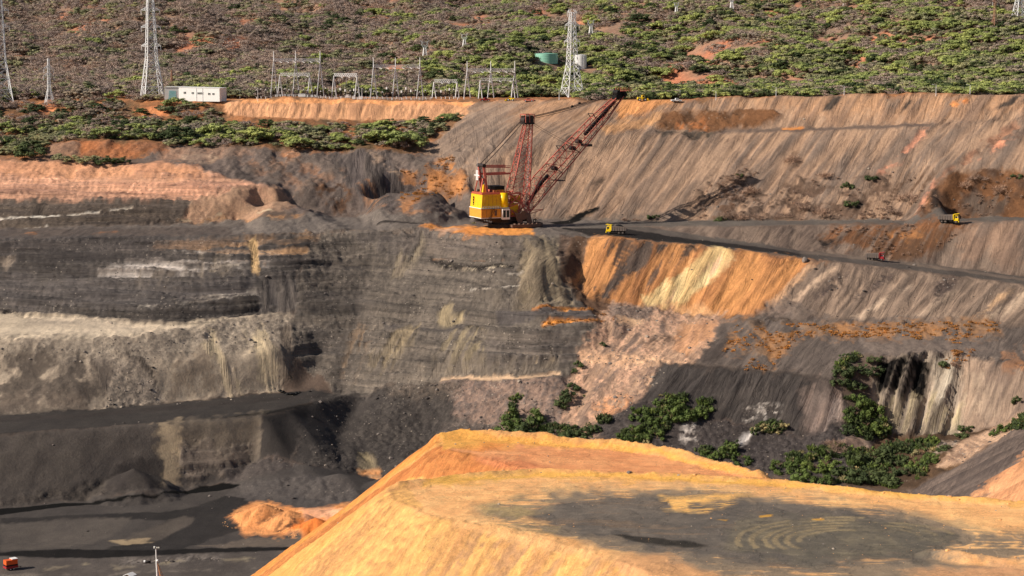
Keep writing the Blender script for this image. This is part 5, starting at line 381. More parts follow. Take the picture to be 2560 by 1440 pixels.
AT = {'dragline': (-3.64,1008.24,90.39),'bucket': (12.75,1007.83,90.22),'truck_coal': (51.5,982.39,89.03),'truck_yellow': (216.54,987.94,94.26),'truck_red': (177.09,969.38,77.16),'pylon_mid': (37.41,1252.2,148.61),'pylon_left': (-223.39,1247.51,148.24),'pylon_edge': (-316.53,1245.18,146.58),'pylon_hill': (425.21,1689.75,196.64),'lattice_small': (-283.71,1231.64,144.79),'lattice_rust': (-222.66,1315.88,152.28),'lattice_hill': (351.87,1470.95,191.53),'building': (-203.0,1223.23,147.24),'tank_green': (24.41,1427.85,167.66),'tank_white': (49.28,1440.99,163.53),'generator': (-173.69,675.81,1.87),'mast': (-120.05,661.6,1.8),'shed': (-128.72,656.5,1.82),'box': (-128.29,684.57,1.81),'boulder': (140.22,950.75,78.83),'loader': (73.13,1126.08,150.16),'yellow_van': (-0.93,1165.04,148.99),'red_pickup': (-15.79,1183.24,148.21),'dark_car': (9.65,1153.34,148.88),'white_pickup': (91.8,1121.17,150.08),'coal': [(-105.3,894.9),(-103.8,892.7),(-102.5,889.7),(-100.5,887.5),(-98.5,886.3),(-97.2,888.9),(-96.0,891.5),(-91.4,892.7)],'thickets': [[(-2.1,870.6),(5.3,870.9),(11.4,867.5),(15.6,850.3),(-0.9,856.4)],[(53.9,856.0),(66.4,861.2),(76.7,858.9),(86.9,856.8),(85.6,851.5),(72.3,847.2),(61.4,838.7),(44.3,836.8)],[(142.8,870.8),(150.1,872.6),(160.5,866.8),(160.3,859.6),(147.5,855.2),(140.6,856.3)],[(143.9,854.5),(158.9,856.2),(162.3,844.2),(144.9,838.0)],[(109.1,824.3),(120.3,826.2),(131.4,827.3),(144.0,832.7),(157.6,842.2),(169.5,841.8),(180.4,836.4),(172.4,805.5),(162.2,790.7),(153.5,797.3),(143.7,798.9),(133.9,800.4),(123.2,805.1),(112.3,809.8)],[(77.7,830.0),(93.3,834.1),(97.2,822.4),(85.3,820.5)],[(15.7,856.5),(29.4,851.1),(41.7,856.0),(41.2,843.1),(29.3,846.1),(17.3,849.6)],[(103.0,844.8),(116.7,844.3),(115.2,839.2),(104.1,839.4)],[(201.1,824.0),(216.6,833.0),(214.3,799.2),(206.1,791.8)]],'cat_towers': [(-63.1,1457.0),(-34.4,1454.8),(64.2,1642.2),(143.3,1759.8),(191.0,1755.6),(286.4,1740.0)],'lamps': [(-168.7,1245.5),(-152.2,1203.0),(-90.2,1207.5),(-29.0,1214.9),(26.9,1145.9),(97.5,1165.0),(113.4,1116.7),(145.9,1109.9),(181.8,1099.6),(228.9,1084.5),(246.7,1081.9)],'pit_bushes': [(1.4,859.2,10.5,0),(7.3,855.2,9.5,1),(5.6,861.1,9.5,0),(10.4,852.5,5,1),(23.8,867.6,6,1),(21.1,864.8,4.5,1),(26.9,873.0,4.5,1),(29.8,885.3,3.6,1),(27.9,882.9,2.6,1),(41.2,897.4,2.6,1),(17.3,850.2,5,1),(24.1,847.5,5,1),(31.0,846.9,5,1),(36.3,849.4,4.5,1),(40.2,853.4,4,1),(31.8,869.7,1.2,0),(55.3,851.2,6.5,0),(62.0,847.5,6.5,0),(69.0,849.3,7,0),(75.9,849.6,7,0),(82.2,851.7,6,0),(66.1,856.7,5.5,0),(72.9,855.3,6,0),(53.1,842.9,6,0),(61.4,838.7,5.5,0),(47.8,839.8,5,0),(56.1,834.7,4.5,2),(106.2,842.7,4.6,2),(111.2,841.1,5,2),(115.6,842.4,4.2,2),(84.1,825.8,5.5,0),(91.0,827.9,6,0),(95.5,822.4,5.5,0),(80.5,823.6,4.5,0),(144.7,860.3,6.5,1),(151.2,862.9,7,1),(157.2,862.2,6.5,1),(142.4,856.8,5.5,1),(149.6,858.0,6,1),(158.5,865.3,4.6,1),(188.5,862.1,3.2,1),(192.3,859.5,2.6,4),(150.7,853.1,6,0),(155.7,851.8,6,0),(146.5,848.3,6,0),(152.3,846.5,6.5,0),(158.2,845.4,5.5,0),(143.7,841.5,5,1),(111.4,815.6,6.5,0),(118.3,817.6,6.5,0),(124.2,812.2,7,0),(131.0,814.0,7,0),(119.9,805.5,6.5,0),(127.7,802.8,6.5,0),(136.4,806.1,7,1),(142.6,803.4,7,1),(149.4,805.2,6.5,1),(155.4,802.0,6.5,1),(161.1,806.3,6,1),(143.5,819.2,6.5,1),(152.2,821.1,6.5,1),(160.0,818.1,6,1),(167.2,812.4,5.5,0),(173.7,811.9,5,0),(171.2,824.1,4.5,2),(168.3,835.0,4.5,1),(159.0,831.1,5,1),(179.8,817.9,4,1),(190.5,832.3,4.5,1),(194.2,841.6,4,1),(203.9,808.7,5,0),(210.4,815.1,5,0),(215.3,838.7,3.5,1),(200.3,813.8,3.5,0),(135.9,829.8,5,4),(136.7,823.7,4.5,4)],'face_bushes': [(74.0,1042.0,4.5,1),(112.1,1034.5,6,4),(107.7,1032.1,5,1),(118.2,1033.1,5,4),(128.5,1033.0,5,4),(126.3,1050.4,6.5,4),(117.4,1046.1,5,4),(141.0,1033.1,5,4),(151.7,1036.6,6,4),(161.3,1030.7,6,4),(176.0,1033.0,5,1),(175.4,1042.8,5,1),(188.1,1043.8,4.5,1),(195.1,1024.0,6,4),(204.1,1028.6,6,4),(164.4,1053.0,5.5,4),(149.3,1066.9,5,4),(58.6,1041.9,2.6,4),(64.9,1042.5,2.4,4),(120.7,1062.1,2.6,1),(238.6,1023.1,5,4),(248.6,1017.2,6,4),(233.6,1023.4,5,4),(256.6,1017.6,4,1),(12.6,1046.8,2,4),(-19.5,1021.3,2,2),(-92.1,777.0,0.2,2)],'belt': [(-260.7,1082.0,8,1),(-243.0,1075.3,4,2),(-235.0,1073.1,4,2),(-226.4,1073.2,5,2),(-217.7,1072.5,5,1),(-208.9,1071.2,4.5,1),(-225.9,1114.8,6,0),(-180.2,1142.4,8,3),(-187.1,1122.3,8,1),(-166.6,1127.6,8,0),(-142.9,1117.7,7,0),(-116.8,1102.6,6,0),(-120.9,1110.4,5,0),(-71.1,1111.6,8,0),(-57.6,1108.6,8,0),(-202.5,1209.8,6,0),(-263.4,1098.5,6,1)]}
DUMP_AT = {'loop_near': (63.91,371.66,90.0),'loop_far': (15.92,389.37,90.0),'tier': (10.98,449.43,90.0)}
# ------------------------------------------------------------------ ground heights
def _lat(seed, n=256):
    return np.random.RandomState(seed).rand(n, n).astype(np.float32)
_LATS = {}
def vnoise(x, y, seed=0):
    """smooth value noise in [0,1]"""
    if seed not in _LATS: _LATS[seed] = _lat(seed)
    L = _LATS[seed]
    xi = np.floor(x); yi = np.floor(y)
    fx = (x-xi).astype(np.float32); fy = (y-yi).astype(np.float32)
    fx = fx*fx*(3-2*fx); fy = fy*fy*(3-2*fy)
    a = xi.astype(np.int64) & 255; b = yi.astype(np.int64) & 255
    a1 = (a+1) & 255; b1 = (b+1) & 255
    return (L[a,b]*(1-fx)+L[a1,b]*fx)*(1-fy)+(L[a,b1]*(1-fx)+L[a1,b1]*fx)*fy
def fbm(x, y, seed=0, octs=4, gain=0.5):
    s = 0.0; a = 1.0; t = 0.0
    for k in range(octs):
        s = s + a*vnoise(x*2**k+17.3*k, y*2**k-9.1*k, seed+k); t += a; a *= gain
    return s/t
def sstep(a, b, x):
    t = np.clip((x-a)/(b-a), 0, 1); return t*t*(3-2*t)

def hill_h(x, y):
    x = np.asarray(x, dtype=np.float64); y = np.asarray(y, dtype=np.float64)
    base = np.interp(y, [1180, 1262, 1310, 1600, 2000, 2600, 3400, 4200], [147, 148.5, 151, 181, 224, 300, 420, 500])
    und = (fbm(x/170.0+3.1, y/260.0+1.7, 901, 3)-0.5)*40.0+20.0*(np.abs(2*fbm((x+0.35*y)/150.0, y/420.0, 907, 3)-1.0)*2-0.45)
    spur = 14*sstep(60, 330, x)*sstep(1300, 1650, y)
    return base + (und+spur)*sstep(1270, 1420, y)

def resample(line, step):
    out = []
    for (a, b) in zip(line[:-1], line[1:]):
        a = np.array(a, float); b = np.array(b, float)
        n = max(1, int(np.linalg.norm((b-a)[:2])/step))
        for k in range(n): out.append(a+(b-a)*k/n)
    out.append(np.array(line[-1], float))
    return out

def tin_grid(lines, xs, ys):
    pts = []; seen = set()
    for ln in lines:
        for p in resample(ln, 7.0):
            key = (round(p[0], 1), round(p[1], 1))
            if key in seen: continue
            seen.add(key); pts.append(p)
    P = np.array(pts)
    res = mathutils.geometry.delaunay_2d_cdt([Vector((p[0], p[1])) for p in pts], [], [], 0, 1e-4)
    V = np.array([(v.x, v.y) for v in res[0]]); orig = res[3]
    Z = np.array([P[o[0], 2] for o in orig])
    H = np.full((len(ys), len(xs)), np.nan)
    for f in res[2]:
        (x0, y0), (x1, y1), (x2, y2) = V[f[0]], V[f[1]], V[f[2]]
        d = (y1-y2)*(x0-x2)+(x2-x1)*(y0-y2)
        if abs(d) < 1e-9: continue
        i0, i1 = np.searchsorted(xs, [min(x0,x1,x2)-1e-6, max(x0,x1,x2)+1e-6])
        j0, j1 = np.searchsorted(ys, [min(y0,y1,y2)-1e-6, max(y0,y1,y2)+1e-6])
        if i1 <= i0 or j1 <= j0: continue
        X, Y = np.meshgrid(xs[i0:i1], ys[j0:j1])
        w0 = ((y1-y2)*(X-x2)+(x2-x1)*(Y-y2))/d
        w1 = ((y2-y0)*(X-x2)+(x0-x2)*(Y-y2))/d
        w2 = 1-w0-w1
        m = (w0 >= -1e-7) & (w1 >= -1e-7) & (w2 >= -1e-7)
        blk = H[j0:j1, i0:i1]
        blk[m] = (w0*Z[f[0]]+w1*Z[f[1]]+w2*Z[f[2]])[m]
    H[np.isnan(H)] = 0.0
    return H

def blur(A, k, axis):
    """triangle-ish blur of half width k cells"""
    out = A
    for _ in range(2):
        pad = [(0, 0), (0, 0)]; pad[axis] = (k, k)
        B = np.pad(out, pad, mode='edge'); c = np.cumsum(B, axis=axis)
        z = np.zeros_like(np.take(c, [0], axis=axis)); c = np.concatenate([z, c], axis=axis)
        n = A.shape[axis]
        hi = np.take(c, np.arange(2*k+1, 2*k+1+n), axis=axis); lo = np.take(c, np.arange(0, n), axis=axis)
        out = (hi-lo)/(2*k+1)
    return out

def poly_dist(X, Y, poly):
    """distance outside a closed polygon (0 inside)"""
    P = np.array(poly, float); n = len(P)
    d2 = np.full(X.shape, 1e18); inside = np.zeros(X.shape, bool)
    for i in range(n):
        ax, ay = P[i]; bx, by = P[(i+1) % n]
        ex, ey = bx-ax, by-ay; L = ex*ex+ey*ey+1e-12
        t = np.clip(((X-ax)*ex+(Y-ay)*ey)/L, 0, 1)
        d2 = np.minimum(d2, (X-ax-t*ex)**2+(Y-ay-t*ey)**2)
        c = ((ay > Y) != (by > Y))
        with np.errstate(divide='ignore', invalid='ignore'):
            xi = ax+(Y-ay)*ex/(ey if abs(ey) > 1e-12 else 1e-12)
        inside ^= c & (X < xi)
    d = np.sqrt(d2)
    return np.where(inside, -d, d)

def heap_h(X, Y, base):
    """cones of loose material on the pit floor: x, y, radius, height"""
    out = base.copy()
    for (cx, cy, r, h, ex) in HEAPS:
        wob = 1+0.35*(fbm(X/6.0+cx, Y/6.0+cy, 77, 3)-0.5)
        d = np.sqrt(((X-cx)/ex)**2+(Y-cy)**2)/r*wob
        out = np.maximum(out, h*(1-d)*1.0)
    return out

def pit_base(xs, ys):
    H = tin_grid(BREAKLINES, xs, ys)
    kx = max(1, int(round(1.2/(xs[1]-xs[0])))); ky = max(1, int(round(1.0/(ys[1]-ys[0]))))
    H = blur(blur(H, kx, 1), ky, 0)
    X, Y = np.meshgrid(xs, ys)
    return heap_h(X, Y, H)

def dump_base(X, Y):
    warp = 1.6*(fbm(X/9.0, Y/9.0, 31, 3)-0.5)
    d = poly_dist(X, Y, DUMP_EDGE)+warp
    top = 90+0.0*X
    berm = np.zeros_like(X)
    for ln, w, h in BERMS:
        P = np.array(ln); dd = np.full(X.shape, 1e9)
        for (a, b) in zip(P[:-1], P[1:]):
            e = b-a; L = (e*e).sum()
            t = np.clip(((X-a[0])*e[0]+(Y-a[1])*e[1])/L, 0, 1)
            dd = np.minimum(dd, np.hypot(X-a[0]-t*e[0], Y-a[1]-t*e[1]))
        lump = 0.25+0.9*fbm(X/8.0, Y/8.0, 43, 3)+0.55*fbm(X/1.7, Y/1.7, 41, 3, .7)
        berm = np.maximum(berm, h*lump*np.clip(1-dd/w, 0, 1))
    z = top+berm-0.78*np.maximum(d, 0)
    # loose fill rounds over at the edge
    z = z-0.35*np.exp(-(d/1.4)**2)
    return z
# ------------------------------------------------------------------ materials
WARM = np.array([0.98, 0.99, 1.08])
def lin(c, k=1.0):
    c = np.asarray(c, float)/255.0
    return np.where(c <= 0.04045, c/12.92, ((c+0.055)/1.055)**2.4)*k*WARM
def new_mat(name):
    m = bpy.data.materials.new(name); m.use_nodes = True
    nt = m.node_tree; b = nt.nodes['Principled BSDF']
    return m, nt, b
def nd(nt, kind, **kw):
    n = nt.nodes.new(kind)
    for k, v in kw.items():
        if hasattr(n, k): setattr(n, k, v)
        else: n.inputs[k].default_value = v
    return n
def mixc(nt, blend, fac, a, b):
    n = nt.nodes.new('ShaderNodeMix'); n.data_type = 'RGBA'; n.blend_type = blend
    for s, v in ((n.inputs[0], fac), (n.inputs[6], a), (n.inputs[7], b)):
        if hasattr(v, 'is_linked'): nt.links.new(v, s)
        else: s.default_value = v
    return n.outputs[2]
def ramp(nt, src, stops):
    n = nt.nodes.new('ShaderNodeValToRGB'); e = n.color_ramp.elements
    while len(e) < len(stops): e.new(0.5)
    for k, (p, c) in enumerate(stops): e[k].position = p; e[k].color = (*c, 1)
    nt.links.new(src, n.inputs[0]); return n.outputs[0]

def earth_material(name, fine, coarse, bump, contrast=0.45, grain=False, flecks=1.0, GS=1.0):
    """soil and rock: the mapped earth colour, broken by rills, beds and rubble of the ground itself"""
    m, nt, b = new_mat(name)
    def mth(op, a, c=None, clamp=False):
        n = nt.nodes.new('ShaderNodeMath'); n.operation = op; n.use_clamp = clamp
        for s_, v in ((n.inputs[0], a), (n.inputs[1], c)):
            if v is None: continue
            if hasattr(v, 'is_linked'): nt.links.new(v, s_)
            else: s_.default_value = v
        return n.outputs[0]
    def dot(v):
        n = nt.nodes.new('ShaderNodeVectorMath'); n.operation = 'DOT_PRODUCT'; nt.links.new(geo.outputs['Position'], n.inputs[0]); n.inputs[1].default_value = v; return n.outputs['Value']
    def comb(x, y, z):
        n = nt.nodes.new('ShaderNodeCombineXYZ')
        for k, v in enumerate((x, y, z)):
            if hasattr(v, 'is_linked'): nt.links.new(v, n.inputs[k])
            else: n.inputs[k].default_value = v
        return n.outputs[0]
    def noise(vec, scale=1.0, detail=5.0, rough=.65, dist=0.0):
        n = nd(nt, 'ShaderNodeTexNoise', Scale=scale, Detail=detail, Roughness=rough, Distortion=dist); nt.links.new(vec, n.inputs['Vector']); return n.outputs['Fac']
    at = nd(nt, 'ShaderNodeVertexColor', layer_name='earth'); geo = nd(nt, 'ShaderNodeNewGeometry'); pos = geo.outputs['Position']
    n1 = noise(pos, fine, 7.0, .72); n2 = noise(pos, coarse, 5.0, .65)
    f1 = ramp(nt, n1, [(0.28, (0.62,0.62,0.63)), (0.5, (0.97,0.97,0.97)), (0.72, (1.38,1.36,1.32))])
    f2 = ramp(nt, n2, [(0.3, (0.80,0.80,0.82)), (0.7, (1.18,1.17,1.14))])
    c = mixc(nt, 'MULTIPLY', contrast*2, at.outputs['Color'], f1)
    c = mixc(nt, 'MULTIPLY', 0.8, c, f2)
    hgt = n1
    if grain:
        gr = nd(nt, 'ShaderNodeVertexColor', layer_name='grain'); sp = nd(nt, 'ShaderNodeSeparateColor'); nt.links.new(gr.outputs['Color'], sp.inputs[0])
        ws, wh, wr, side = sp.outputs[0], sp.outputs[1], sp.outputs[2], gr.outputs['Alpha']
        # rills down the fall line (two main directions of tipping)
        A = noise(comb(mth('MULTIPLY', dot((1, .06, 0)), .36), mth('MULTIPLY', dot((0, 1, .6)), .035), 0.0), GS, 8.0, .74, .3)
        B = noise(comb(mth('MULTIPLY', dot((.86, -.5, 0)), .40), mth('MULTIPLY', dot((.5, .86, .6)), .035), 4.0), GS, 8.0, .74, .3)
        S = mth('ADD', mth('MULTIPLY', A, mth('SUBTRACT', 1.0, side)), mth('MULTIPLY', B, side))
        fs = ramp(nt, S, [(0.34, (.42,.42,.43)), (0.46, (.88,.88,.88)), (0.54, (1.06,1.05,1.04)), (0.66, (1.62,1.57,1.48))])
        c = mixc(nt, 'MULTIPLY', ws, c, fs)
        # narrow rills cut by rain
        A2 = noise(comb(mth('MULTIPLY', dot((1, .06, 0)), .17), mth('MULTIPLY', dot((0, 1, .6)), .022), 9.0), GS, 5.0, .60, .9)
        B2 = noise(comb(mth('MULTIPLY', dot((.86, -.5, 0)), .17), mth('MULTIPLY', dot((.5, .86, .6)), .022), 2.0), GS, 5.0, .60, .9)
        S2_ = mth('ADD', mth('MULTIPLY', A2, mth('SUBTRACT', 1.0, side)), mth('MULTIPLY', B2, side))
        rl = mth('ABSOLUTE', mth('SUBTRACT', S2_, .5))
        c = mixc(nt, 'MULTIPLY', mth('MULTIPLY', ws, .85, True), c, ramp(nt, rl, [(0.0, (.34,.33,.33)), (0.018, (.62,.61,.61)), (0.04, (1,1,1)), (.075, (1.16,1.15,1.12)), (.11, (1,1,1))]))
        # beds
        Hn = noise(comb(dot((.03, 0, 0)), dot((0, .015, 0)), dot((.008, .0, .42))), 1.0, 9.0, .80, .5)
        fh = ramp(nt, Hn, [(0.34, (.30,.30,.31)), (0.45, (.84,.84,.84)), (0.54, (1.06,1.05,1.04)), (0.60, (1.35,1.32,1.27)), (0.68, (2.1,2.0,1.85))])
        c = mixc(nt, 'MULTIPLY', wh, c, fh)
        # rubble: light and coal-dark fragments in clusters
        Rn = noise(pos, .55*GS, 9.0, .82)
        fr = ramp(nt, Rn, [(0.33, (.28,.28,.29)), (0.46, (.90,.90,.90)), (0.54, (1.05,1.04,1.02)), (0.68, (1.85,1.78,1.66))])
        c = mixc(nt, 'MULTIPLY', wr, c, fr)
        vo = nd(nt, 'ShaderNodeTexVoronoi', Scale=1.15*GS); nt.links.new(pos, vo.inputs['Vector'])
        vs = nd(nt, 'ShaderNodeSeparateColor'); nt.links.new(vo.outputs['Color'], vs.inputs[0])
        near = mth('LESS_THAN', vo.outputs['Distance'], .42)
        clus = ramp(nt, noise(pos, .07, 4.0, .6), [(.46, (0,0,0)), (.62, (1,1,1))]); cs = mth('MULTIPLY', clus, 1.0)
        rough_w = mth('ADD', mth('MULTIPLY', wr, .8), mth('ADD', mth('MULTIPLY', wh, .7), mth('MULTIPLY', ws, .12)), True)
        gate = mth('MULTIPLY', mth('MULTIPLY', near, rough_w), mth('ADD', mth('MULTIPLY', cs, .95), .05))
        wf = mth('MULTIPLY', mth('GREATER_THAN', vs.outputs[0], .945), gate); df = mth('MULTIPLY', mth('LESS_THAN', vs.outputs[0], .13), gate)
        c = mixc(nt, 'MIX', mth('MULTIPLY', wf, .5*flecks), c, (*lin((222,206,182)), 1)); c = mixc(nt, 'MIX', mth('MULTIPLY', df, .85*flecks), c, (*lin((30,27,25)), 1))
        hgt = mth('ADD', mth('MULTIPLY', n1, .35), mth('ADD', mth('MULTIPLY', mth('ADD', S, mth('MULTIPLY', mth('MINIMUM', rl, .06), 6.0)), mth('MULTIPLY', ws, 1.2)), mth('ADD', mth('MULTIPLY', Hn, mth('MULTIPLY', wh, 1.4)), mth('MULTIPLY', Rn, mth('MULTIPLY', wr, 1.2)))))
    nt.links.new(c, b.inputs['Base Color'])
    b.inputs['Roughness'].default_value = 0.93; b.inputs['Specular IOR Level'].default_value = 0.15
    bp = nd(nt, 'ShaderNodeBump', Strength=bump, Distance=1.2 if grain else .6); nt.links.new(hgt, bp.inputs['Height'])
    nt.links.new(bp.outputs['Normal'], b.inputs['Normal'])
    return m

# ------------------------------------------------------------------ terrain painting
def ranked(v):
    q = np.quantile(v[::7], np.linspace(0, 1, 129))
    return np.interp(v, q, np.linspace(0, 1, 129)).astype(np.float32)
def streaks(x, y, gx, gy, cell, length, seed, n=11):
    s = 0
    for t in np.linspace(-1, 1, n):
        s = s+vnoise((x+gx*t*length)/cell, (y+gy*t*length)/cell, seed)*(1.15-t*t)
    return s
def in_poly(X, Y, P):
    ins = np.zeros(X.shape, bool); n = len(P)
    for i in range(n):
        ax, ay = P[i]; bx, by = P[(i+1) % n]
        if ay == by: continue
        c = ((ay > Y) != (by > Y))
        ins ^= c & (X < ax+(Y-ay)*(bx-ax)/(by-ay))
    return ins

# photographed tone to albedo: level ground is lit less than faces turned to the low sun
LEVEL = {'p': 0.9, 'o': 1.45, 's': 1.02, 'h': 1.25, 'x': 1.2, 'r': 1.12, 'b': 1.25}
def paint(x, y, z, slope, gx, gy, zones, base, ppm, tex, soft=0.12, gain=1.0):
    """lay the mapped earths, and some painted shade, one over the other; ragged edges, each with its own grain"""
    n = len(x)
    col = np.tile(lin(base)*gain*.72, (n, 1)).astype(np.float32)
    amp = {k: np.zeros(n, np.float32) for k in 'shrbx'}
    near = ppm > 8
    q = y*(.28 if near else .3)+z
    w1 = fbm(x/6.0, q/(2.2 if near else 6.0), 301, 4)-0.5; w2 = fbm(x/(11.0 if near else 6.0)+50, q/(1.6 if near else 6.0)+9, 311, 4)-0.5
    w3 = vnoise(x/1.7, (z+0.4*y)/1.7, 321)-0.5; w4 = vnoise(x/1.7+31, (z+0.4*y)/1.7+5, 331)-0.5
    ky = 1.0/(soft+slope)
    w5 = tex['s'][0]-0.5
    for zi, zone in enumerate(zones):
        poly, A, B, mode, edge, op, dens = zone[:7]
        extra = zone[7] if len(zone) > 7 else None
        P = np.array(poly); m = edge*2.6/ppm
        my = m*6
        idx = np.nonzero((x > P[:,0].min()-m) & (x < P[:,0].max()+m) & (y > P[:,1].min()-my) & (y < P[:,1].max()+my))[0]
        if not len(idx): continue
        e = edge*2.6/ppm
        kk = np.minimum(ky[idx], 2.0 if mode == 'p' else 5)
        sl_ = np.clip(slope[idx]/0.4, 0, 1)
        st = w5[idx]*(3.0 if mode in 'sx' else 1.0)*e*sl_
        cov = np.zeros(len(idx), np.float32)
        for sgn, ox, oy in ((1.1, .3, .1), (0.8, -.3, .25), (0.5, .1, -.35), (0.9, -.1, -.2), (0.3, 0, 0)):
            xx = x[idx]+e*(sgn*(w1[idx]*1.4+w3[idx]*0.9)+ox)+gx[idx]*st*sgn
            yy = y[idx]+e*(sgn*(w2[idx]*1.4+w4[idx]*0.9)+oy)*kk+gy[idx]*st*sgn
            cov += in_poly(xx, yy, poly)
        cov /= 5.0
        t1, t2 = tex[mode]
        t = t1[idx]
        if mode == 'p': t = 0.5+(t-0.5)*0.8
        if dens < 1:
            th = 1-dens
            cov = cov*sstep(th-0.16, th+0.16, t2[idx]).astype(np.float32)
        cov = (cov*op)[:, None]
        k_ = LEVEL[mode]*gain; c = k_*(np.array([.97, 1.0, 1.08]) if mode in 'hx' else np.ones(3))*(lin(A)[None, :]*(1-t[:, None])+lin(B)[None, :]*t[:, None])
        col[idx] = col[idx]*(1-cov)+c*cov
        for k in amp: amp[k][idx] *= (1-cov[:, 0])
        key = mode if mode in amp else None
        if key:
            a = extra if extra is not None else {'s': 0.55, 'h': 0.7, 'r': 0.7, 'b': 0.8, 'x': 0.8}[key]
            amp[key][idx] += cov[:, 0]*a
    return col, amp

def grid_mesh(name, X, Y, Zh, keep, col, material, kind='structure', grain=None):
    ny, nx = X.shape
    idx = np.full(X.shape, -1, np.int64)
    q = keep[:-1, :-1] & keep[1:, :-1] & keep[:-1, 1:] & keep[1:, 1:]
    used = np.zeros(X.shape, bool)
    used[:-1, :-1] |= q; used[1:, :-1] |= q; used[:-1, 1:] |= q; used[1:, 1:] |= q
    nv = int(used.sum()); idx[used] = np.arange(nv)
    co = np.stack([X[used], Y[used], Zh[used]], 1).astype(np.float32)
    F = np.stack([idx[:-1, :-1][q], idx[:-1, 1:][q], idx[1:, 1:][q], idx[1:, :-1][q]], 1).astype(np.int32)
    me = bpy.data.meshes.new(name)
    me.vertices.add(nv); me.vertices.foreach_set('co', co.ravel())
    me.loops.add(F.size); me.loops.foreach_set('vertex_index', F.ravel())
    me.polygons.add(len(F)); me.polygons.foreach_set('loop_start', np.arange(0, F.size, 4, dtype=np.int32))
    me.polygons.foreach_set('use_smooth', np.ones(len(F), bool))
    me.update(calc_edges=True)
    a = me.color_attributes.new('earth', 'FLOAT_COLOR', 'POINT')
    c4 = np.ones((nv, 4), np.float32); c4[:, :3] = np.clip(col[used.ravel()] if col.shape[0] == X.size else col, 0, 1)
    a.data.foreach_set('color', c4.ravel())
    if grain is not None:
        a = me.color_attributes.new('grain', 'FLOAT_COLOR', 'POINT'); a.data.foreach_set('color', np.ascontiguousarray(np.clip(grain[used.ravel()], 0, 1), dtype=np.float32).ravel())
    me.materials.append(material)
    o = bpy.data.objects.new(name, me); C.objects.link(o); o['kind'] = kind
    return o

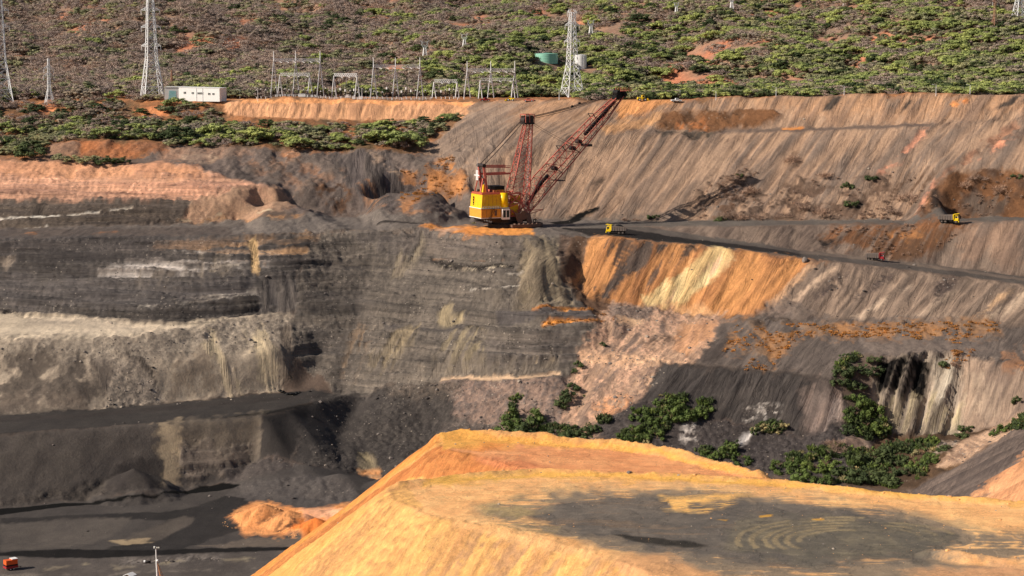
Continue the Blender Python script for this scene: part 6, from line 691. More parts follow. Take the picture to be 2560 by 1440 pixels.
SAT = 1.0
def terrain():
    xs = np.arange(-372, 372.01, 0.78); ys = np.concatenate([np.arange(622, 690, 1.2), np.arange(690, 1110, 0.55), np.arange(1110, 1263.2, 0.9)])
    # heights on a uniform raster first
    ur = np.arange(600, 1284, 0.6)
    Hu = pit_base(xs, ur)
    gxu = blur(blur(np.gradient(Hu, xs[1]-xs[0], axis=1), 6, 1), 8, 0); gyu = blur(blur(np.gradient(Hu, 0.6, axis=0), 6, 1), 8, 0)
    def pick(A):
        f = (ys-ur[0])/0.6; a = np.clip(np.floor(f).astype(int), 0, len(ur)-2); w = (f-a)[:, None]
        return A[a]*(1-w)+A[a+1]*w
    H = pick(Hu); GX = pick(gxu); GY = pick(gyu)
    X, Y = np.meshgrid(xs, ys)
    keep = np.abs(X) < 0.262*Y+82
    x, y, z = X.ravel(), Y.ravel(), H.ravel()
    gm = np.hypot(GX, GY); slope = gm.ravel()
    gx = (GX/(gm+0.02)).ravel(); gy = (GY/(gm+0.02)).ravel()
    # tipped faces on the right were end-dumped towards the left: their rills run aslant
    bias = 0.55*sstep(-20, 30, x)*sstep(0.2, 0.4, slope)
    gx = gx+bias; gl = np.hypot(gx, gy)+1e-3; gx = gx/gl*np.clip(gm.ravel()/0.05, 0, 1); gy = gy/gl*np.clip(gm.ravel()/0.05, 0, 1)
    v = z+0.22*y
    sb = ranked(streaks(x, y, gx, gy, 3.4, 16, 11)); sf = ranked(streaks(x, y, gx, gy, 1.3, 9, 12))
    sc = ranked(streaks(x, y, gx, gy, 7.5, 26, 13))
    S1 = ranked(0.5*sb+0.3*sf+0.35*sc); S2 = ranked(0.6*ranked(streaks(x, y, gx, gy, 3.0, 18, 21))+0.4*ranked(streaks(x, y, gx, gy, 1.4, 10, 22)))
    zd = z+0.012*x+0.9*(fbm(x/30, y/30, 51, 2)-0.5)
    spk = vnoise(x/0.9, v/0.9, 61)
    st1 = 0.8*vnoise(x/70, zd*0.42, 71)+0.8*vnoise(x/35, zd*1.05, 72)+0.5*vnoise(x/14, zd*2.3, 73)+0.35*spk
    st2 = 0.9*vnoise(x/60+7, zd*0.5, 74)+0.8*vnoise(x/22, zd*1.2, 75)+0.5*vnoise(x/9, zd*1.9, 76)+0.5*fbm(x/5, v/5, 79, 2)
    H1 = ranked(st1); H2 = ranked(st2)
    B1 = ranked(fbm(x/9, v/9, 81, 5, 0.6)); B2 = ranked(fbm(x/7+40, v/6, 91, 5, 0.62))
    R1 = ranked(0.8*fbm(x/5, v/5, 101, 4, 0.7)+0.5*spk); R2 = ranked(fbm(x/3+9, v/3, 111, 4, 0.75))
    X1 = ranked(0.8*H1+0.3*S1+0.25*R1); X2 = ranked(H2+S2)
    P1 = ranked(fbm(x/12, y/40, 121, 4, 0.6)+0.3*fbm(x/2.0, v/2.0, 125, 2)); P2 = ranked(fbm(x/8, y/25+v/10, 131, 4, 0.65))
    tex = {'s': (S1, S2), 'h': (H1, H2), 'b': (B1, B2), 'r': (R1, R2), 'x': (X1, X2), 'p': (P1, P2), 'o': (P1, P2)}
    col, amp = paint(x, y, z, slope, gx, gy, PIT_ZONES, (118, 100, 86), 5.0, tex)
    # grain that belongs to the broken rock: pale and coal-dark fragments
    col *= (0.93+0.14*B1)[:, None]
    sl = np.clip(slope/0.5, 0, 1)
    dz = sl*(amp['s']*2.5*(S1-0.5)+amp['h']*3.6*(H1-0.5)+amp['r']*1.3*(R1-0.5)+amp['b']*3.0*(B1-0.5)+amp['x']*1.7*(X1-0.5))
    zt = z+0.02*x+1.6*(fbm(x/40, y/40, 191, 2)-0.5); fr_ = (zt/5.2)-np.floor(zt/5.2); led = np.where(fr_ < .35, -fr_/.35, -1+(fr_-.35)/.65)+.5
    dz += sl*(amp['x']+amp['h'])*2.6*led*sstep(.3, .6, fbm(x/22+4, v/18, 193, 3))
    dz += (amp['r']*0.5+amp['b']*0.5+amp['h']*0.3+amp['x']*0.3)*(fbm(x/2.2, v/2.2, 161, 2)-0.5)*1.6
    dz += (fbm(x/16, y/16, 171, 3)-0.5)*np.clip(0.25+2.2*slope, 0, 2.4)*sstep(1255, 1235, y)
    H = H+dz.reshape(H.shape)
    m = earth_material('broken_rock_and_soil', 0.9, 0.12, 0.7, 0.22, True)
    side = sstep(-20, 30, x)
    gr = np.stack([np.clip(amp['s']*1.1+amp['x']*.28, 0, .8)*(.3+.7*sl)*(.25+.85*fbm(x/26, v/22, 181, 3)), np.clip(amp['h']*1.3+amp['x']*.95, 0, 1)*(.2+.8*sl), np.clip(amp['r']*1.25+amp['b']*.75+amp['x']*.35, 0, 1)*(.5+.5*sl), side], 1)
    grid_mesh('mine_terrain', X, Y, H, keep, col, m, 'structure', gr)
    return xs, ys, H

def spoil_dump():
    xs = np.concatenate([np.arange(-150, -75, 1.5), np.arange(-75, 128, 0.42), np.arange(128, 160, 1.5)])
    ys = np.concatenate([np.arange(225, 300, 2.0), np.arange(300, 496, 0.42), np.arange(496, 610, 2.0)])
    X, Y = np.meshgrid(xs, ys)
    H = dump_base(X, Y)
    Hs = blur(blur(H, 5, 1), 5, 0)
    GX = np.gradient(Hs, axis=1)/np.gradient(xs)[None, :]; GY = np.gradient(Hs, axis=0)/np.gradient(ys)[:, None]
    gm = np.hypot(GX, GY)
    x, y, z = X.ravel(), Y.ravel(), H.ravel(); slope = gm.ravel(); gx = (GX/(gm+0.03)).ravel(); gy = (GY/(gm+0.03)).ravel()
    S1 = ranked(0.6*ranked(streaks(x, y, gx, gy, 1.6, 14, 211))+0.5*ranked(streaks(x, y, gx, gy, 0.7, 8, 212))+0.45*ranked(streaks(x, y, gx, gy, 4.0, 20, 213)))
    S2 = ranked(streaks(x, y, gx, gy, 1.5, 12, 221)+0.6*streaks(x, y, gx, gy, 4.0, 16, 222))
    B1 = ranked(fbm(x/5, y/9, 231, 5, 0.6)); B2 = ranked(fbm(x/4, y/7, 241, 5, 0.6))
    # wheel tracks: rings about the turning places
    (ax, ay, _), (bx, by, _) = DUMP_AT['loop_near'], DUMP_AT['loop_far']
    ra = np.hypot((x-ax)/1.9, y-ay); rb = np.hypot((x-bx)/1.7, y-by); an = np.arctan2(y-ay, x-ax)
    wa = sstep(30, 16, ra); wob = 7.0*(fbm(x/22, y/16, 251, 3)-0.5)
    ring = vnoise((ra+wob)*1.6, an*1.2, 252)*0.6+vnoise((ra+wob)*4.0, an*0.8+9, 253)*0.4
    ringb = vnoise((rb+wob)*1.5, np.arctan2(y-by, x-bx)*1.2, 254)*0.6+vnoise((rb+wob)*3.6, 3+0*rb, 255)*0.4
    lanes = vnoise((y+0.10*x+wob)*0.9, x/30, 256)*0.6+vnoise((y+0.16*x+wob)*2.6, x/22, 257)*0.4
    O1 = ranked(0.6*wa*ring+(1-wa)*(0.35*ringb+0.5*lanes)+0.9*fbm(x/4, y/5, 258, 4)); O2 = ranked(0.7*lanes+0.8*fbm(x/6, y/8, 259, 3)+0.4*ring)
    tex = {'s': (S1, S2), 'b': (B1, B2), 'p': (B1, B2), 'o': (O1, O2), 'h': (B1, B2), 'r': (B1, B2), 'x': (S1, S2)}
    col, amp = paint(x, y, z, slope, gx, gy, DUMP_ZONES, (236, 178, 106), 12.0, tex, soft=0.22, gain=0.90)
    sl = np.clip(slope/0.5, 0, 1)
    dz = sl*amp['s']*0.75*(S1-0.5)+(fbm(x/1.6, y/1.6, 261, 4, .7)-0.5)*(0.22+0.55*np.exp(-(np.minimum(slope, .6)-.35)**2/.03))
    dz -= (O1-0.5)*0.10*(1-sl)
    H = H+dz.reshape(H.shape)
    m = earth_material('tipped_sandy_spoil', 2.6, 0.3, 0.5, 0.2, True, .7, 2.4)
    gr = np.stack([np.clip(.30*sl*(.3+fbm(x/9, y/9, 263, 3)), 0, 1), 0*sl, .16+.30*(fbm(x/7, y/7, 265, 3) > .52)*1.0+.25*np.exp(-(np.minimum(slope, .6)-.35)**2/.03), 0*sl+1], 1)
    grid_mesh('spoil_heap', X, Y, H, np.ones(X.shape, bool), col, m, 'structure', gr)
    return xs, ys, H

TX, TY, TH_ = terrain()
DX, DY, DH = spoil_dump()
def ground_z(x, y):
    """height of the finished ground at a place"""
    if y >= TY[-1]: return float(hill_h(x, y))
    i = np.clip((x-TX[0])/(TX[1]-TX[0]), 0, len(TX)-1.001); j = np.clip(np.interp(y, TY, np.arange(len(TY))), 0, len(TY)-1.001)
    a, b = int(i), int(j); fx, fy = i-a, j-b
    return float((TH_[b,a]*(1-fx)+TH_[b,a+1]*fx)*(1-fy)+(TH_[b+1,a]*(1-fx)+TH_[b+1,a+1]*fx)*fy)

def hillside():
    xs = np.arange(-1150, 1151, 6.0); ys = np.concatenate([np.arange(1261.5, 1700, 4.0), np.arange(1700, 2300, 8.0), np.arange(2300, 4200, 40.0)])
    X, Y = np.meshgrid(xs, ys); H = hill_h(X, Y)
    H = H+(fbm(X/12, Y/12, 271, 3)-0.5)*2.0*sstep(1265, 1290, Y)
    H[0] -= 0.6
    x, y = X.ravel(), Y.ravel()
    t = ranked(fbm(x/40, y/60, 281, 5, 0.65))[:, None]; red = sstep(0.62, 0.8, fbm(x/28, y/45, 291, 4))[:, None]
    col = lin((134, 112, 94))*(1-t)+lin((164, 130, 104))*t
    col = col*(1-0.85*red)+lin((200, 128, 92))*0.85*red
    m = earth_material('dry_hill_soil', 0.4, 0.05, 0.5)
    grid_mesh('hillside', X, Y, H, np.ones(X.shape, bool), col, m)
hillside()
# the lower country that carries everything
def under_ground():
    xs = np.array([-2500.0, -400, 400, 2500]); ys = np.array([-900.0, 200, 640, 1300, 5000])
    X, Y = np.meshgrid(xs, ys); Z = np.full(X.shape, -6.0)
    m = bpy.data.materials.get('dry_hill_soil')
    grid_mesh('ground', X, Y, Z, np.ones(X.shape, bool), np.tile(lin((128, 104, 84)), (X.size, 1)), m)
under_ground()
# ------------------------------------------------------------------ mesh helpers
class MB:
    def __init__(s): s.v = []; s.f = []
    def quadbox(s, P):   # 8 points: bottom 4, top 4
        k = len(s.v); s.v += [tuple(p) for p in P]
        s.f += [(k,k+3,k+2,k+1),(k+4,k+5,k+6,k+7),(k,k+1,k+5,k+4),(k+1,k+2,k+6,k+5),(k+2,k+3,k+7,k+6),(k+3,k,k+4,k+7)]
    def box(s, x0, x1, y0, y1, z0, z1, top=None):
        t = top or (x0, x1, y0, y1)
        s.quadbox([(x0,y0,z0),(x1,y0,z0),(x1,y1,z0),(x0,y1,z0),(t[0],t[2],z1),(t[1],t[2],z1),(t[1],t[3],z1),(t[0],t[3],z1)])
    def bar(s, a, b, w, h=None):
        a, b = Vector(a), Vector(b); d = b-a
        if d.length < 1e-6: return
        d.normalize(); h = h or w
        u = d.cross(Vector((0,0,1))); u = Vector((1,0,0)) if u.length < 1e-4 else u.normalized()
        n = u.cross(d); u = u*(w/2); n = n*(h/2)
        s.quadbox([a-u-n, a+u-n, a+u+n, a-u+n, b-u-n, b+u-n, b+u+n, b-u+n])
    def cyl(s, a, b, r0, r1=None, n=12, caps=True):
        a, b = Vector(a), Vector(b); d = (b-a).normalized(); r1 = r0 if r1 is None else r1
        u = d.orthogonal().normalized(); w = d.cross(u); k = len(s.v)
        for i in range(n):
            t = 2*math.pi*i/n; q = u*math.cos(t)+w*math.sin(t)
            s.v.append(tuple(a+q*r0)); s.v.append(tuple(b+q*r1))
        for i in range(n):
            j = (i+1) % n; s.f.append((k+2*i, k+2*j, k+2*j+1, k+2*i+1))
        if caps: s.f.append(tuple(k+2*i for i in reversed(range(n)))); s.f.append(tuple(k+2*i+1 for i in range(n)))
    def prism(s, pts, y0, y1):   # outline in x,z pushed along y
        k = len(s.v); n = len(pts)
        s.v += [(p[0], y0, p[1]) for p in pts]+[(p[0], y1, p[1]) for p in pts]
        s.f.append(tuple(range(k, k+n))); s.f.append(tuple(reversed(range(k+n, k+2*n))))
        for i in range(n): j = (i+1) % n; s.f.append((k+j, k+i, k+n+i, k+n+j))
    def rope(s, a, b, r, sag=0.0, n=8):
        a, b = Vector(a), Vector(b); p = a
        for i in range(1, n+1):
            t = i/n; q = a.lerp(b, t)-Vector((0,0,sag*4*t*(1-t))); s.cyl(p, q, r, r, 4, False); p = q
    def build(s, name, mat, parent=None, smooth=False):
        me = bpy.data.meshes.new(name); me.from_pydata(s.v, [], s.f); me.materials.append(mat)
        if smooth: me.polygons.foreach_set('use_smooth', [True]*len(me.polygons))
        me.update()
        o = bpy.data.objects.new(name, me); C.objects.link(o)
        if parent: o.parent = parent
        return o
def thing(name, label, cat, loc=(0,0,0), rz=0.0, group=None, scale=1.0):
    o = bpy.data.objects.new(name, None); C.objects.link(o); o.location = loc; o.rotation_euler = (0,0,rz); o.scale = (scale,)*3
    o.empty_display_size = 0.5
    return tag(o, label, cat, group)
def tag(o, label, cat, group=None):
    o['label'] = label; o['category'] = cat
    if group: o['group'] = group
    return o
def copy_tree(o, parent=None):
    c = o.copy(); C.objects.link(c)
    if parent: c.parent = parent
    for ch in list(o.children): copy_tree(ch, c)
    return c
def paint_mat(name, rgb, rough=0.6, wear=0.35, dirt=(96,78,60), scale=0.8, metal=0.0, spec=0.3):
    """paint or steel with dust and grime in uneven patches"""
    m, nt, b = new_mat(name); tc = nd(nt, 'ShaderNodeTexCoord')
    n = nd(nt, 'ShaderNodeTexNoise', Scale=scale, Detail=5.0, Roughness=0.7); nt.links.new(tc.outputs['Object'], n.inputs['Vector'])
    f = ramp(nt, n.outputs['Fac'], [(0.42, (0,0,0)), (0.75, (wear,)*3)])
    c = mixc(nt, 'MIX', f, (*lin(rgb), 1), (*lin(dirt), 1))
    nt.links.new(c, b.inputs['Base Color']); b.inputs['Roughness'].default_value = rough; b.inputs['Metallic'].default_value = metal
    b.inputs['Specular IOR Level'].default_value = spec
    return m
M = {k: paint_mat(k, *a) for k, a in dict(
    yellow_paint=((252,198,34), 0.5, 0.5, (190,122,50)), bright_yellow=((255,205,10), 0.35, 0.15, (220,150,30)), faded_yellow=((226,160,60), 0.6, 0.5, (150,96,52)),
    red_steel=((206,110,92), 0.7, 0.5, (116,70,60)), dark_steel=((52,44,42), 0.6, 0.5, (92,74,60)), black_steel=((20,18,18), 0.6, 0.4, (56,48,42)),
    brown_steel=((112,88,74), 0.7, 0.6, (66,52,46)), white_paint=((240,238,230), 0.5, 0.25, (186,170,150)), galvanised=((238,238,232), 0.5, 0.2, (200,196,186)),
    rust_steel=((178,130,104), 0.7, 0.4, (130,92,72)), rope=((66,54,48), 0.7, 0.3), grey_body=((110,100,92), 0.6, 0.6, (128,108,90)), rubber=((24,22,21), 0.85, 0.5, (84,72,62)),
    red_paint=((166,40,46), 0.5, 0.5, (104,66,56)), truck_yellow=((250,212,30), 0.4, 0.3, (190,140,60)), coal=((14,13,13), 0.55, 0.3, (36,33,31)),
    orange_paint=((232,98,40), 0.5, 0.25, (150,90,60)), tank_green=((150,206,178), 0.5, 0.2, (120,170,146)), roof_red=((176,78,52), 0.6, 0.4), concrete=((170,160,146), 0.85, 0.3),
    black_porcelain=((30,28,27), 0.35, 0.2), aqua_panel=((150,206,204), 0.5, 0.4, (220,228,222)), brown_wall=((140,104,84), 0.8, 0.3), rail_timber=((198,140,96), 0.8, 0.3), bird=((24,18,15), 0.8, 0.2)).items()}
m, nt, b = new_mat('window_glass'); b.inputs['Base Color'].default_value = (0.02, 0.03, 0.035, 1); b.inputs['Roughness'].default_value = 0.12; M['glass'] = m
m, nt, b = new_mat('lamp_lens'); b.inputs['Base Color'].default_value = (0.85, 0.85, 0.8, 1); b.inputs['Roughness'].default_value = 0.2; M['lens'] = m

def lattice(mb, levels, leg, brace, horiz=True, xbr=True):
    """levels: list of 4-corner rings; legs and bracing between them"""
    for A, B in zip(levels[:-1], levels[1:]):
        for i in range(4):
            j = (i+1) % 4
            mb.bar(A[i], B[i], leg)
            if xbr: mb.bar(A[i], B[j], brace); mb.bar(A[j], B[i], brace)
            else: mb.bar(A[i], B[j], brace)
            if horiz: mb.bar(B[i], B[j], brace)

# ------------------------------------------------------------------ walking dragline
def dragline():
    x, y, z = AT['dragline']; z = ground_z(x, y)
    D = thing('dragline_excavator', 'huge yellow walking dragline with a long rust-red lattice boom on the grey bench', 'excavator', (x, y, z-0.2), R(25))
    def part(name, mat, fn, parent=None, smooth=False):
        mb = MB(); fn(mb); return mb.build(name, M[mat], parent or D, smooth)
    # undercarriage
    part('base_tub', 'dark_steel', lambda m: (m.cyl((0,0,0), (0,0,1.6), 8.5, 8.5, 28), m.cyl((0,0,1.6), (0,0,3.2), 6.6, 6.6, 28), m.cyl((0,0,3.2), (0,0,4.6), 7.4, 6.8, 28)))
    for s in (-1, 1):
        def shoe(m):
            m.box(-1.5, 14.5, s*10.6-1.7, s*10.6+1.7, 0.5, 1.8)
            m.box(-1.0, 14.0, s*10.6-1.5, s*10.6+1.5, 0.05, 0.5)
            for k in range(6): m.box(0.2+k*2.4, 0.7+k*2.4, s*10.6-1.6, s*10.6+1.6, 1.8, 2.3)
        part('walking_shoe', 'brown_steel', shoe)
        def leg(m):
            m.quadbox([(3,s*9.6-.5,2.2),(5.6,s*9.6-.5,2.2),(5.6,s*9.6+.5,2.2),(3,s*9.6+.5,2.2),(1.2,s*9.2-.6,7.4),(4.4,s*9.2-.6,7.4),(4.4,s*9.2+.6,7.4),(1.2,s*9.2+.6,7.4)])
            m.quadbox([(8,s*9.8-.5,2.2),(10.6,s*9.8-.5,2.2),(10.6,s*9.8+.5,2.2),(8,s*9.8+.5,2.2),(7,s*9.2-.6,7.0),(9.6,s*9.2-.6,7.0),(9.6,s*9.2+.6,7.0),(7,s*9.2+.6,7.0)])
            m.cyl((6,s*9.9,6.2), (6,s*8.0,6.2), 2.2, 2.2, 18)
        part('walking_leg', 'brown_steel', leg)
    # revolving frame and machinery house
    part('deck', 'dark_steel', lambda m: (m.box(-15.5, 11, -6.6, 6.6, 4.6, 5.4), m.quadbox([(-6,-5,2.8),(10,-6,2.8),(10,6,2.8),(-6,5,2.8),(-14,-6.4,4.6),(11,-6.5,4.6),(11,6.5,4.6),(-14,6.4,4.6)])))
    def props(m):
        for k in range(7): m.bar((-15.2,-6+2*k,5.2), (-13.4,-5+1.7*k,3.0), .28); m.bar((-13.4,-5+1.7*k,3.0), (-12,-4+1.4*k,5.0), .24)
        for k in range(4): m.bar((-14+1.6*k,-6.6,5.2), (-13+1.4*k,-5.6,2.9), .26)
        m.box(-14.6, -11, -5.6, 5.6, 2.6, 3.1)
    part('rear_underframe', 'dark_steel', props)
    part('machinery_house', 'yellow_paint', lambda m: m.box(-16, -1.2, -7, 7, 10.2, 17.0, (-15.4, -1.6, -6.7, 6.7)))
    sk = part('skirt', 'faded_yellow', lambda m: m.box(-16.25, -1.0, -7.25, 7.25, 5.4, 9.9))
    part('white_band', 'white_paint', lambda m: (m.box(-16.4, -0.9, -7.4, 7.4, 9.9, 10.2), m.box(-16.4, -0.9, -7.4, 7.4, 5.1, 5.4)), sk)
    for k in range(5):
        part('panel_seam', 'brown_steel', lambda m: m.box(-13.4+2.6*k, -13.3+2.6*k, -7.29, -7.25, 5.5, 9.8), sk)
    part('roof', 'roof_red', lambda m: m.box(-15.7, -1.3, -6.9, 6.9, 17.0, 17.9, (-15.2, -1.5, -6.2, 6.2)))
    def vent(m, x0): m.box(x0, x0+.7, -7.12, -7.0, 13.2, 15.6)
    def rear_louvre(m):
        m.box(-16.1, -15.85, 2.6, 3.5, 11.2, 15.6)
    lv = part('louvre', 'black_steel', rear_louvre)
    for zz in (11.6, 13.0, 14.4): part('louvre_slat', 'yellow_paint', lambda m: m.box(-16.16, -16.08, 2.5, 3.6, zz, zz+.35), lv)
    part('side_door', 'brown_steel', lambda m: m.quadbox([(-9,-7.36,6.2),(-7.7,-7.36,6.4),(-7.7,-7.25,6.4),(-9,-7.25,6.2),(-9,-7.36,8.8),(-7.7,-7.36,9.2),(-7.7,-7.25,9.2),(-9,-7.25,8.8)]))
    part('rounded_tank', 'bright_yellow', lambda m: m.cyl((-3.6,-6.4,10.4), (-3.6,-6.4,17.6), 2.0, 1.9, 20), None, True)
    # operator's cab hung on the right front corner
    cab = part('operator_cab', 'white_paint', lambda m: (m.box(-5.4, -1.4, -9.2, -7.3, 4.4, 5.4), m.box(-5.4, -1.4, -9.2, -7.3, 9.0, 9.6), m.box(-5.4, -5.1, -9.2, -7.3, 5.4, 9.0), m.box(-3.6, -3.2, -9.2, -8.9, 5.4, 9.0), m.box(-1.7, -1.4, -9.2, -8.9, 5.4, 9.0), m.box(-1.7, -1.4, -7.6, -7.3, 5.4, 9.0)))
    part('window', 'glass', lambda m: m.box(-5.0, -3.7, -9.1, -9.0, 5.5, 8.9), cab)
    part('window', 'glass', lambda m: m.box(-3.1, -1.8, -9.1, -9.0, 5.5, 8.9), cab)
    part('window', 'glass', lambda m: m.box(-1.6, -1.5, -8.8, -7.7, 5.5, 8.9), cab)
    for k in range(6): part('panel_seam', 'faded_yellow', lambda m: m.box(-14.2+2.1*k, -14.08+2.1*k, -7.05, -6.9, 10.3, 16.9))
    part('walkway', 'dark_steel', lambda m: m.box(-16.9, -5.8, -8.2, -7.42, 9.86, 9.98))
    def rails(m):
        for k in range(9): m.bar((-16.8+1.35*k,-8.1,9.98), (-16.8+1.35*k,-8.1,11.1), .09)
        for h_ in (10.5, 11.1): m.bar((-16.8,-8.1,h_), (-6,-8.1,h_), .09)
    part('handrail', 'white_paint', rails)
    part('stair', 'dark_steel', lambda m: [m.bar((-13+s_,-8.0,3.0), (-10+s_,-8.0,9.9), .14) for s_ in (0, .9)]+[m.box(-13+.3*q, -11.9+.3*q, -8.3, -7.7, 3.2+.69*q, 3.28+.69*q) for q in range(10)])
    for k in range(3): part('roof_fan', 'dark_steel', lambda m: m.cyl((-13+1.9*k,3.4,17.9), (-13+1.9*k,3.4,19.0), .7, .6, 12))
    # roof gear
    part('roof_vent', 'black_steel', lambda m: (m.box(-8, -2.4, -4.6, 3, 19.0, 20.6), m.box(-8.2, -2.2, -4.8, 3.2, 20.6, 20.9)))
    part('roof_housing', 'red_steel', lambda m: m.box(-8.4, -2.6, -5, 4, 17.9, 19.0))
    part('roof_rail', 'faded_yellow', lambda m: [m.bar((-9,-5.6,17.9+h), (-1.8,-5.6,17.9+h), .14) for h in (.6, 1.1)]+[m.bar((-9+1.8*k,-5.6,17.9), (-9+1.8*k,-5.6,19.0), .14) for k in range(5)])
    part('hopper', 'yellow_paint', lambda m: m.box(-13.4, -10.6, -3, 1, 17.9, 21.6, (-12.8, -11.2, -2.4, .4)))
    # rear gantry: two inclined posts and horizontal ties to the mast
    for s in (-1, 1):
        def post(m):
            m.bar((-11.2, s*3.4, 17.6), (-13.0, s*3.0, 30.8), .9, 1.1); m.bar((-15.0, s*3.6, 17.6), (-13.4, s*3.1, 25.0), .55)
            m.bar((-13.0, s*3.0, 26.8), (1.6, s*3.0, 27.0), .95); m.bar((-12.8, s*3.0, 30.4), (1.8, s*3.0, 30.0), .4); m.bar((-12.8, s*3.0, 31.2), (1.8, s*3.0, 30.8), .3)
            m.bar((-13.2, s*3.0, 25.0), (-12.4, s*3.3, 23.4), .5)
        part('gantry_post', 'red_steel', post)
    part('gantry_head', 'dark_steel', lambda m: (m.cyl((-13.0,-3.8,31.2), (-13.0,3.8,31.2), 1.0, 1.0, 14), m.bar((-13,-3.4,29.6), (-13,3.4,29.6), .6), m.bar((-11.4,-3.4,20), (-11.4,3.4,26), .3), m.bar((-11.4,3.4,20), (-11.4,-3.4,26), .3)))
    sg = part('marker_board', 'white_paint', lambda m: [m.box(-15.6, -15.4, -1.9+k*1.0, -1.3+k*1.0, 24.2, 29.0) for k in range(3)]+[m.box(-15.6, -15.4, -1.9, .8, 24.0+1.15*k, 24.3+1.15*k) for k in range(5)]+[m.bar((-15.6,-3.6,26.4), (-15.6,2.6,26.4), .4)])
    part('whip_antenna', 'galvanised', lambda m: m.cyl((-15.2,0,25), (-15.2,0,35.5), .09, .05, 5), sg)
    # mast
    ml = MB(); lv = []
    for k in range(12):
        t = k/11; zc = 8+t*43.5; xf = 11.5+3.2*t; xb = 0.0+11.2*t; w = 4.4-2.6*t
        lv.append([(xb,-w,zc),(xf,-w,zc),(xf,w,zc),(xb,w,zc)])
    lattice(ml, lv, .42, .17)
    mast = ml.build('mast', M['red_steel'], D)
    part('mast_head', 'dark_steel', lambda m: (m.box(9.6, 15.2, -3, 3, 51.5, 52.3), m.cyl((11,-2.4,53.4), (11,2.4,53.4), 1.5, 1.5, 16), m.cyl((13.8,-2.4,54.6), (13.8,2.4,54.6), 1.3, 1.3, 16), m.box(10.6, 14.6, -3.2, -2.8, 52.3, 55.4), m.box(10.6, 14.6, 2.8, 3.2, 52.3, 55.4), m.bar((9,-3,51.6), (15.6,-3,51.6), .4)), mast)
    part('mast_head_guard', 'red_steel', lambda m: [m.bar((a,s*3.1,52.3), (a,s*3.1,56.4), .3) for a in (10.2,12.4,15) for s in (-1,1)]+[m.bar((10.2,s*3.1,56.4), (15,s*3.1,56.4), .3) for s in (-1,1)]+[m.bar((a,-3.1,56.4), (a,3.1,56.4), .3) for a in (10.2,15)], mast)
    part('mast_ladder', 'galvanised', lambda m: [m.bar((11.6+3.2*t,.3*s,8+43*t), (11.6+3.2*(t+.1),.3*s,8+43*(t+.1)), .1) for t in np.arange(0,1,.1) for s in (-1,1)], mast)
    # open front frame that carries the boom foot
    def front(m):
        for s in (-1, 1):
            yy = s*6.2
            pts = [(-1.2,5.4),(4,5.6),(10.5,5.8),(11.5,8.4),(6,12.4),(-1.2,10.2),(-1.2,17),(6,17.2)]
            for a, b_ in ((0,1),(1,2),(2,3),(3,4),(4,5),(0,5),(5,6),(6,7),(4,7),(1,5),(1,4),(2,4),(5,7),(4,6)):
                m.bar((pts[a][0],yy,pts[a][1]), (pts[b_][0],yy,pts[b_][1]), .5)
            for q in range(5):
                m.bar((-1+q*2.4,yy,5.6), (1.4+q*2.4,yy,8+q*.2), .26); m.bar((1.4+q*2.4,yy,5.6), (-1+q*2.4,yy,9), .26)
        for p in ((4,5.6),(10.5,5.8),(6,12.4),(6,17.2),(-1.2,17)): m.bar((p[0],-6.2,p[1]), (p[0],6.2,p[1]), .45)
    part('front_frame', 'red_steel', front)
    part('winch', 'yellow_paint', lambda m: (m.cyl((2.2,-4.6,8.2), (2.2,4.6,8.2), 1.9, 1.9, 18), m.box(-1, 5, -5.4, -4.7, 6, 12), m.box(-1, 3, 3, 5.4, 6, 14), m.box(4.8, 7.6, -3.4, 3.4, 12.6, 15.4)))
    part('fairlead', 'black_steel', lambda m: (m.cyl((10.6,-3.4,4.6), (10.6,3.4,4.6), 1.1, 1.1, 14), m.box(9.4, 11.8, -3.8, 3.8, 2.6, 3.6), m.bar((9.6,-3.4,3), (10.8,-3.4,6.4), .5), m.bar((9.6,3.4,3), (10.8,3.4,6.4), .5), [m.bar((8+k*.8,-4+k*1.4,2.6), (9+k*.7,-4+k*1.5,5.6), .3) for k in range(6)]))
    part('front_outrigger', 'red_steel', lambda m: (m.bar((8,-6.2,8.2), (18.5,-6.2,8.4), .35), m.bar((8,-6.2,5.8), (18.5,-6.2,8.4), .3)))
    # boom
    F = Vector((9.5,0,6.4)); T = Vector((66.0,0,65.2)); ax = (T-F).normalized(); up = Vector((-ax.z,0,ax.x)); L = (T-F).length
    def ring(t):
        c = F+ax*(L*t)
        hw = 6.0+(2.4-6.0)*min(1, t*1.0)
        dp = np.interp(t, [0, .10, .22, .5, .8, .93, 1], [1.0, 4.6, 7.4, 7.0, 5.4, 3.0, 1.8])
        ofs = np.interp(t, [0, .22, 1], [0, 2.6, .4])
        lo = c+up*(ofs-dp/2); hi = c+up*(ofs+dp/2)
        return [lo+Vector((0,-hw,0)), lo+Vector((0,hw,0)), hi+Vector((0,hw*.86,0)), hi+Vector((0,-hw*.86,0))]
    N = 17; rings = [ring(k/N) for k in range(N+1)]
    bm_ = MB()
    for A, B in zip(rings[:-1], rings[1:]):
        for i in range(4): bm_.bar(A[i], B[i], .46)
    boom = bm_.build('boom', M['red_steel'], D)
    br = MB()
    for q, (A, B) in enumerate(zip(rings[:-1], rings[1:])):
        for i in range(4):
            j = (i+1) % 4
            br.bar(A[i], B[j] if q % 2 else B[i], .28) if False else br.bar(A[i] if q % 2 else A[j], B[j] if q % 2 else B[i], .19)
            br.bar(B[i], B[j], .17)
            if i % 2: br.bar(A[j] if q % 2 else A[i], B[i] if q % 2 else B[j], .14)
    br.build('boom_bracing', M['red_steel'], boom)
    def walk(m):
        for k in range(1, N):
            c = [(rings[k][i]) for i in range(4)]
            m.bar(c[0].lerp(c[3], .15), rings[k+1][0].lerp(rings[k+1][3], .15), .55, .12)
